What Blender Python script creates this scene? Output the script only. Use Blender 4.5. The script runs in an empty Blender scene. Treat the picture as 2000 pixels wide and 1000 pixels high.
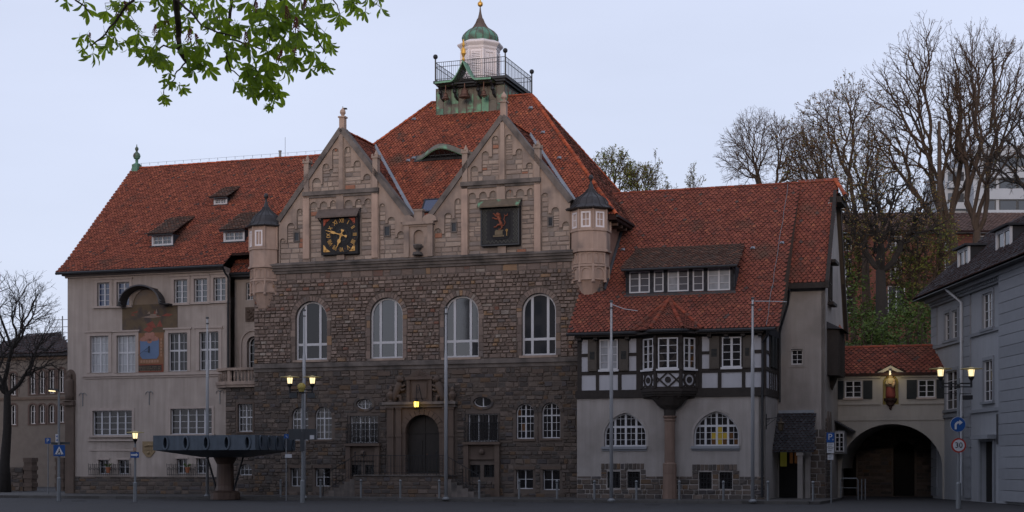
import bpy, bmesh, math, random
import numpy as np
from math import sin, cos, tan, pi, radians, sqrt, atan2
from mathutils import Vector, Matrix
from mathutils.geometry import tessellate_polygon
random.seed(7); np.random.seed(7)
RNG = random.Random(11)
# ------------------------------------------------------------------ camera, sky, sun, exposure
scn = bpy.context.scene
COL = scn.collection
FOC = 2975.0; TH = radians(18.6); DIST = 79.0; HOR = 908.0; EYE = 1.65
CT, ST = cos(TH), sin(TH)
cam = bpy.data.cameras.new('camera'); camo = bpy.data.objects.new('camera', cam); COL.objects.link(camo)
cam.sensor_width = 36; cam.lens = 36*FOC/2000; cam.shift_y = (HOR-500)/2000; cam.clip_end = 5000; cam.clip_start = .5
camo.location = (0, 0, EYE); camo.rotation_euler = (pi/2, 0, 0); scn.camera = camo
SUN_EL, SUN_AZ = radians(7.0), radians(12)        # azimuth: degrees left of straight behind the camera
w = bpy.data.worlds.new('World'); scn.world = w; w.use_nodes = True
nt = w.node_tree; nt.nodes.clear()
sky = nt.nodes.new('ShaderNodeTexSky'); sky.sky_type = 'NISHITA'; sky.sun_disc = False
sky.sun_elevation = SUN_EL; sky.sun_rotation = pi + SUN_AZ
sky.air_density = 1.0; sky.dust_density = 1.2; sky.ozone_density = 2.0
bg = nt.nodes.new('ShaderNodeBackground'); bg.inputs[1].default_value = .10
wo = nt.nodes.new('ShaderNodeOutputWorld')
veil = nt.nodes.new('ShaderNodeMix'); veil.data_type = 'RGBA'; veil.inputs['Factor'].default_value = .78     # thin even veil of high cloud
_tc = nt.nodes.new('ShaderNodeTexCoord'); _mp = nt.nodes.new('ShaderNodeMapping'); _mp.inputs['Scale'].default_value = (2.2, 2.2, 9)
_nz = nt.nodes.new('ShaderNodeTexNoise'); _nz.inputs['Scale'].default_value = 1.3; _nz.inputs['Detail'].default_value = 5
_mr = nt.nodes.new('ShaderNodeMapRange'); _mr.inputs['From Min'].default_value = .3; _mr.inputs['From Max'].default_value = .7; _mr.inputs['To Min'].default_value = .955; _mr.inputs['To Max'].default_value = 1.045
_vc = nt.nodes.new('ShaderNodeVectorMath'); _vc.operation = 'SCALE'; _vc.inputs[0].default_value = (7.75, 8.3, 10.4)
nt.links.new(_tc.outputs['Generated'], _mp.inputs[0]); nt.links.new(_mp.outputs[0], _nz.inputs['Vector']); nt.links.new(_nz.outputs['Fac'], _mr.inputs['Value']); nt.links.new(_mr.outputs[0], _vc.inputs['Scale'])
nt.links.new(_vc.outputs[0], veil.inputs['B']); nt.links.new(sky.outputs[0], veil.inputs['A'])
nt.links.new(veil.outputs['Result'], bg.inputs[0]); nt.links.new(bg.outputs[0], wo.inputs[0])
sl = bpy.data.lights.new('sun', 'SUN'); sl.energy = 1.5; sl.angle = radians(14); sl.color = (1, .82, .72)
so = bpy.data.objects.new('sun', sl); COL.objects.link(so); so.location = (-20, -60, 60)
_sd = Vector((-sin(SUN_AZ)*cos(SUN_EL), -cos(SUN_AZ)*cos(SUN_EL), sin(SUN_EL)))
so.rotation_euler = _sd.to_track_quat('Z', 'Y').to_euler()
vs = scn.view_settings; vs.view_transform = 'Standard'; vs.look = 'None'; vs.gamma = 1; vs.use_curve_mapping = False
vs.exposure = 0.1

# ------------------------------------------------------------------ measuring: photo measurements -> real planes of the place
def F(px, py, d=0.):                       # point of the plane parallel to the facade, d metres behind it
    rx = (px-1000)/FOC; s = (d+DIST*CT)/(rx*ST+CT)
    return rx*s*CT-(s-DIST)*ST, EYE+(HOR-py)/FOC*s
def U(px, d=0.): return F(px, 0, d)[0]
def Z(px, py, d=0.): return F(px, py, d)[1]
def RC(x0, x1, y0, y1, d=0.):
    xm = (x0+x1)/2
    return U(x0, d), U(x1, d), Z(xm, y1, d), Z(xm, y0, d)
def SD(px, py, u):                         # point of a side wall at u
    rx = (px-1000)/FOC; s = (u-DIST*ST)/(rx*CT-ST)
    return rx*s*ST+(s-DIST)*CT, EYE+(HOR-py)/FOC*s
def PW(px, py, Y): return Vector(((px-1000)/FOC*Y, Y, EYE+(HOR-py)/FOC*Y))

# ------------------------------------------------------------------ materials
MATS = {}
ALB = .84
def M(name, col, rough=.85, var=.25, scale=2.5, palette=None, isl=0., bump=.25, bscale=25., metal=0., spec=.3,
      streak=0., stain=None, emit=None, estr=1., trans=0.):
    if name in MATS: return MATS[name]
    m = bpy.data.materials.new(name); m.use_nodes = True; n = m.node_tree.nodes; l = m.node_tree.links
    b = n['Principled BSDF']
    b.inputs['Roughness'].default_value = rough; b.inputs['Metallic'].default_value = metal
    b.inputs['Specular IOR Level'].default_value = spec
    MATS[name] = m
    tc = n.new('ShaderNodeTexCoord'); oi = n.new('ShaderNodeObjectInfo')
    add = n.new('ShaderNodeVectorMath'); add.operation = 'MULTIPLY_ADD'
    l.new(oi.outputs['Random'], add.inputs[0]); add.inputs[1].default_value = (31, 17, 23); l.new(tc.outputs['Object'], add.inputs[2])
    vec = add.outputs[0]
    def math_(op, a, b_, c_=None):
        q = n.new('ShaderNodeMath'); q.operation = op
        for i, v in enumerate((a, b_, c_)):
            if v is None: continue
            if isinstance(v, (int, float)): q.inputs[i].default_value = v
            else: l.new(v, q.inputs[i])
        return q.outputs[0]
    def noise(sc, det=5., v=vec, stretch=None):
        if stretch:
            mp = n.new('ShaderNodeMapping'); mp.inputs['Scale'].default_value = stretch; l.new(v, mp.inputs[0]); v = mp.outputs[0]
        t = n.new('ShaderNodeTexNoise'); t.inputs['Scale'].default_value = sc; t.inputs['Detail'].default_value = det
        l.new(v, t.inputs['Vector']); return t.outputs['Fac']
    geo = n.new('ShaderNodeNewGeometry')
    rnd = math_('FRACT', math_('ADD', geo.outputs['Random Per Island'], oi.outputs['Random']), 0)
    if palette:
        cr = n.new('ShaderNodeValToRGB'); cr.color_ramp.interpolation = 'CONSTANT'
        e = cr.color_ramp.elements
        while len(e) > 1: e.remove(e[-1])
        e[0].position = 0; e[0].color = (*[ALB*q for q in palette[0][1]], 1)
        for p, c in palette[1:]:
            q = e.new(p); q.color = (*[ALB*w_ for w_ in c], 1)
        l.new(rnd, cr.inputs[0]); base = cr.outputs[0]
    else:
        rg = n.new('ShaderNodeRGB'); rg.outputs[0].default_value = (*[ALB*q for q in col], 1); base = rg.outputs[0]
    val = math_('MULTIPLY_ADD', noise(scale), 2*var, 1-var)
    if isl:
        r2 = math_('FRACT', math_('MULTIPLY', rnd, 7.31), 0)
        val = math_('MULTIPLY', val, math_('MULTIPLY_ADD', r2, 2*isl, 1-isl))
    if streak: val = math_('MULTIPLY', val, math_('MULTIPLY_ADD', noise(1.6, 4., stretch=(3, 3, .25)), 2*streak, 1-streak))
    vm = n.new('ShaderNodeVectorMath'); vm.operation = 'SCALE'; l.new(base, vm.inputs[0]); l.new(val, vm.inputs['Scale'])
    out = vm.outputs[0]
    if stain:
        c2, lo, hi, sc = stain
        mr = n.new('ShaderNodeMapRange'); mr.inputs['From Min'].default_value = lo; mr.inputs['From Max'].default_value = hi
        l.new(noise(sc, 6.), mr.inputs['Value'])
        mx = n.new('ShaderNodeMix'); mx.data_type = 'RGBA'; l.new(mr.outputs[0], mx.inputs['Factor']); l.new(out, mx.inputs['A']); mx.inputs['B'].default_value = (*c2, 1)
        out = mx.outputs['Result']
    l.new(out, b.inputs['Base Color'])
    if bump:
        bp = n.new('ShaderNodeBump'); bp.inputs['Strength'].default_value = bump; bp.inputs['Distance'].default_value = .03
        l.new(noise(bscale, 4.), bp.inputs['Height']); l.new(bp.outputs[0], b.inputs['Normal'])
    if emit: b.inputs['Emission Color'].default_value = (*emit, 1); b.inputs['Emission Strength'].default_value = estr
    if trans:
        b.inputs['Subsurface Weight'].default_value = 0
        b.inputs['Transmission Weight'].default_value = trans
    return m

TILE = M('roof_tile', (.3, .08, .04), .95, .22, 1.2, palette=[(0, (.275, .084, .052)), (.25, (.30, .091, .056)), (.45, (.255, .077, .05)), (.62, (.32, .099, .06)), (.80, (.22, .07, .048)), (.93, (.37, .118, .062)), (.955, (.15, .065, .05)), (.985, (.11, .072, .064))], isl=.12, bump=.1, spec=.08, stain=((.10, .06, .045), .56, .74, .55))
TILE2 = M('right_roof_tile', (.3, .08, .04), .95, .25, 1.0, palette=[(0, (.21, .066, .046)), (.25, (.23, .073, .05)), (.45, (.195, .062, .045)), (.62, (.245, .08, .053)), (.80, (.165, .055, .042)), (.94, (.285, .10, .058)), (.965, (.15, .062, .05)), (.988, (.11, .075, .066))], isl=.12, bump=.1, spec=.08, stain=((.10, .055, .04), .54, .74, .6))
TILEOLD = M('mossy_tile', (.1, .06, .04), .9, .3, 3., palette=[(0, (.09, .058, .04)), (.4, (.13, .065, .04)), (.7, (.07, .055, .04)), (.9, (.16, .07, .04))], isl=.2, bump=.2)
TILEBASE = M('tile_underlay', (.035, .016, .013), .9)
TILERIM = M('tile_rim_painted_shade', (.05, .022, .017), .9, .3, 3., bump=0)  # dark rim colour stands in for the shadow gap between tiles
RIDGE = M('ridge_tile_clay', (.36, .10, .05), .95, .25, 2., isl=.2, spec=.08, palette=[(0, (.38, .09, .045)), (.5, (.44, .11, .052)), (.8, (.28, .072, .042))], stain=((.13, .06, .045), .5, .72, .8))
RIDGED = M('dull_ridge_clay', (.25, .07, .045), .95, .25, 2., isl=.2, spec=.08, palette=[(0, (.27, .068, .042)), (.5, (.31, .08, .046)), (.8, (.20, .056, .038))], stain=((.10, .055, .042), .45, .7, .8))
SLATE = M('slate', (.045, .045, .05), .9, .3, 4., isl=.25, spec=.12)
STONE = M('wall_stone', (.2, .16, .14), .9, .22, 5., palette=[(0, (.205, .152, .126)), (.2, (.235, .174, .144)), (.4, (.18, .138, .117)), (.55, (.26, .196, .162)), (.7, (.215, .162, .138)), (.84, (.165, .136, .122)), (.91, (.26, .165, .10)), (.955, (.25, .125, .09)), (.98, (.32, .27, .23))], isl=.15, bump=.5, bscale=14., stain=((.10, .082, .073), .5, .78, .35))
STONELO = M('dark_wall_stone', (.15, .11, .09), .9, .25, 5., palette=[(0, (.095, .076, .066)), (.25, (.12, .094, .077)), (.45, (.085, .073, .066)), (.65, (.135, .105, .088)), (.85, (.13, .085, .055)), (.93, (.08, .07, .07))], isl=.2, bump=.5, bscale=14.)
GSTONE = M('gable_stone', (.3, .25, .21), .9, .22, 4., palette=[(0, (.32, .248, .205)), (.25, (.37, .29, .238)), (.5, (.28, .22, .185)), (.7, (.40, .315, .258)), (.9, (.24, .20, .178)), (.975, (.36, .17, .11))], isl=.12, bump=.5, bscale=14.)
MORTAR = M('mortar', (.125, .10, .085), .95, .3, 3.)
MORTARG = M('pale_mortar', (.24, .20, .17), .95, .3, 3., stain=((.13, .11, .10), .5, .75, .7))
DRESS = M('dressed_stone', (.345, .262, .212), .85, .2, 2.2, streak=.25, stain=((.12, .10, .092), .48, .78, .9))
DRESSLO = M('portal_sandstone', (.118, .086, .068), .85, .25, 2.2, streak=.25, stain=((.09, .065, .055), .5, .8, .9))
CORN = M('sooty_cornice_stone', (.17, .145, .13), .9, .3, 2., streak=.3, stain=((.05, .045, .042), .42, .7, 1.2))
PINK = M('pink_turret_stone', (.44, .315, .25), .85, .2, 2.2, streak=.3, stain=((.18, .14, .12), .5, .78, 1.1))
PLAST = M('roughcast_plaster', (.40, .34, .30), .95, .18, 1.2, streak=.28, stain=((.22, .185, .16), .52, .8, .45), bump=.6, bscale=40.)
PLASTR = M('pale_roughcast', (.34, .31, .29), .95, .16, 1.2, streak=.24, stain=((.19, .17, .155), .5, .78, .5), bump=.6, bscale=40.)
TRIMP = M('painted_stone_trim', (.42, .35, .31), .85, .15, 2., streak=.15)
WHITE = M('white_window_paint', (.56, .56, .58), .5, .08, 4.)
WHITEL = M('lantern_white_paint', (.80, .74, .74), .6, .08, 3., streak=.08)
GLASS = M('window_glass', (.022, .025, .03), .04, .2, .4, bump=.015, bscale=.9, spec=1.1)
GLASSL = M('sky_painted_glass', (.10, .10, .112), .06, .2, .5, bump=.015, bscale=.9, spec=1.0, streak=.15)  # sky reflection put into the pane as a paler base colour
GLASSD = M('dark_glass', (.012, .012, .014), .08, .2, 1., bump=.02, bscale=1.5, spec=.5)
CURT = M('curtained_glass', (.30, .31, .33), .12, .35, 3., bump=.015, bscale=.9, spec=.8, streak=.35)
BLUEG = M('blue_reflecting_glass', (.015, .03, .09), .05, .3, 2., bump=.03, bscale=2., spec=1.)
LITG = M('lit_window_glass', (.2, .15, .02), .2, .2, 2., emit=(.75, .52, .08), estr=.07)
LITD = M('dim_lit_glass', (.05, .03, .015), .2, .2, 2., emit=(.5, .2, .06), estr=.03)
TIMBER = M('dark_timber', (.032, .026, .023), .8, .35, 6., streak=.3)
PANELW = M('white_infill', (.44, .44, .47), .9, .08, 1.5, streak=.1)
SHUT = M('brown_shutter_paint', (.085, .072, .06), .7, .2, 3.)
SHUTD = M('dark_green_shutter', (.018, .022, .024), .7, .2, 3.)
LEAD = M('dark_sheet_metal', (.055, .052, .055), .5, .35, 2.5, metal=.4, streak=.3, bump=.1)
GUTTER = M('dark_gutter_metal', (.03, .032, .036), .5, .2, 3., metal=.3, bump=0)
ZINC = M('zinc_flashing', (.26, .29, .33), .5, .25, 3., metal=.4)
COPPER = M('green_copper', (.11, .25, .18), .65, .3, 1.8, streak=.3, stain=((.075, .06, .05), .5, .66, 1.3))
COPPERB = M('streaked_copper', (.10, .09, .07), .65, .35, 2., palette=[(0, (.16, .32, .22)), (.3, (.15, .14, .115)), (.62, (.13, .12, .10)), (.78, (.15, .24, .17))], streak=.4, stain=((.15, .31, .20), .52, .64, 1.6), isl=.1)
COPPERBR = M('brown_copper', (.12, .09, .075), .6, .3, 3., streak=.3)
GOLD = M('gilding', (.75, .42, .09), .35, .15, 4., metal=.6, bump=0)
GOLDF = M('gold_leaf_paint', (.72, .42, .13), .55, .2, 6., bump=0)
REDP = M('red_paint', (.42, .10, .06), .7, .2, 6., bump=0)
BLACK = M('black_iron', (.015, .015, .017), .55, .3, 6., bump=0)
BLACKF = M('clock_black', (.022, .022, .024), .7, .3, 5., bump=.1)
BRONZE = M('bell_bronze', (.13, .07, .05), .5, .4, 5., metal=.5)
POLEM = M('flagpole_white_paint', (.42, .43, .45), .35, .12, 2., metal=.2, bump=0)
GALV = M('galvanised_steel', (.20, .21, .22), .5, .2, 3., metal=.5, bump=0)
LAMPG = M('lamp_glass_lit', (.8, .7, .5), .3, .1, 1., bump=0, emit=(1, .80, .42), estr=1.35)
LAMPH = M('lamp_hat_painted_glow', (.55, .45, .2), .6, .1, 1., bump=0)  # lamp light on the hat put into its yellow colour
LANTG = M('portal_lantern_glass_lit', (.7, .6, .2), .3, .1, 1., bump=0, emit=(1, .72, .12), estr=1.7)
ASPH = M('asphalt', (.032, .031, .033), .9, .2, .8, bump=.3, bscale=60., stain=((.03, .03, .034), .5, .7, .3))
PAVE = M('pavement', (.06, .056, .054), .9, .25, .7, bump=.3, bscale=30.)
KERB = M('kerb_stone', (.085, .08, .076), .9, .25, 3., isl=.2)
BARK = M('bark', (.07, .05, .038), .95, .3, 6., bump=.4)
BARKB = M('dark_bark', (.03, .026, .024), .95, .3, 6., bump=.3)
TWIG = M('twigs', (.075, .05, .036), .95, .2, 6., bump=0)
BUD = M('opening_buds', (.13, .09, .04), .9, .3, 3., isl=.4, bump=0, palette=[(0, (.17, .095, .04)), (.5, (.18, .12, .04)), (.8, (.14, .15, .035))])
SPRING = M('spring_leaves', (.10, .14, .025), .8, .3, 2., isl=.35, bump=0, palette=[(0, (.14, .17, .03)), (.5, (.19, .17, .04)), (.8, (.11, .15, .025))])
SHRUB = M('shrub_leaves', (.06, .10, .02), .8, .3, 2., isl=.35, bump=0)
LEAF = M('chestnut_leaf', (.12, .20, .02), .5, .25, 9., isl=.25, bump=.1, spec=.3)
_n = LEAF.node_tree.nodes; _l = LEAF.node_tree.links; _b = _n['Principled BSDF']
_t = _n.new('ShaderNodeBsdfTranslucent'); _t.inputs[0].default_value = (.42, .58, .04, 1); _m = _n.new('ShaderNodeMixShader'); _m.inputs[0].default_value = .5
_l.new(_b.outputs[0], _m.inputs[1]); _l.new(_t.outputs[0], _m.inputs[2]); _l.new(_m.outputs[0], _n['Material Output'].inputs[0])
FLOWER = M('chestnut_flower_bud', (.30, .09, .07), .8, .3, 9., isl=.2, bump=0)
BRICK = M('red_brick', (.24, .085, .058), .9, .25, 4., isl=.15)
SIGNB = M('blue_sign', (.008, .065, .24), .4, .05, 2., bump=0)
SIGNW = M('white_sign', (.5, .5, .52), .5, .05, 2., bump=0)
SIGNR = M('red_sign_ring', (.36, .03, .02), .4, .05, 2., bump=0)
GREYBACK = M('sign_back_grey', (.06, .065, .07), .5, .2, 3., metal=.4, bump=0)
VILLA = M('villa_plaster', (.33, .34, .36), .9, .08, 1.5, streak=.1)
VILLAT = M('villa_trim_stone', (.25, .26, .28), .9, .12, 2., isl=.08)
BLOCKW = M('block_cladding', (.38, .41, .45), .7, .08, .4, isl=.05)
FOUNT = M('fountain_slate_blue', (.085, .105, .13), .45, .35, 2.5, metal=.3, streak=.45)
EARTH = M('hill_ground', (.035, .04, .018), .95, .4, .5, bump=.5, bscale=3.)
GRASSM = M('hill_grass', (.04, .07, .018), .9, .3, 2., isl=.3, bump=0)

# ------------------------------------------------------------------ frames, things, parts
class Frame:
    def __init__(s, ox=0., oy=0., rot=0.): s.o = (ox, oy); s.r = rot
    def w(s, u, d, z=0.):
        c, q = cos(s.r), sin(s.r)
        return Vector((s.o[0]+u*c-d*q, s.o[1]+u*q+d*c, z))
TF = Frame(0, DIST, -TH)        # town hall frame: u along the facade, d into the building
WF = Frame()
OFF = {}
def meta(o, label=None, cat=None, group=None, kind=None):
    if label: o['label'] = label
    if cat: o['category'] = cat
    if group: o['group'] = group
    if kind: o['kind'] = kind
    return o
def thing(name, label, cat, fr, u, d, z=0., group=None):
    o = bpy.data.objects.new(name, None); COL.objects.link(o); o.empty_display_size = .3
    o.location = fr.w(u, d, z); o.rotation_euler = (0, 0, fr.r)
    OFF[o.name] = Vector((u, d, z)); return meta(o, label, cat, group)
def mesh_of(mb, name, off=None):
    me = bpy.data.meshes.new(name)
    v = np.array(mb.v, dtype=float).reshape(-1, 3)
    if off is not None: v = v-np.array(off)
    me.from_pydata(v.tolist(), [], mb.f); me.update(); return me
def part(root, name, mb, mat, parent=None, label=None, kind=None, smooth=False):
    if not mb.f: return None
    me = mesh_of(mb, name, OFF[root.name]); me.materials.append(mat)
    if smooth:
        me.polygons.foreach_set('use_smooth', [True]*len(me.polygons))
    o = bpy.data.objects.new(name, me); COL.objects.link(o); o.parent = parent or root
    return meta(o, label, None, None, kind)
def inst(root, name, me, loc, parent=None, rot=(0, 0, 0), scale=(1, 1, 1)):
    o = bpy.data.objects.new(name, me); COL.objects.link(o); o.parent = parent or root
    o.location = Vector(loc)-OFF[root.name]; o.rotation_euler = rot; o.scale = scale; return o
def copy_tree(o, parent=None):
    c = o.copy(); COL.objects.link(c)
    if parent: c.parent = parent
    for ch in o.children: copy_tree(ch, c)
    return c
def structure(name, mb, mat, kind='structure'):
    me = mesh_of(mb, name); me.materials.append(mat)
    o = bpy.data.objects.new(name, me); COL.objects.link(o); o['kind'] = kind; return o

def fm(D): return lambda a, z, k=0.: (a, D+k, z)           # wall facing the square, k inwards
def smap(Uu): return lambda a, z, k=0.: (Uu-k, a, z)       # wall facing +u
def smapn(Uu): return lambda a, z, k=0.: (Uu+k, a, z)      # wall facing -u

class MB:
    def __init__(s): s.v = []; s.f = []
    def add(s, vs, fs):
        n = len(s.v); s.v.extend(vs); s.f.extend([tuple(n+i for i in q) for q in fs]); return s
    def box(s, mp, a0, a1, z0, z1, k0, k1):
        vs = [mp(a, z, k) for k in (k0, k1) for z in (z0, z1) for a in (a0, a1)]
        return s.add(vs, [(0, 1, 3, 2), (5, 4, 6, 7), (4, 0, 2, 6), (1, 5, 7, 3), (2, 3, 7, 6), (4, 5, 1, 0)])
    def b3(s, x0, x1, y0, y1, z0, z1): return s.box(lambda a, z, k: (a, k, z), x0, x1, z0, z1, y0, y1)
    def poly(s, mp, pts, k0=0., k1=None):                  # polygon plate (front at k0), with thickness to k1
        n = len(pts)
        tri = tessellate_polygon([[Vector((p[0], p[1], 0)) for p in pts]])
        s.add([mp(p[0], p[1], k0) for p in pts], tri)
        if k1 is not None:
            s.add([mp(p[0], p[1], k) for k in (k0, k1) for p in pts], [(i, (i+1) % n, n+(i+1) % n, n+i) for i in range(n)])
        return s
    def wall(s, mp, outer, holes, k0=0., reveal=.25, back=None):
        loops = [outer]+holes; allp = [p for lp in loops for p in lp]
        tri = tessellate_polygon([[Vector((p[0], p[1], 0)) for p in lp] for lp in loops])
        s.add([mp(p[0], p[1], k0) for p in allp], tri)
        for lp, dep in [(outer, back if back is not None else reveal)]+[(h, reveal) for h in holes]:
            n = len(lp)
            s.add([mp(p[0], p[1], k) for k in (k0, k0+dep) for p in lp], [(i, (i+1) % n, n+(i+1) % n, n+i) for i in range(n)])
        return s
    def ring(s, mp, o1, o2, k0, k1):                       # band between two outlines with the same count, closed
        n = len(o1)
        vs = [mp(*p, k0) for p in o1]+[mp(*p, k0) for p in o2]+[mp(*p, k1) for p in o1]+[mp(*p, k1) for p in o2]
        fs = []
        for i in range(n):
            j = (i+1) % n
            fs += [(i, j, n+j, n+i), (i, 2*n+i, 2*n+j, j), (n+i, n+j, 3*n+j, 3*n+i)]
        return s.add(vs, fs)
    def bar(s, p, q, r, n=4, r2=None, ph=.785):
        p = Vector(p); q = Vector(q); ax = q-p
        if ax.length < 1e-6: return s
        ax.normalize(); t = ax.cross(Vector((0, 0, 1)) if abs(ax.z) < .9 else Vector((1, 0, 0))).normalized(); b = ax.cross(t)
        r2 = r if r2 is None else r2
        vs = []
        for c, rr in ((p, r), (q, r2)):
            for i in range(n):
                g = ph+2*pi*i/n; vs.append(tuple(c+(t*cos(g)+b*sin(g))*rr))
        fs = [(i, (i+1) % n, n+(i+1) % n, n+i) for i in range(n)]+[tuple(range(n-1, -1, -1)), tuple(range(n, 2*n))]
        return s.add(vs, fs)
    def tube(s, pts, rads, n=6):
        rings = []
        for i, p in enumerate(pts):
            p = Vector(p); a = Vector(pts[max(0, i-1)]); b = Vector(pts[min(len(pts)-1, i+1)])
            ax = (b-a).normalized(); t = ax.cross(Vector((.13, .97, .2))).normalized(); bb = ax.cross(t)
            r = rads[i] if hasattr(rads, '__len__') else rads
            rings.append([tuple(p+(t*cos(2*pi*j/n)+bb*sin(2*pi*j/n))*r) for j in range(n)])
        vs = [v for r in rings for v in r]; fs = []
        for i in range(len(pts)-1):
            for j in range(n):
                fs.append((i*n+j, i*n+(j+1) % n, (i+1)*n+(j+1) % n, (i+1)*n+j))
        fs += [tuple(range(n-1, -1, -1)), tuple(range((len(pts)-1)*n, len(pts)*n))]
        return s.add(vs, fs)
    def lathe(s, cx, cy, prof, n=8, ph=0., sx=1., sy=1.):
        vs = []; fs = []
        for r, z in prof:
            for i in range(n):
                g = ph+2*pi*i/n; vs.append((cx+r*cos(g)*sx, cy+r*sin(g)*sy, z))
        m = len(prof)
        for k in range(m-1):
            for i in range(n):
                j = (i+1) % n; fs.append((k*n+i, k*n+j, (k+1)*n+j, (k+1)*n+i))
        fs += [tuple(range(n-1, -1, -1)), tuple(range((m-1)*n, m*n))]
        return s.add(vs, fs)
    def ball(s, c, r, n=10, m=6, sz=1.):
        return s.lathe(c[0], c[1], [(max(.001, r*sin(pi*i/m)), c[2]-r*sz*cos(pi*i/m)) for i in range(m+1)], n)
    def grid(s, P):                                        # P[i][j] points
        n = len(P); m = len(P[0])
        return s.add([tuple(p) for r in P for p in r], [(i*m+j, i*m+j+1, (i+1)*m+j+1, (i+1)*m+j) for i in range(n-1) for j in range(m-1)])

# ------------------------------------------------------------------ outlines and windows
def outline(a0, a1, z0, z1, arch=None, rise=None, n=12):
    if not arch: return [(a0, z0), (a1, z0), (a1, z1), (a0, z1)]
    c = (a0+a1)/2; h = (a1-a0)/2
    if arch == 'oval':
        return [(c+h*cos(2*pi*i/24), (z0+z1)/2+(z1-z0)/2*sin(2*pi*i/24)) for i in range(24)]
    rise = h if rise is None else rise; zs = z1-rise
    pts = [(a0, z0), (a1, z0)]
    for i in range(n+1):
        g = pi*i/n
        if arch == 'round': x = h*cos(g); zz = rise*sin(g)
        else:                                              # pointed, slightly
            x = h*cos(g); zz = rise*(sin(g)*.80+.20*(1-abs(cos(g))))
        pts.append((c+x, zs+zz))
    return pts
def topfun(a0, a1, z0, z1, arch, rise):
    c = (a0+a1)/2; h = (a1-a0)/2; rise = h if rise is None else rise
    if not arch: return lambda x: z1
    if arch == 'oval': return lambda x: (z0+z1)/2+(z1-z0)/2*sqrt(max(0, 1-((x-c)/h)**2))
    if arch == 'round': return lambda x: z1-rise+rise*sqrt(max(0, 1-((x-c)/h)**2))
    def f(x):
        cg = max(-1, min(1, (x-c)/h)); return z1-rise+rise*(sqrt(1-cg*cg)*.80+.20*(1-abs(cg)))
    return f
def inset(pts, t):
    n = len(pts); out = []
    for i in range(n):
        p0 = Vector(pts[i-1]); p = Vector(pts[i]); p1 = Vector(pts[(i+1) % n])
        e0 = (p-p0); e1 = (p1-p)
        if e0.length < 1e-6 or e1.length < 1e-6: out.append(tuple(p)); continue
        e0.normalize(); e1.normalize()
        n0 = Vector((-e0.y, e0.x)); n1 = Vector((-e1.y, e1.x)); m = n0+n1
        if m.length < 1e-3: out.append(tuple(p)); continue
        m.normalize(); out.append(tuple(p+m*(t/max(.35, m.dot(n0)))))
    return out
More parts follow.
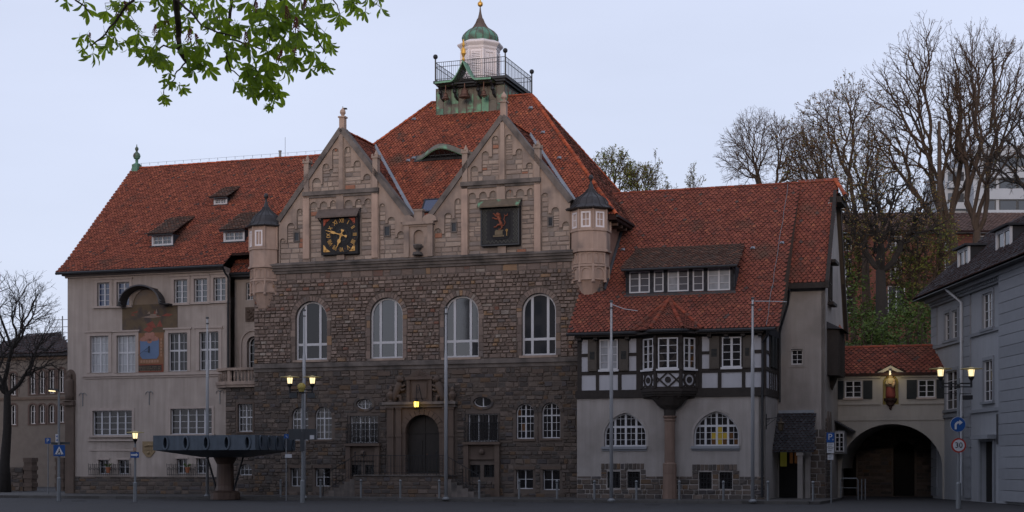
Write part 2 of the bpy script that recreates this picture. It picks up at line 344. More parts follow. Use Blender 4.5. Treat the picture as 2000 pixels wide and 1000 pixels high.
def window(root, mp, r, k=.18, cols=2, rows=3, arch=None, rise=None, heavy=None, fw=.07, mw=.028, glass=None, frame=None,
           trans=None, cw=None, sill=None, name='window', panes=None, parent=None, hw=None):
    """frame mesh (part) + panes (sub-parts); cols / rows: counts or fraction lists; heavy: indices of thick uprights; trans: thick transom fractions"""
    a0, a1, z0, z1 = r; W = a1-a0; Hh = z1-z0
    glass = glass or GLASS; frame = frame or WHITE; hw = hw or fw*1.25
    ol = outline(a0, a1, z0, z1, arch, rise); tf = topfun(a0, a1, z0, z1, arch, rise)
    if arch == 'oval': botf = lambda x: (z0+z1)-tf(x)
    else: botf = lambda x: z0
    mb = MB(); mb.ring(mp, ol, inset(ol, fw), k-.02, k+.06)
    xs = [i/cols for i in range(1, cols)] if isinstance(cols, int) else list(cols)
    zs = [i/rows for i in range(1, rows)] if isinstance(rows, int) else list(rows)
    heavy = heavy if heavy is not None else [len(xs)//2] if len(xs) % 2 else []
    bx = []; bz = []
    for i, q in enumerate(xs):
        x = a0+q*W; t = hw/2 if i in heavy else mw/2
        bx.append((x, t)); mb.box(mp, x-t, x+t, botf(x)+.01, tf(x)-.012, k-(.012 if i in heavy else .003), k+.05)
    for q in zs:
        z = z0+q*Hh; t = mw/2; bz.append((z, t))
    for q in (trans or []):
        z = z0+q*Hh; bz.append((z, hw/2))
    bz.sort()
    for z, t in bz:
        xa, xb = a0, a1
        while tf(xa) < z and xa < a1: xa += .02
        while tf(xb) < z and xb > a0: xb -= .02
        if arch == 'oval':
            h = W/2*sqrt(max(0, 1-((z-(z0+z1)/2)/(Hh/2))**2)); xa, xb = (a0+a1)/2-h, (a0+a1)/2+h
        if xb-xa > .1: mb.box(mp, xa+.012, xb-.012, z-t, z+t, k-(.009 if t > mw else .001), k+.052)
    wo_ = part(root, name, mb, frame, parent)
    ed = [a0+fw*.6]+[b[0] for b in bx]+[a1-fw*.6]; ez = [z0+fw*.6]+[b[0] for b in bz]+[z1-fw*.3]
    gm = panes or {}
    small = min(W/(len(ed)-1), Hh/(len(ez)-1)) < .26 or arch == 'oval'
    if small:
        gl = MB(); gl.poly(mp, inset(ol, fw*.5), k+.03)
        part(root, 'glazing', gl, glass, wo_)
        if gm:
            for (i, j), g in gm.items():
                gl = MB(); gl.box(mp, ed[i], ed[i+1], ez[j], ez[j+1], k+.022, k+.026); part(root, 'pane', gl, g, wo_)
    else:
        for i in range(len(ed)-1):
            for j in range(len(ez)-1):
                x0, x1 = ed[i], ed[i+1]; zb, zt = ez[j], ez[j+1]
                pts = [(x0, zb), (x1, zb)]
                if arch:
                    tp = [(x1+(x0-x1)*q/6, min(zt, tf(x1+(x0-x1)*q/6)-fw*.3)) for q in range(7)]
                    if max(p[1] for p in tp)-zb < .05: continue
                    pts += [(p[0], max(p[1], zb+.002)) for p in tp]
                else: pts += [(x1, zt), (x0, zt)]
                gl = MB()
                tx = RNG.uniform(-.006, .006); tz = RNG.uniform(-.006, .006); xm = (x0+x1)/2; zm = (zb+zt)/2
                m2 = lambda a, z, kk, xm=xm, zm=zm, tx=tx, tz=tz: mp(a, z, kk+(a-xm)*tx+(z-zm)*tz)
                gl.poly(m2, pts, k+.03)
                part(root, 'pane', gl, gm.get((i, j), glass), wo_)
    if sill:
        sb = MB(); sb.box(mp, a0-.06, a1+.06, z0-.07, z0+.005, -.06, k); part(root, 'sill', sb, sill, wo_)
    return wo_

# ------------------------------------------------------------------ masonry
def cross(poly, z):
    xs = []; n = len(poly)
    for i in range(n):
        (x0, z0), (x1, z1) = poly[i], poly[(i+1) % n]
        if (z0 <= z < z1) or (z1 <= z < z0): xs.append(x0+(z-z0)/(z1-z0)*(x1-x0))
    xs.sort(); return [(xs[i], xs[i+1]) for i in range(0, len(xs)-1, 2)]
def isect(A, B):
    return [(max(a, c), min(b, d)) for a, b in A for c, d in B if min(b, d)-max(a, c) > .02]
def sub(A, cuts):
    for c, d in cuts:
        B = []
        for a, b in A:
            if d <= a or c >= b: B.append((a, b)); continue
            if c-a > .02: B.append((a, c))
            if b-d > .02: B.append((d, b))
        A = B
    return A
def lay_stones(mp, outer, holes, z0, z1, hrange, wrange, rng, gap=.012):
    out = []; z = z0
    while z < z1-.04:
        h = rng.uniform(*hrange); h = min(h, z1-z)
        if z1-z-h < hrange[0]*.6: h = z1-z
        sp = cross(outer, z+.002)
        for q in (z+h*.5, z+h-.002): sp = isect(sp, cross(outer, q))
        for hl in holes:
            for q in (z+.003, z+h*.33, z+h*.66, z+h-.003): sp = sub(sp, cross(hl, q))
        for a, b in sp:
            x = a
            while x < b-.03:
                wd = rng.uniform(*wrange)
                if rng.random() < .15: wd *= 1.5
                if b-x-wd < wrange[0]*.6: wd = b-x
                if wd > .06:
                    if h > .22 and wd < h*1.6 and rng.random() < .3:
                        out += [(x+gap, x+wd-gap, z+gap, z+h*.5-gap*.5), (x+gap, x+wd-gap, z+h*.5+gap*.5, z+h-gap)]
                    else: out.append((x+gap, x+wd-gap, z+gap, z+h-gap))
                x += wd
        z += h
    return out
STONE_POOL = {}
def stone_pool(proud, rough, mat):
    key = (proud, rough, mat.name)
    if key not in STONE_POOL:
        L = []
        for i in range(10):
            mb = MB(); v = stone_verts(-.5, .5, -.5, .5, proud, rough, RNG, rel=.09)
            mb.add([(a, k, z) for a, z, k in v], STF)
            me = mesh_of(mb, 'stone'); me.materials.append(mat); L.append(me)
        STONE_POOL[key] = L
    return STONE_POOL[key]
STF = [(4, 5, 6, 7), (0, 1, 5, 4), (1, 2, 6, 5), (2, 3, 7, 6), (3, 0, 4, 7)]
def stone_verts(a0, a1, z0, z1, proud, rough, rng, rel=None):
    t = rel if rel else min(.03, (a1-a0)*.12, (z1-z0)*.14); tt = rel if rel else t
    j = lambda: rng.uniform(-.5, .5)*t
    p = -proud*rng.uniform(.35, 1.25)
    v = [(a0, z0, .01), (a1, z0, .01), (a1, z1, .01), (a0, z1, .01)]
    for a, z in ((a0+t, z0+tt), (a1-t, z0+tt), (a1-t, z1-tt), (a0+t, z1-tt)):
        v.append((a+j(), z+j(), p+rng.uniform(-1, 1)*rough))
    return v
def masonry(root, parent, mp, rects, proud, rough, mat, singles=0, rotz=0., rng=RNG):
    """the largest `singles` stones become objects of their own, the rest one joined part"""
    rects = sorted(rects, key=lambda r: -(r[1]-r[0])*(r[3]-r[2])); pool = stone_pool(proud, rough, mat)
    for r in rects[:singles]:
        c = mp((r[0]+r[1])/2, (r[2]+r[3])/2, 0)
        inst(root, 'stone', rng.choice(pool), c, parent, (0, 0, rotz), (r[1]-r[0], 1, r[3]-r[2]))
    mb = MB()
    for r in rects[singles:]:
        mb.add([mp(*q) for q in stone_verts(*r, proud, rough, rng)], STF)
    if mb.f: part(root, 'stonework', mb, mat, parent, kind='stuff')
def voussoirs(root, parent, mp, cx, zc, r0, r1, n, mat, k0=-.05, k1=.05, g0=0., g1=pi, name='arch_stone', rx=1., shape=None):
    for i in range(n):
        a = g0+(g1-g0)*i/n+.012; b = g0+(g1-g0)*(i+1)/n-.012
        P = []
        for g, r in ((a, r0), (b, r0), (b, r1), (a, r1)): P.append((cx+r*cos(g)*rx, zc+r*sin(g)))
        mb = MB(); mb.poly(mp, P, k0-RNG.uniform(0, .02), k1); part(root, name, mb, mat, parent)

# ------------------------------------------------------------------ roof tiles
def tile_layer(root, parent, pts, mat, wt=.19, ex=.155, lift=None, cut=None, singles=0, th=.026, rng=np.random.RandomState(3)):
    P = [Vector(p) for p in pts]
    nrm = Vector((0, 0, 0))
    for i in range(len(P)):
        q, r = P[i], P[(i+1) % len(P)]
        nrm += Vector(((q.y-r.y)*(q.z+r.z), (q.z-r.z)*(q.x+r.x), (q.x-r.x)*(q.y+r.y)))
    nrm.normalize()
    if nrm.z < 0: nrm = -nrm
    b = (Vector((0, 0, 1))-nrm*nrm.z).normalized(); a = b.cross(nrm).normalized()
    o = min(P, key=lambda p: p.z)
    Q = [((p-o).dot(a), (p-o).dot(b)) for p in P]
    bmax = max(q[1] for q in Q); row = 0; cen = []; z = -.02
    while z < bmax-.01:
        for x0, x1 in cross(Q, z+ex*.5):
            s = (np.floor(x0/wt)-1)*wt+(row % 2)*wt/2
            for x in np.arange(s, x1+wt, wt):
                if x0-.02 <= x <= x1+.02:
                    if cut and cut(x, z+ex*.5): continue
                    cen.append((x, z))
        z += ex; row += 1
    if not cen: return None
    C = np.array(cen); N = len(C)
    g = np.linspace(pi, 2*pi, 6)
    hw = wt*.465; L = ex*1.75
    base = [(-hw, L), (hw, L)]+[(hw*.84*cos(t), hw*.98+hw*.80*sin(t)) for t in g[::-1]]       # (a,b)
    rim = [(hw*cos(t), hw*.96+hw*.96*sin(t)) for t in g[::-1]]
    nb = len(base)
    bs = np.array(base)
    def build(C, N):
        ha = th*(1.0+rng.rand(N)*.9); tilt = rng.randn(N)*.004
        V = np.zeros((N, nb+6, 3)); A = np.array(a); B = np.array(b); Nn = np.array(nrm)
        jx = rng.randn(N)*.004; jb = rng.randn(N)*.005
        for k in range(nb+6):
            q = bs[k] if k < nb else rim[k-nb]
            h = ha*(1.35-1.15*(q[1]/L))+tilt*q[0]/hw if k < nb else ha*.1
            if lift is not None: h = h+np.array([lift(cx+q[0], cz+q[1], cz) for cx, cz in C])
            V[:, k, :] = np.array(o)+(C[:, 0]+q[0]+jx)[:, None]*A+(C[:, 1]+q[1]+jb)[:, None]*B+np.asarray(h)[:, None]*Nn
        fs = [tuple(range(nb))]+[(2+i, nb+i, nb+i+1, 3+i) for i in range(5)]
        out = MB(); out.v = V.reshape(-1, 3).tolist(); st = nb+6
        out.f = [tuple(i*st+j for j in f) for i in range(N) for f in fs]
        return out
    if singles:
        k = min(singles, N)
        idx = np.argsort(C[:, 1]+.001*np.abs(C[:, 0]))
        pool = []
        for i in range(8):
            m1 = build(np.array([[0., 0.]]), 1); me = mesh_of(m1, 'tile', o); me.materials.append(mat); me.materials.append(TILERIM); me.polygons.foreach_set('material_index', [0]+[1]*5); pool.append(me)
        for i in idx[:k]:
            c = o+a*float(C[i, 0])+b*float(C[i, 1]); inst(root, 'tile', pool[int(i) % 8], c, parent)
        C = C[idx[k:]]; N = len(C)
    if N:
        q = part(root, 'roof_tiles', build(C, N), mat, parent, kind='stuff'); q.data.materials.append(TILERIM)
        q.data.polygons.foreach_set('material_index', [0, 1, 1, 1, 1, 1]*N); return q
def roof(root, pts, mat, th=.12, name='roof', base=None, parent=None, **kw):
    mb = MB(); P = [Vector(p) for p in pts]; n = len(P)
    mb.add([tuple(p) for p in P]+[(p.x, p.y, p.z-th) for p in P], [tuple(range(n)), tuple(range(2*n-1, n-1, -1))]+[(i, (i+1) % n, n+(i+1) % n, n+i) for i in range(n)])
    r = part(root, name, mb, base or TILEBASE, parent)
    tile_layer(root, r if parent is None else parent, pts, mat, **kw); return r
CAP = {}
def ridge_caps(root, p, q, mat=None, r=.11, ln=.33, parent=None, name='ridge_tile'):
    mat = mat or RIDGE
    if mat.name not in CAP:
        mb = MB(); n = 6
        P = [[(r*s*cos(pi*i/n), y, r*s*sin(pi*i/n)*.9) for i in range(n+1)] for y, s in ((-.5, 1.1), (.5, .88))]
        mb.grid(P); P2 = [[(x*.86, y, z-.02) for x, y, z in row] for row in P[:1]]
        mb.grid([P[0], P2[0]])
        me = mesh_of(mb, 'ridge_tile'); me.materials.append(mat); CAP[mat.name] = me
    p = Vector(p); q = Vector(q); v = q-p; n = max(1, int(v.length/ln)); e = v.to_track_quat('Y', 'Z').to_euler()
    for i in range(n):
        c = p+v*((i+.5)/n)
        inst(root, name, CAP[mat.name], c+Vector((0, 0, RNG.uniform(-.012, .012))), parent, e, (RNG.uniform(.95, 1.06), v.length/n*1.12, 1))

def text_mesh(s, size, ext, mat):
    cu = bpy.data.curves.new('t', 'FONT'); cu.body = s; cu.size = size; cu.extrude = ext; cu.align_x = 'CENTER'; cu.align_y = 'CENTER'; cu.resolution_u = 3
    ob = bpy.data.objects.new('t', cu); COL.objects.link(ob)
    dg = bpy.context.evaluated_depsgraph_get(); me = bpy.data.meshes.new_from_object(ob.evaluated_get(dg))
    bpy.data.objects.remove(ob); me.materials.clear(); me.materials.append(mat); return me
# ------------------------------------------------------------------ ground, road, pavement
mb = MB(); mb.add([(-900, -300, -.13), (900, -300, -.13), (900, 1500, -.13), (-900, 1500, -.13)], [(0, 1, 2, 3)])
structure('ground', mb, ASPH)
def tf(u, d, z): return tuple(TF.w(u, d, z))
mb = MB(); mb.add([tf(-60, -5.6, 0), tf(16.5, -5.6, 0), tf(16.5, 3, 0), tf(-60, 3, 0)]+[tf(-60, -5.6, -.15), tf(16.5, -5.6, -.15), tf(16.5, 3, -.15)], [(0, 1, 2, 3), (0, 4, 5, 1), (1, 5, 6, 2)])
structure('pavement', mb, PAVE)
mb = MB()
for i in range(76):
    u0 = -60+i*1.0; mb.box(lambda a, z, k: tf(a, k, z), u0+.006, u0+.994, -.14, .012, -5.76, -5.604)
mb = structure('kerb', mb, KERB)
for u_, d_ in ((-9., -9.5), (3.5, -11.), (9.5, -8.6), (-19, -10.5)):
    t_ = thing('manhole_cover', 'round iron manhole cover in the dark asphalt '+{-9.: 'in front of the entrance stairs', 3.5: 'before the fourth flagpole', 9.5: 'nearest the right flagpole', -19: 'left of the fountain'}[u_], 'manhole cover', TF, u_, d_, -.13)
    m_ = MB(); m_.lathe(u_, d_, [(.36, -.135), (.36, -.118), (.33, -.118), (.33, -.122)], 20); part(t_, 'cover', m_, M('worn_iron', (.035, .034, .034), .9, .3, 6.))
def plane_hit(px, py, d0, z0, sl):          # point of a roof plane rising away from the square
    d = d0
    for _ in range(40):
        u, z = F(px, py, d); d = d0+(z-z0)/sl
    return u, d, z

# ================================================================== TOWN HALL (stone block with two gables)
uL, uR = U(497), U(1178)
town = thing('town_hall', 'old rubble stone town hall with twin stepped arcade gables, clock and hipped red roof', 'town hall', TF, (uL+uR)/2, 0)
MP = fm(0.)
ZC0, ZC1 = 12.08, 12.62                       # cornice
ZS = 7.04                                     # string course under the hall windows
hall = [RC(577, 639, 588, 703), RC(723, 787, 581, 700), RC(867, 935, 577, 698), RC(1019, 1086, 572, 694)]
lowarch = [RC(570, 602, 795, 860), RC(615, 648, 794, 858), RC(1008, 1043, 788, 857), RC(1058, 1094, 786, 856)]
ovals = [RC(696, 728, 779, 799), RC(925, 960, 775, 795)]
grilled = [RC(684, 738, 812, 865), RC(914, 972, 808, 862)]
base_w = [RC(567, 588, 914, 950), RC(615, 645, 914, 950), RC(684, 706, 908, 930), RC(713, 734, 908, 930), RC(918, 938, 908, 932), RC(945, 968, 908, 932), RC(1008, 1041, 917, 955), RC(1060, 1093, 917, 957)]
door_r = RC(794, 860, 810, 925)
holes = [outline(*r, 'round') for r in hall]+[outline(*r, 'round') for r in lowarch]+[outline(*r, 'oval') for r in ovals]
holes += [outline(*r) for r in grilled+base_w]+[outline(*door_r, 'round')]
outer = [(uL, -.15), (uR, -.15), (uR, ZC0), (uL, ZC0)]
mb = MB(); mb.wall(MP, outer, holes, 0, .3, back=.5)
wallm = part(town, 'wall', mb, MORTAR)
def grow(r, t, b=0.): return (r[0]-t, r[1]+t, r[2]-b, r[3]+t)
cuts = [outline(*grow(r, .26, .12), 'round') for r in hall]+[outline(*grow(r, .17, .1), 'round') for r in lowarch]
cuts += [outline(*grow(r, .16, .16), 'oval') for r in ovals]+[outline(*grow(r, .12, .12)) for r in grilled+base_w]
pr = RC(755, 893, 781, 990); portal_cut = [(pr[0], -.2), (pr[1], -.2), (pr[1], pr[3]), (U(843), pr[3]), (U(843), Z(823, 735)), (U(823), Z(823, 718)), (U(800), Z(823, 735)), (U(800), pr[3]), (pr[0], pr[3])]
cuts.append(portal_cut)
sill_z = Z(860, 535); zb = ZS-.12
hi = lay_stones(MP, [(uL, sill_z), (uR, sill_z), (uR, ZC0), (uL, ZC0)], cuts, sill_z, ZC0, (.24, .34), (.28, .75), RNG)
mid = lay_stones(MP, [(uL, ZS+.16), (uR, ZS+.16), (uR, sill_z), (uL, sill_z)], cuts, ZS+.16, sill_z, (.15, .27), (.18, .44), RNG)
lo = lay_stones(MP, [(uL, -.1), (U(1150), -.1), (U(1150), zb-.2), (uL, zb-.2)], cuts, -.05, zb-.2, (.15, .28), (.2, .52), RNG)
vis = lambda r: r[0] < U(1128) or r[2] > 10.2
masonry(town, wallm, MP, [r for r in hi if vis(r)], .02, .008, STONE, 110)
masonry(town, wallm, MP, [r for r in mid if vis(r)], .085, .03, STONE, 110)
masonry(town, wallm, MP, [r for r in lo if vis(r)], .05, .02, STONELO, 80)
# string course, cornice
mb = MB(); mb.box(MP, uL-.02, U(1150), ZS-.10, ZS+.10, -.14, .0); mb.box(MP, uL-.02, U(1150), ZS+.10, ZS+.155, -.07, .0); mb.box(MP, uL-.02, U(1150), ZS-.3, ZS-.10, -.05, .0)
part(town, 'string_course', mb, CORN)
mb = MB(); u0, u1 = U(532), U(1122)
for a, b, k in ((ZC0, ZC0+.14, -.09), (ZC0+.14, ZC0+.30, -.17), (ZC0+.30, ZC0+.42, -.27), (ZC0+.42, ZC1-.04, -.33)): mb.box(MP, u0, u1, a, b, k, .0)
mb.add([MP(u0, ZC1-.04, -.33), MP(u1, ZC1-.04, -.33), MP(u1, ZC1+.07, 0), MP(u0, ZC1+.07, 0)], [(0, 1, 2, 3)])
part(town, 'cornice', mb, CORN)
# hall windows with voussoirs and jamb stones
for i, r in enumerate(hall):
    window(town, MP, r, .2, cols=(.28, .74), rows=(), arch='round', heavy=(0, 1), fw=.10, hw=.135, trans=(.265,), glass=[GLASSD, GLASS, GLASS, GLASS][i])
    cx = (r[0]+r[1])/2; h = (r[1]-r[0])/2; zs = r[3]-h
    voussoirs(town, wallm, MP, cx, zs, h, h+.27, 19, STONE, -.03, .02)
    z = r[2]
    while z < zs-.05:
        hh = min(RNG.uniform(.3, .5), zs-z)
        for s_ in (-1, 1):
            e = r[0] if s_ < 0 else r[1]; ww = RNG.uniform(.18, .3); mb = MB()
            mb.box(MP, min(e, e+s_*ww), max(e, e+s_*ww), z+.01, z+hh-.01, -.03, .0); part(town, 'jamb_stone', mb, STONE, wallm)
        z += hh
    mb = MB(); mb.box(MP, r[0]-.12, r[1]+.12, r[2]-.12, r[2], -.10, .22); part(town, 'window_sill', mb, DRESS)
for i, r in enumerate(lowarch):
    window(town, MP, r, .17, cols=(.25, .5, .75), rows=(.22, .44, .83), arch='round', heavy=(1,), fw=.055, trans=(.64,), glass=GLASSD, mw=.022,
           panes={(1, 1): LITD, (0, 3): LITD} if i == 2 else None)
    cx = (r[0]+r[1])/2; h = (r[1]-r[0])/2
    voussoirs(town, wallm, MP, cx, r[3]-h, h, h+.2, 11, STONELO, -.04, .02)
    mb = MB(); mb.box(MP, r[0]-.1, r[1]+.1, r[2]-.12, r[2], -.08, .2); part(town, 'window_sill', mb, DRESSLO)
for i, r in enumerate(ovals):
    window(town, MP, r, .15, cols=(.28, .5, .72) if i == 0 else (.5,), rows=(.5,) if i == 0 else (), arch='oval', heavy=(1,) if i == 0 else (0,), fw=.04, mw=.022, hw=.06, glass=GLASSD)
    cx = (r[0]+r[1])/2; zc = (r[2]+r[3])/2; rz = (r[3]-r[2])/2
    o1 = outline(*r, 'oval'); o2 = outline(*grow(r, .14, .14), 'oval'); n = 24
    for j in range(0, 24, 2):
        mb = MB(); q = [o1[j], o1[(j+1) % n], o1[(j+2) % n], o2[(j+2) % n], o2[(j+1) % n], o2[j]]; mb.poly(MP, inset(q, -.0) if False else q, -.05-RNG.uniform(0, .02), .02); part(town, 'arch_stone', mb, STONELO, wallm)
for i, r in enumerate(grilled):
    window(town, MP, r, .17, cols=(1/6, 1/3, .5, 2/3, 5/6) if i == 0 else (1/3, 2/3), rows=(.25, .5, .75) if i == 0 else (), heavy=(1, 3) if i == 0 else (0, 1), fw=.06, hw=.07 if i == 0 else .04, glass=GLASSD, mw=.02)
    g = MB(); a0, a1, z0, z1 = grow(r, .12); z1 -= .12; n = 11
    for j in range(n+1):
        a = a0+(a1-a0)*j/n
        g.bar(MP(a, z0-.02, -.16), MP(a, z1, -.10), .012)
        g.bar(MP(a, z0+.02, -.26), MP(a, z0+(z1-z0)*.68, -.30), .012); 
        if j < n:
            for q in range(5):
                zz = z0+(z1-z0)*.68*q/5; b_ = a0+(a1-a0)*(j+1)/n; z2 = z0+(z1-z0)*.68*(q+1)/5
                g.bar(MP(a, zz, -.26), MP(b_, z2, -.26), .008); g.bar(MP(b_, zz, -.26), MP(a, z2, -.26), .008)
    for zz, k in ((z0+.03, -.27), (z0+(z1-z0)*.68, -.3), (z1-.02, -.12)): g.bar(MP(a0, zz, k), MP(a1, zz, k), .016)
    for a in (a0, a1): g.bar(MP(a, z0+.02, -.27), MP(a, z0+.02, 0), .014); g.bar(MP(a, z0+(z1-z0)*.68, -.3), MP(a, z0+(z1-z0)*.68, 0), .014)
    part(town, 'window_grille', g, BLACK)
    mb = MB(); mb.box(MP, a0-.1, a1+.1, z0-.17, z0-.04, -.34, 0); mb.box(MP, a0-.05, a0+.22, -.1, z0-.17, -.24, 0); mb.box(MP, a1-.22, a1+.05, -.1, z0-.17, -.24, 0); mb.box(MP, a0+.22, a1-.22, z0-.95, z0-.17, -.1, 0); mb.box(MP, a0+.22, a1-.22, -.1, .35, -.12, 0)
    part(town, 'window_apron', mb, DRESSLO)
    mb = MB(); c0 = MP((a0+a1)/2, z0-.55, -.16); mb.ball(c0, .16, 8, 5); part(town, 'rosette', mb, DRESSLO)
for i, r in enumerate(base_w):
    window(town, MP, r, .2, cols=(.5,), rows=(.5,), fw=.045, glass=GLASSD, frame=GREYBACK if 2 <= i <= 5 else WHITE, mw=.03, hw=.05)
    if 2 <= i <= 5:
        g = MB()
        for j in range(5): a = r[0]+(r[1]-r[0])*(j+.5)/5; g.bar(MP(a, r[2], -.02), MP(a, r[3], -.02), .011)
        for j in range(3): z = r[2]+(r[3]-r[2])*(j+.5)/3; g.bar(MP(r[0], z, -.02), MP(r[1], z, -.02), .011)
        part(town, 'window_bars', g, BLACK)
    elif True:
        mb = MB(); mb.box(MP, r[0]-.1, r[1]+.1, r[3], r[3]+.16, -.05, .05); part(town, 'lintel', mb, DRESSLO)
# name plates of pale stone under the string course
for r in (RC(738, 763, 726, 734), RC(883, 909, 723, 731), RC(1040, 1062, 721, 729)):
    mb = MB(); mb.box(MP, *r, -.075, .0); part(town, 'stone_tablet', mb, DRESSLO)

# --- portal
a0, a1, z0, z1 = door_r; cx = (a0+a1)/2; h = (a1-a0)/2
mb = MB(); fl = [outline(a0, a1, z0, z1, 'round')]
pz = Z(823, 789)
mb.wall(MP, [(U(760), -.1), (U(888), -.1), (U(888), pz), (U(760), pz)], [outline(a0, a1, -.05, z1, 'round')], -.16, .45, back=.16)
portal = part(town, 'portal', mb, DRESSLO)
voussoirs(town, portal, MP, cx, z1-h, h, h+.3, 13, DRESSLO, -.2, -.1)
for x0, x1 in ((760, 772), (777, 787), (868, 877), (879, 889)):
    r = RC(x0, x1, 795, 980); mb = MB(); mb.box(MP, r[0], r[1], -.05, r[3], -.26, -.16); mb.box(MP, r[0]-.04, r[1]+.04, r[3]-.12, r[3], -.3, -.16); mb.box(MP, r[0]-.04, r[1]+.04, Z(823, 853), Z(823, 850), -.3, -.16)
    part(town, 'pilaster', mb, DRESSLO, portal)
mb = MB(); e = RC(753, 895, 785, 794)
mb.box(MP, e[0]+.06, e[1]-.06, e[2]-.05, e[2]+.1, -.34, 0); mb.box(MP, e[0], e[1], e[2]+.1, e[3], -.48, 0); part(town, 'entablature', mb, CORN, portal)
# aedicule
r = RC(797, 846, 738, 785); mb = MB(); mb.box(MP, *r, -.12, .0)
mb.box(MP, r[0], r[0]+.18, r[2], r[3], -.22, -.12); mb.box(MP, r[1]-.18, r[1], r[2], r[3], -.22, -.12); mb.box(MP, r[0]-.06, r[1]+.06, r[3]-.1, r[3]+.04, -.28, -.0)
mb.box(MP, r[0]+.3, r[1]-.3, r[2]+.2, r[3]-.25, -.16, -.12)
mb.poly(MP, [(r[0]-.02, r[3]+.04), (r[1]+.02, r[3]+.04), ((r[0]+r[1])/2, Z(823, 722))], -.2, 0)
for q in range(7):
    g = pi*(q+.5)/7; c0 = ((r[0]+r[1])/2, r[3]+.06); mb.bar(MP(c0[0]+.1*cos(g), c0[1]+.1*sin(g), -.21), MP(c0[0]+.42*cos(g), c0[1]+.3*sin(g), -.21), .025)
part(town, 'aedicule', mb, DRESSLO, portal)
for s_, px in ((1, 781), (-1, 860)):                     # rampant lions leaning to the aedicule
    x = U(px); z = Z(px, 785); m = MB(); T_ = lambda a, zz, k=-.2: MP(x+s_*a, z+zz, k)
    m.tube([T_(-.22, .0), T_(-.2, .3), T_(-.1, .55), T_(.02, .85), T_(.05, 1.05)], [.09, .17, .19, .21, .14], 8)
    m.ball(T_(.1, 1.2, -.25), .19, 8, 6); m.ball(T_(.25, 1.16, -.28), .09, 8, 5)
    m.tube([T_(.02, .85), T_(.25, .82), T_(.38, .9)], [.1, .075, .06], 6); m.tube([T_(.0, .72), T_(.2, .6), T_(.36, .66)], [.1, .07, .06], 6)
    m.tube([T_(-.12, .3), T_(.1, .28), T_(.12, .02), T_(.25, .02)], [.14, .11, .07, .05], 6)
    m.tube([T_(-.25, .1), T_(-.42, .3), T_(-.36, .7), T_(-.5, .85)], [.05, .045, .045, .06], 6)
    part(town, 'lion', m, DRESSLO, portal, smooth=True)
for px in (766, 886):
    m = MB(); c0 = MP(U(px), 0, -.2); zz = Z(px, 785); m.lathe(c0[0], c0[1], [(.16, zz), (.1, zz+.1), (.2, zz+.28), (.22, zz+.4), (.1, zz+.56), (.13, zz+.66), (.02, zz+.8)], 8); part(town, 'stone_urn', m, DRESSLO, portal)
# door leaves
mb = MB(); mb.wall(MP, outline(a0, a1, z0, z1, 'round'), [], .22, .06); dr = part(town, 'door', mb, M('door_black_oak', (.022, .018, .016), .6, .3, 5., streak=.3))
for s_ in (0, 1):
    b0 = a0+.06+s_*h; b1 = b0+h-.12
    for zA, zB in ((z0+.12, z0+.85), (z0+.95, z0+1.75)):
        mb = MB(); mb.box(MP, b0+.08, b1-.08, zA, zB, .195, .22); part(town, 'door_panel', mb, MATS['door_black_oak'], dr)
mb = MB(); mb.box(MP, a0+.01, a1-.01, z1-h-.03, z1-h+.06, .18, .22); mb.box(MP, cx-.03, cx+.03, z0, z1-.02, .185, .22); part(town, 'door_rail', mb, MATS['door_black_oak'], dr)
mb = MB(); mb.ball(MP(cx+.15, z0+1.0, .17), .045, 8, 5); part(town, 'door_knob', mb, BRONZE, dr)
# steps, landing and railing
lz = Z(780, 930, -2.0); st = MB(); dF, dB = -2.1, -.35
L0, L1 = U(702, -1.5), U(878, -1.5)
st.b3(L0, L1, dF, dB, -.1, lz); land = part(town, 'landing', st, DRESSLO)
mb = MB(); mb.b3(L0-.04, L1+.04, dF-.06, dB, lz, lz+.07); part(town, 'landing_slab', mb, CORN)
masonry(town, land, fm(dF), lay_stones(fm(dF), [(L0, -.05), (L1, -.05), (L1, lz-.02), (L0, lz-.02)], [], -.05, lz-.02, (.18, .28), (.25, .6), RNG), .03, .01, STONELO, 0)
ns = 6; stepd = (L0-U(640, -1.5))/ns
for s_ in (-1, 1):
    for i in range(ns):
        zt = lz-(lz+.02)*(i+1)/(ns+1); e = L0 if s_ < 0 else L1; mb = MB()
        xa, xb = e+s_*stepd*i, e+s_*stepd*(i+1)
        mb.b3(min(xa, xb), max(xa, xb), dF+.05, dB, -.1, zt); part(town, 'step', mb, CORN)
rl = MB(); ht = 1.0
def rail_run(rl, p, q, n, h=1.0):
    p = Vector(p); q = Vector(q); zv = Vector((0, 0, 1))
    rl.bar(p+zv*h, q+zv*h, .025); rl.bar(p+zv*.12, q+zv*.12, .014); rl.bar(p+zv*h*.45, q+zv*h*.45, .012)
    for i in range(n+1):
        c0 = p+(q-p)*(i/n); rl.bar(c0, c0+zv*h, .011 if i % 6 else .02)
rail_run(rl, (L0, dF+.05, lz+.07), (L1, dF+.05, lz+.07), 30)
for s_, e in ((-1, L0), (1, L1)):
    x1 = e+s_*stepd*ns; rail_run(rl, (e, dF+.05, lz+.07), (x1, dF+.05, .1), 10); rl.bar((x1, dF+.05, -.05), (x1, dF+.05, 1.25), .03)
    for x in (e, e-s_*.5): rl.bar((x, dF+.05, lz), (x, dF+.05, lz+1.2), .026); rl.ball((x, dF+.05, lz+1.24), .05, 6, 4)
for cx_ in (L0+.25, L0+2.9, L1-.25):                      # scroll panels
    for zz in (.3, .55, .8):
        pts = [(cx_+.13*cos(t)*(1-t/14), dF+.05, lz+.07+zz+.11*sin(t)*(1-t/14)) for t in np.linspace(0, 10, 14)]; rl.tube(pts, .01, 4)
part(town, 'railing', rl, BLACK)
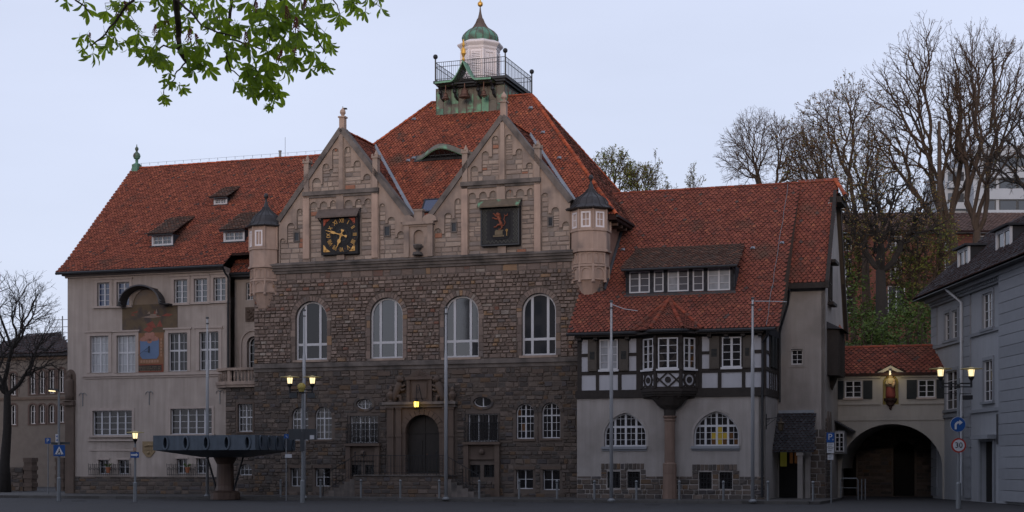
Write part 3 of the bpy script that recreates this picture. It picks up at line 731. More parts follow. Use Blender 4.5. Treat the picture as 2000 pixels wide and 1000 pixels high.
# lit lantern on a scroll bracket over the door
lan = thing('wall_lantern', 'lit yellow lantern on a scroll bracket above the arched main door', 'lantern', TF, U(813, -.6), -.6, Z(813, 795, -.6))
lx, lz2 = U(813, -.6), Z(813, 795, -.6); m = MB(); m.lathe(lx, -.6, [(.14, lz2), (.16, lz2+.28)], 6); part(lan, 'lantern_glass', m, LANTG)
m = MB()
for i in range(6): g = pi/3*i; m.bar((lx+.142*cos(g), -.6+.142*sin(g), lz2), (lx+.165*cos(g), -.6+.165*sin(g), lz2+.29), .013)
m.lathe(lx, -.6, [(.2, lz2+.29), (.1, lz2+.38), (.03, lz2+.42), (.02, lz2+.5)], 6); m.lathe(lx, -.6, [(.05, lz2-.06), (.16, lz2-.02), (.16, lz2)], 6); part(lan, 'lantern_cage', m, BLACK)
m = MB(); zt = Z(813, 752, -.6); m.tube([(lx, -.6, lz2+.5), (lx, -.6, zt-.2), (lx+.03, -.6, zt), (lx+.14, -.6, zt+.02), (lx+.18, -.55, zt-.2), (lx+.18, -.3, zt-.7), (lx+.18, -.02, zt-.8)], .018, 5)
m.tube([(lx+.09+.1*cos(t)*(1-t/13), -.6, zt-.3+.2*sin(t)*(1-t/13)) for t in np.linspace(0, 11, 16)], .014, 4); part(lan, 'bracket', m, BLACK)
pl = bpy.data.lights.new('lantern_light', 'POINT'); pl.energy = 9; pl.color = (1, .6, .2); pl.shadow_soft_size = .15
po = bpy.data.objects.new('lantern_light', pl); COL.objects.link(po); po.parent = lan; po.location = (0, -.28, .1)

# --- gable storey
G = lambda px, py: F(px, py, 0.)
top = ZC1
gout = [(U(546), top), (U(1114), top), G(1114, 392), G(983, 228), G(838, 425), G(838, 440), G(802, 440), G(800, 422), G(668, 253), G(546, 432)]
def arcade(bays, ybase, drops={}, drop=.10):
    z0 = Z((bays[0][0]+bays[-1][1])/2, ybase) if ybase else top+.0
    P = []
    for i, (x0, x1, yt) in enumerate(bays):
        a, b = U(x0), U(x1); h = (b-a)/2; zt = Z((x0+x1)/2, yt); sp = zt-h
        if i == 0: P.append((a, z0))
        P.append((a, sp))
        for q in range(1, 8):
            g = pi-pi*q/8; P.append(((a+b)/2+h*cos(g), sp+h*sin(g)))
        P.append((b, sp))
        if i < len(bays)-1:
            nx = bays[i+1]; hn = (U(nx[1])-U(nx[0]))/2; spn = Z((nx[0]+nx[1])/2, nx[2])-hn
            zd = Z((x1+nx[0])/2, drops[i]) if i in drops else min(sp, spn)-drop
            P += [(b, zd), (U(nx[0]), zd)]
        else: P.append((b, z0))
    return P
gh = [arcade([(611, 628, 348), (631, 645, 320), (650, 663, 290)], 374), arcade([(674, 687, 287), (692, 706, 314), (711, 725, 340)], 370),
      arcade([(607, 621, 395), (626, 641, 394), (646, 658, 392), (674, 690, 391), (695, 708, 389), (713, 727, 388)], None, {2: 413}),
      arcade([(548, 559, 466), (562, 577, 436), (581, 593, 408)], None), arcade([(742, 754, 398), (758, 773, 424), (777, 791, 452)], None),
      arcade([(920, 935, 325), (942, 956, 296), (962, 975, 266)], 354), arcade([(988, 1002, 263), (1008, 1022, 291), (1028, 1042, 318)], 350),
      arcade([(916, 931, 377), (937, 952, 375), (957, 971, 373), (989, 1004, 371), (1009, 1025, 370), (1030, 1044, 368)], None, {2: 397}),
      arcade([(849, 864, 446), (869, 884, 416), (889, 902, 388)], None), arcade([(1058, 1072, 377), (1078, 1093, 405), (1099, 1113, 433)], None)]
gh[2] = [p for p in gh[2]]
mb = MB(); mb.wall(MP, gout, [], .0, .45); gb = part(town, 'gable_wall', mb, MORTARG)
# dressed stone layer with the stepped arcades cut out; the lowest edge of every arcade is open to the cornice, 2 cm above it
ghl = [[(x, max(z, top+.02)) for x, z in hl] for hl in gh]
mb = MB(); mb.wall(MP, gout, ghl, -.09, .085); part(town, 'blind_arcade', mb, DRESS, gb)
clockcut = outline(*RC(628, 706, 424, 498)); crestcut = outline(*RC(940, 1019, 403, 481))
slits = [RC(576, 584, 455, 470), RC(752, 761, 443, 460), RC(883, 891, 436, 452), RC(1072, 1079, 425, 441)]
allr = []
for hl in ghl:
    zs = [p[1] for p in hl]
    allr += lay_stones(MP, hl, [clockcut, crestcut]+[outline(*grow(s_, .05, .05)) for s_ in slits], min(zs), max(zs)-.02, (.19, .30), (.26, .7), RNG)
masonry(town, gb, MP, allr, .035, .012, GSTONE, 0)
for s_ in slits:
    mb = MB(); mb.ring(MP, outline(*grow(s_, .06, .06)), outline(*s_), -.06, .02); w_ = part(town, 'slit_window', mb, CORN, gb); mb = MB(); mb.box(MP, *s_, -.015, .01); part(town, 'slit_pane', mb, GLASSD, gb)
def coping(p, q, th=.27, k0=-.2, k1=.5, mat=DRESS, ext=.0):
    p = Vector(p); q = Vector(q); e = (q-p).normalized(); n = Vector((-e.y, e.x)); n = n if n.y > 0 else -n
    mb = MB(); mb.poly(MP, [tuple(p-n*th*.5), tuple(q-n*th*.5), tuple(q+n*th*.5), tuple(p+n*th*.5)], k0, k1); return mb
for p, q in (((546, 432), (668, 253)), ((668, 253), (801, 424)), ((838, 427), (983, 228)), ((983, 228), (1116, 394))):
    part(town, 'coping', coping(G(*p), G(*q)), CORN, gb)
for (px, pt, pb, x0, x1, ytip) in ((668, 208, 256, 664, 674, 216), (983, 185, 232, 979, 989, 186)):
    c0 = U(px); zt, zb_ = Z(px, pt), Z(px, pb+6); m = MB(); hw = .15; yy = .1
    m.b3(c0-hw, c0+hw, yy-hw, yy+hw, zb_-.2, Z(px, ytip+14)); m.b3(c0-hw-.05, c0+hw+.05, yy-hw-.05, yy+hw+.05, Z(px, ytip+14), Z(px, ytip+11))
    z = Z(px, ytip+11); m.lathe(c0, yy, [(.1, z), (.09, z+.08), (.17, z+.2), (.15, z+.32), (.06, z+.42), (.02, z+.5)], 8); part(town, 'finial', m, PINK, gb)
m = MB(); z = Z(668, 222); m.bar((U(668), .1, z), (U(668), .1, Z(668, 207)), .018); m.poly(fm(.1), [(U(668), Z(668, 214)), (U(677), Z(677, 213)), (U(676), Z(676, 210)), (U(672), Z(672, 209.5)), (U(668), Z(668, 210))], -.01, .01); part(town, 'weather_vane', m, BLACK, gb)
for px, y0, y1 in ((601, 307, 380), (735, 297, 374), (910, 288, 362), (1051, 278, 354)):
    c0 = U(px); m = MB(); hw = .145; z0, z1 = Z(px, y1), Z(px, y0+13)
    m.box(MP, c0-hw, c0+hw, z0, z1, -.2, .16); m.box(MP, c0-hw-.05, c0+hw+.05, z1, z1+.1, -.25, .21)
    for sx in (-1, 1):
        for k in (-.23, .12): m.box(MP, c0+sx*hw-.05, c0+sx*hw+.05, z1+.1, z1+.22, k, k+.07)
    m.lathe(c0, -.02, [(.12, z1+.1), (.10, z1+.16), (.13, z1+.22), (.01, z1+.48)], 6); part(town, 'pinnacle', m, DRESS, gb)
for x0, y0, x1, y1 in ((594, 380, 742, 371), (902, 361, 1058, 351)):
    zm = (Z(x0, y0)+Z(x1, y1))/2; mb = MB(); mb.box(MP, U(x0), U(x1), zm-.12, zm+.1, -.26, -.09); mb.box(MP, U(x0)+.03, U(x1)-.03, zm-.25, zm-.12, -.17, -.09); part(town, 'string_course', mb, CORN, gb)
for x0, x1, y0, y1 in ((594, 606, 384, 506), (728, 740, 378, 504), (659, 673, 381, 414), (903, 915, 364, 500), (1045, 1057, 358, 492), (972, 988, 358, 397), (664, 672, 262, 374), (979, 987, 240, 354), (660, 675, 497, 508), (974, 990, 482, 500)):
    r = RC(x0, x1, y0, y1); mb = MB(); mb.box(MP, r[0], r[1], max(r[2], top+.005), r[3], -.17, -.02); part(town, 'pilaster', mb, PINK if y1-y0 > 60 and y0 > 300 else DRESS, gb)
# niche bay between the gables
r = RC(795, 847, 438, 500); nr = RC(811, 831, 450, 486)
mb = MB(); mb.wall(MP, [(r[0], top+.005), (r[1], top+.005), (r[1], r[3]), (r[0], r[3])], [outline(*nr, 'round')], -.24, .2, back=.24); nb_ = part(town, 'niche_bay', mb, DRESS, gb)
mb = MB(); mb.box(MP, nr[0], nr[1], nr[2], nr[3], -.055, -.04); part(town, 'niche_back', mb, MORTAR, nb_)
for x0, x1 in ((793, 803), (839, 849)):
    rr = RC(x0, x1, 440, 500); mb = MB(); mb.box(MP, rr[0], rr[1], top+.005, rr[3], -.33, -.24); part(town, 'pilaster', mb, DRESS, nb_)
mb = MB(); rr = RC(791, 851, 434, 440); mb.box(MP, *rr, -.4, .1); mb.box(MP, U(791)+.1, U(851)-.1, rr[2]-.1, rr[2], -.3, 0); part(town, 'niche_cornice', mb, DRESS, nb_)
mb = MB(); z = rr[3]
for x in (800, 842): 
    c0 = U(x); mb.poly(MP, [(c0-.42, z), (c0+.42, z)]+[(c0+.42*cos(pi*i/8), z+.36*sin(pi*i/8)) for i in range(1, 8)], -.3, -.1)
q = RC(813, 829, 414, 436); mb.box(MP, q[0], q[1], z, q[3], -.34, 0); mb.box(MP, q[0]-.05, q[1]+.05, q[3], q[3]+.1, -.38, .02)
part(town, 'niche_crest', mb, DRESS, nb_)
m = MB(); c0 = MP(U(821), 0, -.38); z = Z(821, 500); m.lathe(c0[0], c0[1], [(.3, z), (.24, z+.14), (.07, z+.2), (.07, z+.26), (.2, z+.36), (.26, z+.5), (.24, z+.56)], 10); part(town, 'stone_bowl', m, CORN, nb_)

# clock
ck = thing('wall_clock', 'square black clock with gilded Roman numerals and hands on the left gable', 'clock', TF, U(667), 0, Z(667, 498))
r = RC(632, 703, 423, 498); mb = MB(); mb.box(MP, *r, -.30, .0); part(ck, 'clock_board', mb, BLACKF)
ccx, ccz = F(667.5, 459, -.3); k = -.32; R_ = (r[1]-r[0])*.455
m = MB(); m.ring(MP, [(ccx+R_*cos(t), ccz+R_*sin(t)) for t in np.linspace(0, 2*pi, 40, endpoint=False)], [(ccx+R_*.95*cos(t), ccz+R_*.95*sin(t)) for t in np.linspace(0, 2*pi, 40, endpoint=False)], -.34, -.30)
m.ring(MP, [(ccx+R_*.60*cos(t), ccz+R_*.60*sin(t)) for t in np.linspace(0, 2*pi, 40, endpoint=False)], [(ccx+R_*.57*cos(t), ccz+R_*.57*sin(t)) for t in np.linspace(0, 2*pi, 40, endpoint=False)], -.33, -.30); part(ck, 'dial_ring', m, BLACK)
for i, s_ in enumerate(['XII', 'I', 'II', 'III', 'IIII', 'V', 'VI', 'VII', 'VIII', 'IX', 'X', 'XI']):
    g = radians(90-30*i); me = text_mesh(s_, R_*.33, .012, GOLDF)
    o = inst(ck, 'numeral', me, MP(ccx+R_*.78*cos(g), ccz+R_*.78*sin(g), -.325)); o.rotation_mode = 'XYZ'
    o.matrix_local = Matrix.Translation(o.location) @ Matrix.Rotation(radians(30*i), 4, 'Y') @ Matrix.Rotation(pi/2, 4, 'X') @ Matrix.Diagonal((.72 if len(s_) > 2 else .85, 1.05, 1, 1))
for i in range(12):
    g = radians(75-30*i); m = MB(); m.lathe(0, 0, [(.045, 0), (.03, .02)], 6); me = mesh_of(m, 'dot'); me.materials.append(BRONZE)
    inst(ck, 'dial_stud', me, MP(ccx+R_*.8*cos(g), ccz+R_*.8*sin(g), -.30), None, (pi/2, 0, 0))
m = MB()
for q in range(9):
    g = 2*pi*q/9; m.tube([MP(ccx+R_*rr*cos(g+tw), ccz+R_*rr*sin(g+tw), -.31) for rr, tw in ((.1, 0), (.3, .2), (.45, .5), (.52, .1))], .012, 4)
m.ring(MP, [(ccx+R_*.34*cos(t), ccz+R_*.34*sin(t)) for t in np.linspace(0, 2*pi, 24, endpoint=False)], [(ccx+R_*.31*cos(t), ccz+R_*.31*sin(t)) for t in np.linspace(0, 2*pi, 24, endpoint=False)], -.32, -.30); part(ck, 'dial_tracery', m, GREYBACK)
def hand(ang, L, tail, wd):
    c_, s2 = cos(ang), sin(ang); W_ = lambda a, b: (ccx+a*c_-b*s2, ccz+a*s2+b*c_)
    half = [(-tail, wd*.9), (-tail*.72, wd*.9), (-tail*.6, wd*.3), (-wd*.8, wd*.3), (-wd*.5, wd), (wd*.5, wd), (wd*.8, wd*.35), (L*.35, wd*.4), (L*.45, wd*1.0), (L*.6, wd*1.0), (L*.68, wd*.4), (L, wd*.12)]
    m = MB(); m.poly(MP, [W_(a, b) for a, b in half]+[W_(a, -b) for a, b in half[::-1]], -.40, -.385); return m
part(ck, 'minute_hand', hand(radians(163), R_*.98, R_*.36, R_*.07), GOLDF); part(ck, 'hour_hand', hand(radians(250), R_*.70, R_*.3, R_*.10), GOLDF)
for sx, sz, cm in ((-1, 1, REDP), (1, 1, REDP), (-1, -1, GOLDF), (1, -1, GOLDF)):   # wing shaped corner ornaments
    x = (r[0]+r[1])/2+sx*(r[1]-r[0])*.43; z = (r[2]+r[3])/2+sz*(r[3]-r[2])*.43; L = R_*.40; m = MB()
    for q in range(3):
        g0 = q*.22; P = [(x, z-sz*q*.03), (x-sx*L*cos(.15+g0)*.6, z-sz*L*sin(.1+g0)*.25), (x-sx*L*cos(g0), z-sz*L*.25*sin(g0)-sz*.03*q), (x-sx*L*.6, z-sz*L*.1)]
        m.poly(MP, [(x, z), (x-sx*L*(1-.16*q), z+sz*.0-sz*.04*q), (x-sx*L*(.8-.16*q), z-sz*(.09+.04*q)), (x-sx*.08, z-sz*.13)], -.33-.004*q, -.30)
        m.poly(MP, [(x, z), (x-sx*.04*q, z-sz*L*(1-.16*q)), (x-sx*(.09+.04*q), z-sz*L*(.8-.16*q)), (x-sx*.13, z-sz*.08)], -.334-.004*q, -.30)
    m.ball(MP(x-sx*.12, z-sz*.12, -.33), .085, 8, 5); part(ck, 'corner_ornament', m, cm)
def hood(root, x0, x1, yt, yb, mat, name):
    a, b, z0, z1 = RC(x0, x1, yt, yb); m = MB(); n = 5
    m.grid([[MP(a-.0+(.06 if q else 0)*0, z1-(z1-z0)*(q/n)**1.5, -.1-.5*q/n) for q in range(n+1)], [MP(b, z1-(z1-z0)*(q/n)**1.5, -.1-.5*q/n) for q in range(n+1)]])
    m.box(MP, a, b, z0-.07, z0, -.62, -.55); m.grid([[MP(a, z1-.05, -.1), MP(a, z0-.03, -.55)], [MP(b, z1-.05, -.1), MP(b, z0-.03, -.55)]])
    for i in range(9): aa = a+(b-a)*i/8; m.bar(MP(aa, z1+.01, -.1), MP(aa, z0+.02, -.6), .014)
    for aa in (a+.12, b-.12): m.bar(MP(aa, z0-.3, -.05), MP(aa, z0-.05, -.5), .03)
    part(root, name, m, mat)
hood(ck, 625, 706, 408, 425, COPPERBR, 'clock_hood')
# crest board with a rampant lion
cb = thing('crest_board', 'dark board with a red rampant lion in a zigzag border on the right gable', 'coat of arms', TF, U(980), 0, Z(980, 481))
r = RC(943, 1018, 404, 481); mb = MB(); mb.box(MP, *r, -.30, .0); part(cb, 'board', mb, BLACKF)
x0, x1, z0, z1 = r; W_, H_ = x1-x0, z1-z0
m = MB(); m.ring(MP, outline(*r), inset(outline(*r), .06), -.36, -.30); part(cb, 'board_frame', m, GREYBACK)
ZIG = M('zigzag_faded_paint', (.085, .085, .075), .8, .3, 5., isl=.2)
for vert, c_ in ((1, x0+.2), (1, x1-.2), (0, z1-.17), (0, z0+.2)):
    n = 8 if vert else 7; m = MB(); t = .055; amp = .07; P = []; lo_, hi_ = ((z0+.12, z1-.12) if vert else (x0+.32, x1-.32))
    for i in range(2*n+1):
        q = lo_+(hi_-lo_)*i/(2*n); dv = amp if i % 2 else -amp; P.append((c_+dv, q) if vert else (q, c_+dv))
    for off in ((-.07, .07) if vert else (0,)):
        A = [((p[0]+off-t*.5, p[1]+.0) if vert else (p[0], p[1]+off-t*.5)) for p in P]; B = [((p[0]+off+t*.5, p[1]) if vert else (p[0], p[1]+off+t*.5)) for p in P]
        m.grid([[MP(*p, -.318) for p in A], [MP(*p, -.318) for p in B]])
    part(cb, 'zigzag_band', m, ZIG)
sx0, sx1 = x0+W_*.24, x1-W_*.24; sz0, sz1 = z0+H_*.14, z1-H_*.16; scx = (sx0+sx1)/2
m = MB(); m.poly(MP, [(sx0, sz1), (sx0, sz0+.3), (sx0+.12, sz0+.1), (scx, sz0), (sx1-.12, sz0+.1), (sx1, sz0+.3), (sx1, sz1)], -.34, -.30); part(cb, 'shield', m, M('shield_black', (.012, .012, .015), .7, .3, 5.))
m = MB(); lx, lz3 = scx-.02, sz0+(sz1-sz0)*.72; s2 = W_*.24; T_ = lambda a, b, k=-.38: MP(lx+a*s2, lz3+b*s2, k)
m.tube([T_(.22, -.62), T_(.2, -.38), T_(.06, -.1), T_(-.06, .2), T_(-.14, .46)], [.075, .085, .065, .085, .06], 7)
m.ball(T_(-.17, .56), .10, 8, 6); m.ball(T_(-.05, .5), .085, 8, 6); m.tube([T_(-.2, .58), T_(-.38, .52)], [.05, .03], 6); m.tube([T_(-.2, .52), T_(-.36, .44)], [.03, .02], 5)
for q in range(5): m.tube([T_(-.02+.04*q, .62-.12*q), T_(.12+.03*q, .6-.13*q)], [.03, .01], 4)
for P, R2 in (([(-.08, .3), (-.4, .42), (-.52, .62), (-.66, .66)], [.05, .035, .028, .035]), ([(-.04, .1), (-.4, .1), (-.6, .22), (-.76, .2)], [.05, .035, .028, .035]), ([(.16, -.5), (-.14, -.5), (-.34, -.72), (-.56, -.72)], [.07, .05, .03, .038]), ([(.26, -.55), (.3, -.8), (.12, -.98), (-.06, -.98)], [.065, .042, .03, .038]),
              ([(.26, -.5), (.5, -.62), (.66, -.3), (.5, .02), (.62, .36), (.86, .42), (.92, .62)], [.026, .024, .024, .024, .026, .032, .012]), ([(.62, .36), (.52, .58)], [.026, .01])):
    m.tube([T_(*p) for p in P], R2, 6)
part(cb, 'lion', m, M('faded_red_gilt', (.25, .075, .04), .7, .3, 8.), smooth=True)
m = MB(); bx0 = scx-.26; bz = sz0+.16; m.box(MP, bx0, bx0+.42, bz+.1, bz+.3, -.38, -.34); m.box(MP, bx0-.1, bx0+.5, bz, bz+.08, -.38, -.34); m.box(MP, bx0+.04, bx0+.46, bz+.30, bz+.35, -.39, -.34); part(cb, 'open_book', m, M('faded_ochre', (.18, .14, .09), .8, .3, 6.))
m = MB(); m.tube([MP(sx1-.16+.05*cos(t), bz+.32+.05*sin(t), -.37) for t in np.linspace(0, 6, 9)], .014, 4); m.bar(MP(sx1-.16, bz+.27, -.37), MP(sx1-.16, bz+.03, -.37), .012); part(cb, 'gold_key', m, GOLDF)
hood(cb, 939, 1021, 389, 405, M('mossy_brown_copper', (.13, .10, .07), .7, .3, 3., streak=.3, stain=((.13, .26, .16), .6, .68, 2.2)), 'board_hood')

# --- corner turrets
def turret(px, R_, yy, ang, left):
    cu, cd = U(px, .35), .35; zf = lambda y: Z(px, y, -.4)
    root = town
    yeave, ywin0, ywin1, yband1, yp, yband2, ya, yb2, ybot = yy
    ap = R_*cos(pi/8); m = MB(); ph = pi/8
    m.lathe(cu, cd, [(.06, zf(ybot)-.5), (R_*.55, zf(ybot)), (R_*.86, zf(yb2)), (R_*.93, zf(yb2)+.02)], 8, ph)
    tb = part(root, 'turret', m, PINK)
    m = MB(); m.lathe(cu, cd, [(R_*.90, zf(yb2)), (R_*.90, zf(ya)), (R_*.98, zf(ya)), (R_*.98, zf(ya)+.1), (R_*.94, zf(ya)+.12), (R_*.94, zf(yband2)-.05), (R_*1.08, zf(yband2)-.03), (R_*1.08, zf(yband2)+.08), (R_, zf(yband2)+.1), (R_, zf(yband1)-.06), (R_*1.06, zf(yband1)-.04), (R_*1.06, zf(yband1)+.05), (R_*.985, zf(yband1)+.06), (R_*.985, zf(yeave))], 8, ph); part(root, 'turret_body', m, PINK, tb)
    for i in range(8):
        g = ph+i*pi/4; x, y = cu+R_*1.0*cos(g), cd+R_*1.0*sin(g)
        if y > cd+.5: continue
        m = MB(); m.lathe(x, y, [(.06, zf(yband1)+.06), (.06, zf(yeave))], 6); part(root, 'turret_shaft', m, PINK, tb); m = MB(); m.lathe(cu+R_*.93*cos(g), cd+R_*.93*sin(g), [(.09, zf(yb2)-.12), (.09, zf(yb2)-.03), (.06, zf(yb2)), (.06, zf(ya))], 6); part(root, 'turret_shaft', m, PINK, tb)
    for a in (-135, -90, -45):
        n_ = (cos(radians(a)), sin(radians(a))); t_ = (-n_[1], n_[0])
        mp = lambda x, z, k=0., n_=n_, t_=t_, q=ap*.985: (cu+n_[0]*(q-k)+t_[0]*x, cd+n_[1]*(q-k)+t_[1]*x, z)
        fw = R_*sin(pi/8); ww = fw*.66
        if not (left and a == -45):
            window(root, mp, (-ww, ww, zf(ywin1), zf(ywin0)), -.02, cols=2, rows=2 if not left or a != -90 else (), heavy=[], fw=.085, mw=.035, frame=WHITEL, glass=GLASSL if not left else CURT, name='turret_window', parent=tb)
            m = MB(); m.ring(mp, outline(-ww-.07, ww+.07, zf(ywin1)-.08, zf(ywin0)+.08), outline(-ww, ww, zf(ywin1), zf(ywin0)), -.05, .0); part(root, 'window_surround', m, PINK, tb)
        # little arcade reliefs
        mq = lambda x, z, k=0., n_=n_, t_=t_, q=R_*.94*cos(pi/8): (cu+n_[0]*(q-k)+t_[0]*x, cd+n_[1]*(q-k)+t_[1]*x, z)
        m = MB(); zt, zl = zf(yband2)-.08, zf(ya)+.14
        for c0 in (-fw*.42, fw*.42):
            m.ring(mq, outline(c0-fw*.40, c0+fw*.40, zl, zt, 'round'), inset(outline(c0-fw*.40, c0+fw*.40, zl, zt, 'round'), .05), -.04, .01)
        mr_ = lambda x, z, k=0., n_=n_, t_=t_, q=R_*.90*cos(pi/8): (cu+n_[0]*(q-k)+t_[0]*x, cd+n_[1]*(q-k)+t_[1]*x, z)
        m.ring(mr_, outline(-fw*.8, fw*.8, zf(yb2), zf(ya)-.02, 'round'), inset(outline(-fw*.8, fw*.8, zf(yb2), zf(ya)-.02, 'round'), .06), -.05, .01)
        part(root, 'turret_arcade', m, PINK, tb)
    return cu, cd, zf
def onion(root, cu, cd, R_, z0, z1, zball, mat, name='turret_roof', n=8, ph=pi/8, seams=16):
    Hh = z1-z0; prof = [(R_*1.28, z0-.05), (R_*1.30, z0), (R_*1.13, z0+Hh*.05), (R_*.98, z0+Hh*.13), (R_*.90, z0+Hh*.25), (R_*.77, z0+Hh*.36), (R_*.53, z0+Hh*.46), (R_*.31, z0+Hh*.56), (R_*.17, z0+Hh*.68), (R_*.08, z0+Hh*.85), (.03, z1)]
    m = MB(); m.lathe(cu, cd, prof, n, ph); d = part(root, name, m, mat)
    m = MB()
    for i in range(seams):
        g = 2*pi*i/seams+ph; f = 1.0 if i % 2 == 0 or n != 8 else cos(pi/8)
        m.tube([(cu+(r*f+.008)*cos(g), cd+(r*f+.008)*sin(g), z+.012) for r, z in prof[1:9]], .017, 4)
    part(root, 'roof_seams', m, mat, d)
    m = MB(); m.ball((cu, cd, z1+.1), .13, 10, 8, 1.15); m.lathe(cu, cd, [(.05, z1-.1), (.08, z1-.02), (.05, z1)], 8); part(root, 'roof_ball', m, mat, d); return d
cu, cd, zf = turret(1154, 1.0, (405, 413, 444, 449, 470, 490, 520, 546, 575), 0, False); onion(town, cu, cd, 1.0, zf(405), zf(345), 0, LEAD)
cu, cd, zf = turret(520, .92, (439, 449, 480, 485, 500, 521, 548, 571, 600), 0, True); onion(town, cu, cd, .88, zf(439), zf(381), 0, LEAD)

# --- main hipped roof
E0, E1, DE, ZE = -15.4, 5.5, .3, 14.4
RU0, RU1, RD, RZ = -6.9, -.95, 6.2, 22.35
SLM = (RZ-ZE)/(RD-DE)
u_eye, d_eye, z_eye = plane_hit(868, 309, DE, ZE, SLM); Lb = sqrt((RD-DE)**2+(RZ-ZE)**2); bh = Lb/(RZ-ZE)
eye_b = (z_eye-ZE)*bh; eye_w = 1.75; eye_h = .78; eye_L = 2.0
def eye_h_at(x): 
    t = abs(x-(u_eye))/eye_w
    return eye_h*(.5+.5*cos(pi*t)) if t < 1 else 0.
def lift_main(a, b, row):                                   # tiles swell over the eyebrow dormer
    if row < eye_b-.06 or b > eye_b+eye_L: return 0.
    return eye_h_at(a+E0)*(1-(b-eye_b)/eye_L)**1.2
fr = [(E0, DE, ZE), (E1, DE, ZE), (RU1, RD, RZ), (RU0, RD, RZ)]
tb0, tb1, td0 = U(852, 5.5), U(985, 5.5), 5.5; td1 = 9.5
mroof = None
mb = MB(); P = [Vector(p) for p in fr]+[Vector((E0, 12.1, ZE)), Vector((E1, 12.1, ZE))]
mb.add([tuple(p-Vector((0, 0, .03))) for p in P]+[(E0, DE, ZE-.25), (E1, DE, ZE-.25), (E1, 12.1, ZE-.25), (E0, 12.1, ZE-.25)], [(0, 1, 2, 3), (1, 5, 2), (4, 0, 3), (5, 4, 3, 2), (0, 6, 7, 1), (1, 7, 8, 5), (6, 9, 8, 7)])
mroof = part(town, 'roof', mb, TILEBASE)
tile_layer(town, mroof, fr, TILE, lift=lift_main, cut=lambda a, b: (b > (5.55-DE)*Lb/(RD-DE) and tb0 < a+E0 < tb1))
tile_layer(town, mroof, [(E1, DE, ZE), (E1, 12.1, ZE), (RU1, RD, RZ)], TILE)
tile_layer(town, mroof, [(E0, 12.1, ZE), (E0, DE, ZE), (RU0, RD, RZ)], TILE)
ridge_caps(town, (E0, DE, ZE), (RU0, RD, RZ), parent=mroof); ridge_caps(town, (E1, DE, ZE), (RU1, RD, RZ), parent=mroof)
ridge_caps(town, (E1, 12.1, ZE), (RU1, RD, RZ), parent=mroof); ridge_caps(town, (RU0, RD, RZ), (RU1, RD, RZ), parent=mroof)
# side wall under the eave
mb = MB(); mb.wall(smap(uR), [(0.05, -.1), (12, -.1), (12, ZE-.2), (.05, ZE-.2)], [], 0, .3); part(town, 'side_wall', mb, M('pink_sandstone_side', (.26, .15, .11), .9, .25, 3.))
mb = MB(); mb.b3(uL, uL+.3, .05, 12, -.1, ZE-.3); part(town, 'side_wall', mb, MORTAR)
mb = MB(); mb.b3(E1-.02, E1+.10, DE, 12.1, ZE-.12, ZE+.0); mb.b3(uR, E1-.02, DE+.3, 12, ZE-.28, ZE-.26); part(town, 'gutter', mb, GUTTER)
mb = MB()
for i in range(9): y = .9+i*.9; mb.b3(uR+.0, E1-.1, y, y+.18, ZE-.46, ZE-.285)
part(town, 'eave_bracket', mb, M('eave_brown_timber', (.09, .055, .04), .8, .3, 4.))
# eyebrow window
nz = Vector((0, -(RZ-ZE), RD-DE)).normalized(); bv = Vector((0, RD-DE, RZ-ZE)).normalized()
ey0 = Vector((0, DE, ZE))+bv*eye_b
m = MB(); xs = np.linspace(u_eye-eye_w, u_eye+eye_w, 25)
m.grid([[tuple(Vector((x, ey0.y, ey0.z))+nz*max(.02, eye_h_at(x)-.05)*q) for x in xs] for q in (0., 1.)]); part(town, 'eyebrow_pane', m, GLASSD, mroof)
m = MB(); m.grid([[tuple(Vector((x, ey0.y, ey0.z))-bv*.10+nz*(eye_h_at(x)+.03+q)) for x in xs] for q in (-.05, .03)]); m.grid([[tuple(Vector((x, ey0.y, ey0.z))-bv*(.10-.35*q)+nz*(eye_h_at(x)+.06)) for x in xs] for q in (0., 1.)]); part(town, 'eyebrow_trim', m, COPPERB, mroof)
m = MB()
for q in np.linspace(-.75, .75, 6): x = u_eye+q; p = Vector((x, ey0.y, ey0.z))-bv*.02; m.bar(p, p+nz*max(.03, eye_h_at(x)-.04), .022)
p = Vector((u_eye, ey0.y, ey0.z))+nz*.27-bv*.02; m.bar(p-Vector((.85, 0, 0)), p+Vector((.85, 0, 0)), .018); part(town, 'eyebrow_bars', m, GREYBACK, mroof)
m = MB(); m.grid([[tuple(Vector((x, ey0.y, ey0.z))-bv*(.1-.25*q)*2+nz*.07) for x in xs] for q in (0., 1.)]); part(town, 'eyebrow_sill', m, LEAD, mroof)
# snow hooks / small vent tiles
for px, y in ((808, 236), (808, 312), (797, 317), (868, 277), (1060, 262), (1092, 312), (1036, 214)):
    u, d, z = plane_hit(px, y, DE, ZE, SLM); m = MB(); p = Vector((u, d, z))+nz*.06
    m.add([tuple(p+Vector((-.14, 0, 0))), tuple(p+Vector((.14, 0, 0))), tuple(p+bv*.2+Vector((.1, 0, 0))), tuple(p+bv*.2-Vector((.1, 0, 0))), tuple(p+nz*.1+Vector((0, 0, 0)))], [(0, 1, 2, 3), (0, 1, 4), (1, 2, 4), (3, 0, 4), (2, 3, 4)]); part(town, 'vent_tile', m, ZINC, mroof)
# skylight between the gables
u, d, z = plane_hit(842, 404, DE, ZE, SLM); p = Vector((u, d, z)); m = MB()
mpR = lambda a, b, k=0.: tuple(p+Vector((a, 0, 0))+bv*b-nz*k)
m.ring(mpR, [(-.46, -.5), (.46, -.5), (.46, .5), (-.46, .5)], [(-.38, -.42), (.38, -.42), (.38, .42), (-.38, .42)], -.14, .0); sk = part(town, 'skylight', m, GUTTER, mroof)
m = MB(); m.box(mpR, -.39, .39, -.43, .43, -.12, -.1); part(town, 'skylight_pane', m, BLUEG, mroof)
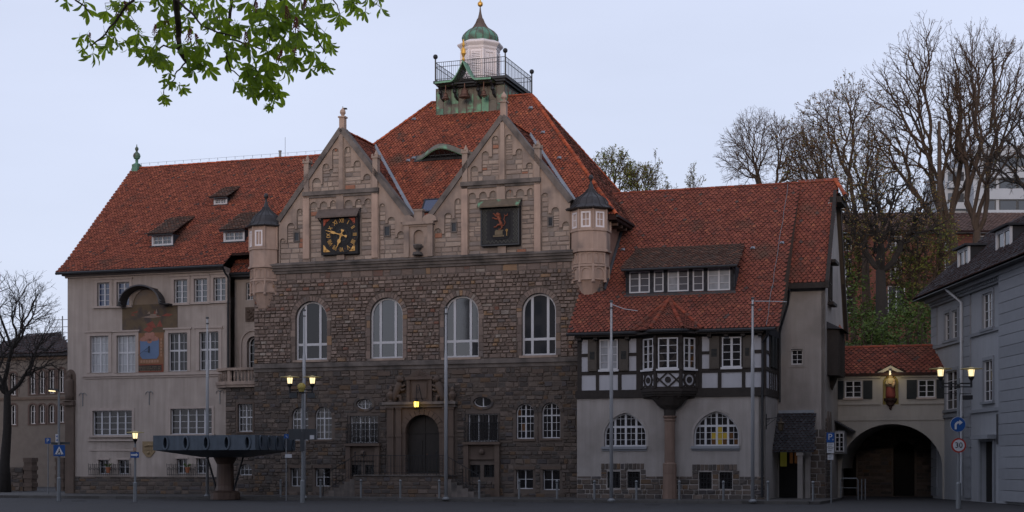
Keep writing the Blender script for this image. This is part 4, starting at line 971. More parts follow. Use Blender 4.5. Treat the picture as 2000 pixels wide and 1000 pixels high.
# gable roofs running back into the main roof
for xa, ya, xl, xr in ((668, 253, 540, 806), (983, 228, 832, 1122)):
    ua, za = G(xa, ya); zr = za-.05; db = DE+(zr-ZE)/SLM; ul = U(xl); ur = U(xr)
    zl_, zr_ = (G(xl, 441)[1], G(xr, 431)[1]) if xa == 668 else (G(xl, 434)[1], G(xr, 402)[1])
    for ue, ze in ((ul, zl_), (ur, zr_)):
        dd = max(DE, DE+(ze-ZE)/SLM); de = .45
        pts = [(ua, .42, zr), (ua, db, zr), (ue, dd+.1, ze-.05), (ue, .42, ze-.05)] if dd > .6 else [(ua, .42, zr), (ua, db, zr), (ue, .42, ze-.05)]
        roof(town, pts if len(pts) == 4 else pts, TILE, th=.05, name='gable_roof')
        v0 = Vector((ua, db, zr)); v1 = Vector((ue, dd, ze)); m = MB(); e = (v1-v0).normalized(); sd = e.cross(nz).normalized()*.16
        m.add([tuple(v0-sd+nz*.06), tuple(v0+sd+nz*.06), tuple(v1+sd+nz*.06), tuple(v1-sd+nz*.06)], [(0, 1, 2, 3)]); part(town, 'valley_flashing', m, ZINC, mroof)
    ridge_caps(town, (ua, .5, zr+.02), (ua, db+.1, zr+.02), parent=mroof)
# --- bell tower: copper clad base, platform, railing, lantern
zt_ = Z(918, 168, 5.5); zb_ = Z(918, 243, 5.5)-.15
mb = MB(); mb.b3(tb0+.03, tb1-.03, td0+.03, td1, zb_-3.4, zt_); tw = part(town, 'bell_tower', mb, COPPERB)
nP = 9
for i in range(nP):
    a = tb0+(tb1-tb0)*i/nP; b = tb0+(tb1-tb0)*(i+1)/nP; z = zb_
    hs = [0]+sorted(RNG.uniform(.25, .75) for _ in range(1))+[1]
    for q in range(len(hs)-1):
        mb = MB(); mb.b3(a+.012, b-.012, td0, td0+.03, zb_+(zt_-zb_)*hs[q]+.006, zb_+(zt_-zb_)*hs[q+1]); part(town, 'copper_sheet', mb, COPPERB if 0 < i < nP-1 or q else COPPER, tw)
    mb = MB(); mb.b3(a-.014, a+.014, td0-.03, td0, zb_, zt_); part(town, 'seam', mb, COPPERBR, tw)
for i in range(6):
    y = td0+(td1-td0)*i/6; mb = MB(); mb.b3(tb1-.03, tb1, y+.012, y+(td1-td0)/6-.012, zb_-3, zt_); part(town, 'copper_sheet', mb, COPPERB, tw); mb = MB(); mb.b3(tb1, tb1+.03, y-.014, y+.014, zb_-3, zt_); part(town, 'seam', mb, COPPERBR, tw)
pt = Z(918, 163, 5.0); f0, f1 = U(846, 5.0), U(989, 5.0); g0, g1 = 5.0, 10.0
mb = MB(); mb.b3(f0, f1, g0, g1, zt_+.18, zt_+.32); mb.b3(f0+.12, f1-.12, g0+.12, g1-.12, zt_+.06, zt_+.18); mb.b3(f0+.28, f1-.28, g0+.28, g1-.28, zt_-.06, zt_+.06); part(town, 'platform', mb, GUTTER, tw)
zr0 = zt_+.32; rl = MB(); RH = 1.05; cs = [(f0+.1, g0+.1), (f1-.1, g0+.1), (f1-.1, g1-.1), (f0+.1, g1-.1)]
for i in range(4):
    p, q = cs[i], cs[(i+1) % 4]; n = 34
    for zz in (.1, .8, RH): rl.bar((p[0], p[1], zr0+zz), (q[0], q[1], zr0+zz), .02)
    for j in range(n+1): t = j/n; x, y = p[0]+(q[0]-p[0])*t, p[1]+(q[1]-p[1])*t; rl.bar((x, y, zr0), (x, y, zr0+RH), .016 if j % 4 == 0 else .009)
part(town, 'platform_railing', rl, GREYBACK, tw)
for p in cs:
    m = MB(); m.bar((p[0], p[1], zr0), (p[0], p[1], zr0+1.25), .04, 6); m.ball((p[0], p[1], zr0+1.38), .14, 10, 7); part(town, 'railing_post', m, GUTTER, tw)
# bell canopy and bells
za = zt_+.12; m = MB(); um = U(910, 4.9); hw = U(965, 4.9)-U(910, 4.9); n = 16
def ogee(t): t = abs(t); return 1.0*(1-t/.42)**1.6*.9+.12*(1-t/.42) if t < .42 else -.04*(t-.42)
for q0, q1 in ((4.35, 5.3),):
    m.grid([[(um+hw*x, y, za+ogee(x)*1.05) for x in np.linspace(-1, 1, 33)] for y in (q0, q1)]); m.grid([[(um+hw*x, q0+.005, za+ogee(x)*1.05-dz) for x in np.linspace(-1, 1, 33)] for dz in (0, .1)]); m.grid([[(um+hw*x, y, za+ogee(x)*1.05-.1) for x in np.linspace(-1, 1, 33)] for y in (q0, q1)])
cn = part(town, 'bell_canopy', m, COPPERB, tw)
m = MB()
for x in (-.93, -.42, .42, .93):
    X = um+hw*x; m.tube([(X, 5.45, za-.85), (X, 5.1, za-.75), (X, 4.9, za-.35), (X, 4.45, za-.1)], [.06, .08, .07, .05], 6); m.ball((X, 4.95, za-.5), .12, 8, 5); m.ball((X, 4.6, za-.18), .1, 8, 5)
m.b3(um-hw*.95, um+hw*.95, 4.65, 4.75, za-.16, za-.08)
for q in range(5): m.tube([(um-.3+.15*q, 4.4, za-.02), (um-.2+.1*q, 4.4, za+.25), (um, 4.4, za+.5)], .02, 4)
part(town, 'canopy_bracket', m, GUTTER, tw)
m = MB(); zz = za+1.1; m.lathe(um, 4.5, [(.05, zz-.1), (.1, zz), (.05, zz+.15), (.14, zz+.35), (.12, zz+.6), (.05, zz+.7), (.09, zz+.82), (.02, zz+1.15)], 8); part(town, 'gilded_figure', m, GOLD, tw)
for x, s_, y in ((-.68, .75, 1), (0., 1.15, 1), (.68, .7, 1)):
    X = um+hw*x; zb2 = za-.95+.12*(x == 0)*0; m = MB(); r = .23*s_
    m.lathe(X, 4.7, [(r*1.25, zb2), (r*1.2, zb2+.05), (r*.85, zb2+r*.7), (r*.7, zb2+r*1.5), (r*.45, zb2+r*1.95), (.03, zb2+r*2.1)], 14); m.bar((X, 4.7, zb2+r*2), (X, 4.7, za-.12), .035); m.ball((X, 4.7, zb2-.03), .07, 8, 5)
    part(town, 'bell', m, BRONZE, tw, smooth=False)
# white octagonal lantern
lc, ld = U(938, 7.4), 7.4; zl0 = zr0; zl1 = Z(938, 97, 7.4); R_ = 1.08
m = MB(); m.lathe(lc, ld, [(R_, zl0), (R_, zl1-.1)], 8, 0.1+pi/8); lt = part(town, 'lantern', m, WHITEL)
m = MB(); m.lathe(lc, ld, [(R_, zl1-.22), (R_*1.07, zl1-.12), (R_*1.09, zl1-.02), (R_*1.2, zl1+.1), (R_*1.24, zl1+.16), (R_*1.24, zl1+.22), (R_*.9, zl1+.4)], 8, .1+pi/8); part(town, 'lantern_cornice', m, WHITEL, lt)
for i in range(8):
    g = .1+pi/4*i; n_ = (cos(g), sin(g)); t_ = (-n_[1], n_[0]); ap = R_*cos(pi/8); fw = R_*sin(pi/8)
    if n_[1] > .5: continue
    mp = lambda x, z, k=0., n_=n_, t_=t_: (lc+n_[0]*(ap-k)+t_[0]*x, ld+n_[1]*(ap-k)+t_[1]*x, z)
    m = MB(); m.ring(mp, outline(-fw*.72, fw*.72, zl1-1.55, zl1-.3), outline(-fw*.58, fw*.58, zl1-1.47, zl1-.38), -.05, .0); m.ring(mp, outline(-fw*.72, fw*.72, zl0+.1, zl1-1.65), outline(-fw*.58, fw*.58, zl0+.18, zl1-1.73), -.05, .0); part(town, 'panel_frame', m, WHITEL, lt)
    if i % 2 == 0:
        m = MB(); m.box(mp, -fw*.58, fw*.58, zl1-1.47, zl1-.38, -.006, -.003); part(town, 'louvre_shadow_gap', m, GREYBACK, lt)
        for q in range(11):
            z = zl1-1.45+q*.098; m = MB(); m.add([mp(-fw*.58, z, -.05), mp(fw*.58, z, -.05), mp(fw*.58, z+.085, -.012), mp(-fw*.58, z+.085, -.012), mp(-fw*.58, z+.012, -.05), mp(fw*.58, z+.012, -.05)], [(0, 1, 2, 3), (4, 5, 2, 3), (0, 1, 5, 4)]); part(town, 'louvre', m, WHITEL, lt)
    else:
        m = MB()
        for q in (-.3, .3): m.box(mp, fw*q-.11, fw*q+.11, zl1-1.4, zl1-.85, -.03, 0); m.box(mp, fw*q-.11, fw*q+.11, zl1-.75, zl1-.45, -.03, 0)
        part(town, 'lantern_panel', m, WHITEL, lt)
    x, y = lc+R_*cos(g+pi/8), ld+R_*sin(g+pi/8); m = MB(); m.lathe(x, y, [(.09, zl0), (.09, zl1-.2)], 6); part(town, 'corner_pilaster', m, WHITEL, lt)
zd0 = zl1+.38; zq = lambda y: Z(938, y, 7.4)
prof = [(R_*.88, zd0-.05), (R_*.95, zd0+.12), (R_*.97, zq(76)), (R_*.90, zq(70)), (R_*.74, zq(63.5)), (R_*.58, zq(59.5)), (R_*.46, zq(57)), (R_*.36, zq(53)), (R_*.24, zq(46)), (R_*.14, zq(37)), (R_*.08, zq(28)), (R_*.05, zq(22)), (.025, zq(12))]
m = MB(); m.lathe(lc, ld, prof[:7], 16, .1+pi/8); dm = part(town, 'copper_dome', m, COPPER, lt)
m = MB(); m.lathe(lc, ld, prof[6:], 16, .1+pi/8); part(town, 'spire', m, COPPERBR, lt)
m = MB()
for i in range(16):
    g = .1+pi/8+2*pi*i/16; m.tube([(lc+(r+.01)*cos(g), ld+(r+.01)*sin(g), z) for r, z in prof[:10]], .022, 4)
part(town, 'dome_ribs', m, COPPERBR, lt)
m = MB(); m.ball((lc, ld, zq(8)), .16, 12, 8); m.lathe(lc, ld, [(.03, zq(5)), (.05, zq(3)), (.03, zq(1)), (.05, zq(-2)), (.01, zq(-8))], 6); part(town, 'gold_ball', m, GOLD, lt)
# ================================================================== PLASTERED LEFT WING
DW = .8; MW = fm(DW)
wL, wR = U(132, DW), U(443, DW)
wing = thing('plastered_wing', 'beige roughcast wing with a painted sundial, steep red tiled roof and three small dormers', 'building', TF, (wL+wR)/2, DW)
RW = lambda a, b, c, d: RC(a, b, c, d, DW)
w2 = [RW(190, 214, 552, 598), RW(228, 253, 551, 597), RW(340, 366, 546, 592), RW(379, 405, 544, 590), RW(417, 441, 542, 588)]
w1 = [RW(176, 212, 656, 728), RW(228, 265, 655, 728), RW(329, 366, 650, 725), RW(389, 427, 648, 723)]
w0 = [RW(181, 258, 802, 850), RW(333, 414, 798, 848)]
wb = [RW(192, 212, 898, 926), RW(230, 252, 898, 926), RW(345, 365, 896, 925), RW(383, 404, 895, 925)]
ZEW = 12.8
mb = MB(); mb.wall(MW, [(wL, -.15), (wR, -.15), (wR, ZEW-.1), (wL, ZEW-.1)], [outline(*r) for r in w2+w1+w0+wb], 0, .28, back=.4); ww = part(wing, 'wall', mb, PLAST)
mb = MB(); mb.b3(wL, wL+.3, DW+.4, 15.5, -.1, ZEW); mb.b3(wL, wL+.3, 15.2, 15.5, -.1, ZEW); mb.b3(wL, wR, 15.2, 15.5, -.1, ZEW); part(wing, 'gable_wall', mb, PLAST)
mb = MB(); mb.add([(wL, DW, ZEW-.1), (wL, 15.5, ZEW-.1), (wL, 8.15, 19.9), (wL+.3, DW, ZEW-.1), (wL+.3, 15.5, ZEW-.1), (wL+.3, 8.15, 19.9)], [(0, 1, 2), (3, 5, 4), (0, 2, 5, 3), (1, 4, 5, 2)]); part(wing, 'gable_wall', mb, PLAST)
for i, r in enumerate(w2):
    window(wing, MW, r, .16, cols=(.5,), rows=(.25, .5, .75), heavy=(0,), fw=.05, glass=BLUEG if i < 2 else GLASS, hw=.09)
    mb = MB(); mb.ring(MW, outline(*grow(r, .17, .0)), outline(*r), -.035, .0); mb.box(MW, r[0]-.26, r[1]+.22, r[3]+.17, r[3]+.25, -.09, 0); mb.box(MW, r[0]-.26, r[1]+.22, r[2]-.12, r[2], -.12, .15); part(wing, 'window_surround', mb, TRIMP)
for i, r in enumerate(w1):
    g = CURT if i < 2 else GLASSD
    window(wing, MW, r, .16, cols=(.25, .5, .75), rows=(.22, .8) if i < 2 else (.2, .4, .6, .8)[:0] or (.25, .75), heavy=(1,), fw=.05, glass=g, trans=(.54,), mw=.022, hw=.1)
    mb = MB(); mb.ring(MW, outline(*grow(r, .2, .0)), outline(*r), -.035, .0); mb.box(MW, r[0]-.3, r[1]+.28, r[3]+.2, r[3]+.29, -.09, 0); part(wing, 'window_surround', mb, TRIMP)
for i, r in enumerate(w0):
    window(wing, MW, r, .16, cols=(.2, .4, .6, .8) if i == 0 else (.2, .4, .6, .8), rows=(.25, .5, .75), heavy=(0, 1, 2, 3), fw=.05, glass=GLASSD, mw=.022, hw=.09)
    mb = MB(); mb.ring(MW, outline(*grow(r, .14, .0)), outline(*r), -.035, .0); mb.box(MW, r[0]-.22, r[1]+.2, r[2]-.12, r[2], -.13, .15); mb.box(MW, r[0]-.28, r[1]+.25, r[2]-.34, r[2]-.26, -.1, 0); mb.box(MW, r[0]-.2, r[1]+.2, r[2]-.9, r[2]-.82, -.04, 0); part(wing, 'window_surround', mb, TRIMP)
for i, r in enumerate(wb):
    window(wing, MW, r, .2, cols=(.5,), rows=(.5,), fw=.05, glass=GLASSD, frame=WHITE, hw=.06)
    mb = MB(); mb.box(MW, r[0]-.08, r[1]+.08, r[3], r[3]+.1, -.05, .02); part(wing, 'lintel', mb, TRIMP)
for x0, x1 in ((176, 258), (329, 414)):                    # wrought iron basket grilles
    r = RW(x0, x1, 905, 927); g = MB(); n = 20
    for j in range(n+1):
        a = r[0]+(r[1]-r[0])*j/n; g.bar(MW(a, r[2]-.05, -.12), MW(a, r[3]-.05*(j % 2), -.18), .012)
        if j % 2 and j < n: g.tube([MW(a+.09*cos(t)*(1-t/9), (r[2]+r[3])/2+.13*sin(t)*(1-t/9), -.2) for t in np.linspace(0, 7, 9)], .012, 4)
    for z in (r[2], (r[2]+r[3])/2, r[3]-.08): g.bar(MW(r[0], z, -.15), MW(r[1], z, -.15), .014)
    part(wing, 'window_grille', g, BLACK)
    pot = thing('flower_pot', 'terracotta pot on the iron grille of the %s basement window pair of the beige wing' % ('left' if x0 < 200 else 'right'), 'flower pot', TF, (r[0]+r[1])/2, DW-.28, r[2]+.1)
    m = MB(); c0 = ((r[0]+r[1])/2, DW-.28); m.lathe(c0[0], c0[1], [(.09, r[2]+.1), (.13, r[2]+.34), (.15, r[2]+.35), (.15, r[2]+.42), (.1, r[2]+.42)], 10); part(pot, 'pot', m, M('terracotta', (.32, .12, .06), .8, .2, 5.))
    m = MB()
    for q in range(14): a = RNG.uniform(0, 6.28); p = Vector((c0[0]+.05*cos(a), c0[1]+.05*sin(a), r[2]+.42)); e = p+Vector((.16*cos(a), .16*sin(a), RNG.uniform(.08, .25))); m.add([tuple(p), tuple(e+Vector((.04, 0, .02))), tuple(e-Vector((.04, 0, 0)))], [(0, 1, 2)])
    part(pot, 'plant', m, SHRUB)
mb = MB(); z = Z(300, 730, DW); mb.box(MW, U(163, DW), wR-.15, z-.10, z, -.12, 0); mb.box(MW, U(166, DW), wR-.15, z-.22, z-.10, -.05, 0); part(wing, 'string_course', mb, TRIMP)
zp = Z(300, 931, DW); mb = MB(); mb.box(MW, wL-.03, wR, -.15, zp, -.03, 0); pl_ = part(wing, 'plinth', mb, MORTAR)
masonry(wing, pl_, fm(DW-.03), lay_stones(MW, [(wL-.03, -.02), (wR, -.02), (wR, zp), (wL-.03, zp)], [], -.02, zp, (.16, .26), (.25, .6), RNG), .03, .012, STONELO, 0)
mb = MB(); mb.box(MW, wL-.1, wR, ZEW-.32, ZEW-.2, -.12, 0); mb.box(MW, wL-.2, wR, ZEW-.2, ZEW-.08, -.30, 0); part(wing, 'eaves_moulding', mb, TRIMP)
# corner statue on its pilaster
r = RW(133, 148, 727, 782); x0, z0 = (r[0]+r[1])/2-.08, r[2]; m = MB(); cxs = MW(x0, 0, -.12)
m.lathe(cxs[0], cxs[1], [(.24, z0), (.26, z0+.3), (.22, z0+.7), (.25, z0+1.05), (.2, z0+1.2), (.09, z0+1.27), (.13, z0+1.36), (.135, z0+1.5), (.06, z0+1.6)], 10)
fig = part(wing, 'corner_figure', m, DRESSLO, smooth=True)
m = MB(); m.lathe(cxs[0], cxs[1], [(.34, z0-.04), (.3, z0)], 8); m.box(MW, x0-.28, x0+.3, -.1, z0-.3, -.16, 0); m.box(MW, x0-.34, x0+.34, z0-.3, z0-.04, -.3, 0); part(wing, 'pilaster', m, DRESSLO)
m = MB(); m.poly(MW, [(x0-.36, z0)]+[(x0+.36*cos(pi-pi*i/10), z0+1.35+.45*sin(pi*i/10)) for i in range(11)]+[(x0+.36, z0)], -.02, .02); part(wing, 'niche_back', m, DRESSLO, fig)
for px, y in ((162, 768), (292, 765), (430, 763)):         # iron wall anchors
    u = U(px, DW); z1 = Z(px, y, DW); m = MB(); m.bar(MW(u, z1, -.03), MW(u, z1-.75, -.03), .022)
    for s_ in (-1, 1): m.tube([MW(u, z1-.06, -.03), MW(u+s_*.12, z1+.02, -.03), MW(u+s_*.22, z1-.06, -.03), MW(u+s_*.24, z1-.16, -.03)], .018, 4)
    part(wing, 'wall_anchor', m, GALV)
r = RW(279, 303, 862, 893); m = MB(); m.poly(MW, [(r[0], r[3]), (r[0], r[2]+.3), ((r[0]+r[1])/2-.12, r[2]), ((r[0]+r[1])/2+.12, r[2]), (r[1], r[2]+.3), (r[1], r[3])], -.05, 0)
m.box(MW, r[0]+.08, r[1]-.08, r[2]+.42, r[2]+.5, -.08, -.05); 
for q in range(4): m.box(MW, r[0]+.1+q*.14, r[0]+.18+q*.14, r[2]+.5, r[2]+.57, -.08, -.05)
m.tube([MW(r[0]+.15, r[2]+.62, -.07), MW((r[0]+r[1])/2, r[2]+.7, -.08), MW(r[1]-.12, r[2]+.66, -.07)], [.03, .07, .03], 6); m.ball(MW((r[0]+r[1])/2, r[2]+.25, -.05), .09, 8, 5); part(wing, 'carved_shield', m, M('ochre_stone_carving', (.26, .19, .11), .85, .25, 5.))
# painted sundial
sun = thing('sundial', 'painted wall sundial with blue dial and town view under a curved metal canopy', 'sundial', TF, U(292, DW), DW, Z(292, 728, DW))
MUR = M('mural_brown_paint', (.13, .095, .06), .9, .3, 2.5, stain=((.07, .055, .05), .5, .62, 1.8))
r = RW(239, 347, 595, 650); cx = (r[0]+r[1])/2; m = MB()
P = [(r[0], r[2]), (r[1], r[2]), (r[1], r[3])]+[(cx-.05+1.05*cos(pi*i/14), r[3]+.95*sin(pi*i/14)) for i in range(15)]+[(r[0], r[3])]
m.poly(MW, P, -.02, 0); part(sun, 'mural_panel', m, MUR)
m = MB(); m.poly(MW, [(cx-1.0, r[3]+.02)]+[(cx-.05+.95*cos(pi-pi*i/14), r[3]+.05+.85*sin(pi*i/14)) for i in range(15)]+[(cx+.9, r[3]+.02)], -.024, -.02); part(sun, 'painted_sky', m, M('mural_sky_paint', (.22, .165, .12), .9, .25, 1.5, stain=((.13, .12, .12), .5, .7, 1.2)))
MR = M('mural_red_paint', (.25, .075, .055), .9, .3, 6.); MWH = M('mural_pale_paint', (.27, .20, .16), .9, .3, 6.)
m = MB(); pz = lambda px, y: F(px, y, DW)                   # painted roofs of the town view
for q in ([(280, 645), (292, 635), (300, 643), (292, 649)], [(285, 634), (298, 627), (306, 640), (296, 640)], [(306, 638), (313, 625), (318, 638)], [(288, 619), (296, 615), (311, 616), (312, 620)], [(316, 617), (326, 612), (338, 614), (330, 618)], [(255, 612), (270, 607), (268, 611)], [(256, 616), (260, 613), (264, 617)], [(300, 613), (303, 606), (306, 613)]): m.poly(MW, [pz(*p) for p in q], -.026, -.02)
part(sun, 'painted_roofs', m, MR)
m = MB()
for q in ([(288, 613), (292, 608), (294, 613)], [(294, 614), (306, 613), (306, 617), (294, 617)], [(304, 612), (306, 603), (308, 612)], [(277, 620), (295, 616), (316, 618), (300, 621)]): m.poly(MW, [pz(*p) for p in q], -.028, -.02)
part(sun, 'painted_walls', m, MWH)
r2 = RW(266, 320, 650, 727); m = MB(); m.box(MW, *r2, -.022, 0); part(sun, 'dial_panel', m, M('mural_orange_paint', (.24, .12, .065), .9, .3, 3., stain=((.14, .085, .05), .5, .65, 2.5)))
d4 = RW(274, 311, 662, 701); m = MB(); ol = [(d4[0], d4[2]+.2), (d4[0]+.15, d4[2]), (d4[1]-.15, d4[2]), (d4[1], d4[2]+.2), (d4[1], d4[3]), (d4[0], d4[3])]; m.poly(MW, ol, -.028, -.02); part(sun, 'blue_dial', m, M('dial_blue_paint', (.13, .19, .31), .9, .12, 3.))
MC = M('mural_peach_paint', (.36, .21, .14), .9, .25, 4.)
for i in range(7):
    a = d4[0]+.0+(d4[1]-d4[0])*(i+.5)/7; m = MB(); m.box(MW, a-.07, a+.07, d4[2]-.22, d4[2]-.06, -.027, -.02); part(sun, 'hour_field', m, MC)
for s_ in (-1, 1):
    for i in range(6):
        a = (d4[0]-.14) if s_ < 0 else (d4[1]+.14); z = d4[2]+.12+i*.18; m = MB(); m.box(MW, a-.055, a+.055, z, z+.13, -.027, -.02); part(sun, 'hour_field', m, MC)
m = MB(); 
for a, z, rr in ((-.0, .12, .3), (-.3, .02, .2), (.3, .02, .2), (-.48, -.02, .14), (.46, .0, .14), (0, -.12, .17), (-.16, .25, .16), (.18, .26, .16)):
    m.poly(MW, [((d4[0]+d4[1])/2+a+rr*cos(2*pi*i/12), d4[3]+z+rr*.8*sin(2*pi*i/12)) for i in range(12)], -.031-.001*abs(a)*5, -.02)
part(sun, 'painted_clouds', m, M('mural_pink_paint', (.34, .17, .13), .9, .3, 5.))
r3 = RW(267, 319, 711, 727); m = MB(); m.box(MW, *r3, -.026, -.02); part(sun, 'text_panel', m, M('mural_red_field', (.22, .065, .04), .9, .2, 4.))
m = MB(); m.box(MW, r3[0]+.1, r3[1]-.1, r3[2]+.07, r3[3]-.07, -.03, -.02); part(sun, 'text_field', m, M('mural_dark_field', (.04, .035, .033), .9, .2, 4.))
m = MB()                                                  # three lines of worn painted lettering, too worn to read
for li in range(3):
    a = r3[0]+.16; z = r3[3]-.14-li*.098
    while a < r3[1]-.18:
        wd = RNG.uniform(.018, .05); m.box(MW, a, a+wd, z-.06, z, -.034, -.03); a += wd+RNG.uniform(.012, .022)+(.05 if RNG.random() < .12 else 0)
part(sun, 'worn_lettering', m, M('worn_ochre_lettering', (.17, .13, .09), .9, .3, 6.))
m = MB(); g0 = F(292, 676, DW); m.bar(MW(g0[0], g0[1], -.05), MW(g0[0], g0[1]-.38, -.07), .03); m.bar(MW(g0[0], g0[1]-.05, -.04), MW(U(275, DW), Z(275, 695, DW), -.32), .012); m.bar(MW(g0[0], g0[1]-.3, -.04), MW(U(284, DW), Z(284, 687, DW), -.17), .01); part(sun, 'gnomon', m, BLACK)
cc0, ccz0 = U(285, DW), Z(285, 596, DW); Rr = U(324, DW)-cc0; m = MB(); A = [pi-pi*i/20 for i in range(21)]
m.grid([[MW(cc0+(Rr+dr)*cos(g), ccz0+(Rr*.80+dr)*sin(g), k) for g in A] for k, dr in ((-.04, 0), (-.75, .06), (-.78, -.02), (-.04, -.06))])
for a_ in (8, 14): g = A[a_]; m.tube([MW(cc0+(Rr+.03)*cos(g), ccz0+(Rr*.8+.03)*sin(g), k) for k in (-.04, -.76)], .03, 4)
for s_ in (-1, 1): m.box(MW, cc0+s_*Rr-(.1 if s_ > 0 else .26), cc0+s_*Rr+(.5 if s_ > 0 else .1), ccz0-.06, ccz0, -.6, 0)
part(sun, 'canopy', m, LEAD)
for px in (237, 316):
    m = MB(); u = U(px, DW-.7); m.tube([(u, DW-.78, ccz0), (u-.08, DW-.86, ccz0+.05), (u-.05, DW-.9, ccz0+.16), (u+.06, DW-.88, ccz0+.12)], .025, 5); part(sun, 'canopy_scroll', m, GALV)
# roof of the wing
sw = .945; e0u = U(112, .3); reU = -13.6
zk = lambda d: 12.75+(d-.3)*sw
prof = [(.2, 12.78), (1.15, 13.5), (8.2, zk(8.2)+.05)]
for i, ((d0, z0), (d1, z1)) in enumerate(zip(prof[:-1], prof[1:])):
    roof(wing, [(e0u, d0, z0), (-16.85 if i == 0 else -15.0, d0, z0), (-16.85 if i == 0 else (-13.2), d1, z1), (e0u, d1, z1)] if i else [(e0u, d0, z0), (wR+.1, d0, z0), (wR+.1, d1, z1), (e0u, d1, z1)], TILE, th=.1, singles=0)
roof(wing, [(wR+.05, 1.15, 13.5-.02), (-14.9, 1.15, 13.48), (-14.9, .75, 13.05), (wR+.05, .75, 13.05)], TILE, th=.1, name='recess_roof') if False else None
mb = MB(); mb.add([(e0u, 8.2, zk(8.2)+.05), (-13.2, 8.2, zk(8.2)+.05), (-13.2, 16.2, 12.7), (e0u, 16.2, 12.7)], [(0, 1, 2, 3)]); part(wing, 'rear_roof', mb, TILEOLD)
ridge_caps(wing, (e0u-.02, 8.2, zk(8.2)+.025), (-12.6, 8.2, zk(8.2)+.025))
mb = MB(); mb.tube([(e0u, .14, 12.7), (wR+.15, .14, 12.7)], .075, 6); part(wing, 'gutter', mb, GUTTER)
for i, (d0, d1) in enumerate(((.2, 1.15), (1.15, 8.2))):
    z0 = [12.78, 13.5][i]; z1 = [13.5, zk(8.2)+.05][i]; mb = MB(); mb.add([(e0u-.01, d0, z0-.16), (e0u-.01, d1, z1-.16), (e0u-.01, d1, z1), (e0u-.01, d0, z0)], [(0, 1, 2, 3)]); part(wing, 'verge_board', mb, GUTTER)
# lightning wire and ridge knobs
m = MB()
for i in range(24): u = e0u+.6+i*.6; m.bar((u, 8.2, zk(8.2)+.18), (u, 8.2, zk(8.2)+.34), .012)
m.bar((e0u, 8.2, zk(8.2)+.33), (-13.2, 8.2, zk(8.2)+.33), .008); m.bar((U(557, 8.2), 8.2, zk(8.2)), (U(557, 8.2), 8.2, Z(557, 268, 8.2)), .012); m.lathe(U(547, 8.2), 8.2, [(.08, zk(8.2)), (.08, zk(8.2)+.4), (.1, zk(8.2)+.42), (.1, zk(8.2)+.5)], 8); part(wing, 'lightning_rod', m, GALV)
fz = zk(8.2)+.0; fu = U(268, 8.2); m = MB(); m.b3(fu-.2, fu+.2, 7.9, 8.4, fz-.35, fz+.25); z = fz+.25
m.lathe(fu, 8.15, [(.26, z), (.2, z+.06), (.1, z+.1), (.08, z+.22), (.12, z+.25), (.07, z+.3), (.19, z+.4), (.235, z+.55), (.19, z+.7), (.08, z+.8), (.06, z+.86), (.11, z+.95), (.11, z+1.05), (.03, z+1.15), (.02, z+1.28)], 12); part(wing, 'copper_finial', m, COPPER)
# dormers
def dormer(root, x0, x1, yt, yb, d0, z0, sl, cols, rows, reach, wood=WHITE, tilem=TILEOLD, cheek=SLATE, glass=GLASS, eave=.3):
    xm = (x0+x1)/2; u, d, zb_ = plane_hit(xm, yb, d0, z0, sl); mp = fm(d); a0, a1 = U(x0, d), U(x1, d); zt = Z(xm, yt, d)
    m = MB(); m.ring(mp, outline(a0, a1, zb_+.02, zt), outline(a0+.09, a1-.09, zb_+.1, zt-.09), -.03, .1); dm = part(root, 'dormer', m, wood)
    window(root, mp, (a0+.09, a1-.09, zb_+.1, zt-.09), .03, cols=cols, rows=rows, fw=.05, mw=.025, glass=glass, name='dormer_window', parent=dm, hw=.07)
    dz = d+(zt-zb_)/sl; m = MB()
    for a in (a0, a1): m.add([(a, d, zb_), (a, d, zt), (a, dz, zt), (a+.02, d, zb_), (a+.02, d, zt), (a+.02, dz, zt)], [(0, 1, 2), (3, 5, 4), (0, 3, 4, 1)])
    part(root, 'dormer_cheek', m, cheek, dm)
    rr, rz = d-eave, zt+.02; rs = (zb_+(reach)*sl-rz)/(reach+eave) 
    r_ = roof(root, [(a0-.13, rr, rz), (a1+.13, rr, rz), (a1+.2, d+reach, zb_+reach*sl+.03), (a0+.0, d+reach, zb_+reach*sl+.03)], tilem, th=.05, name='dormer_roof', parent=dm)
    m = MB(); m.box(mp, a0-.13, a1+.13, rz-.1, rz-.0, -eave, -eave+.05); m.box(mp, a0-.12, a1+.12, zb_-.08, zb_+.03, -.1, .02); part(root, 'dormer_trim', m, GUTTER, dm); return dm
rp = (1.15, 13.5, sw*1.003)
dormer(wing, 297, 338, 458, 481, *rp, cols=(.25, .5, .75), rows=(.5,), reach=2.1)
dormer(wing, 437, 478, 450, 473, *rp, cols=(.25, .5, .75), rows=(.5,), reach=2.1)
dormer(wing, 418, 444, 386, 401, *rp, cols=(.25, .5, .75), rows=(.5,), reach=1.4)
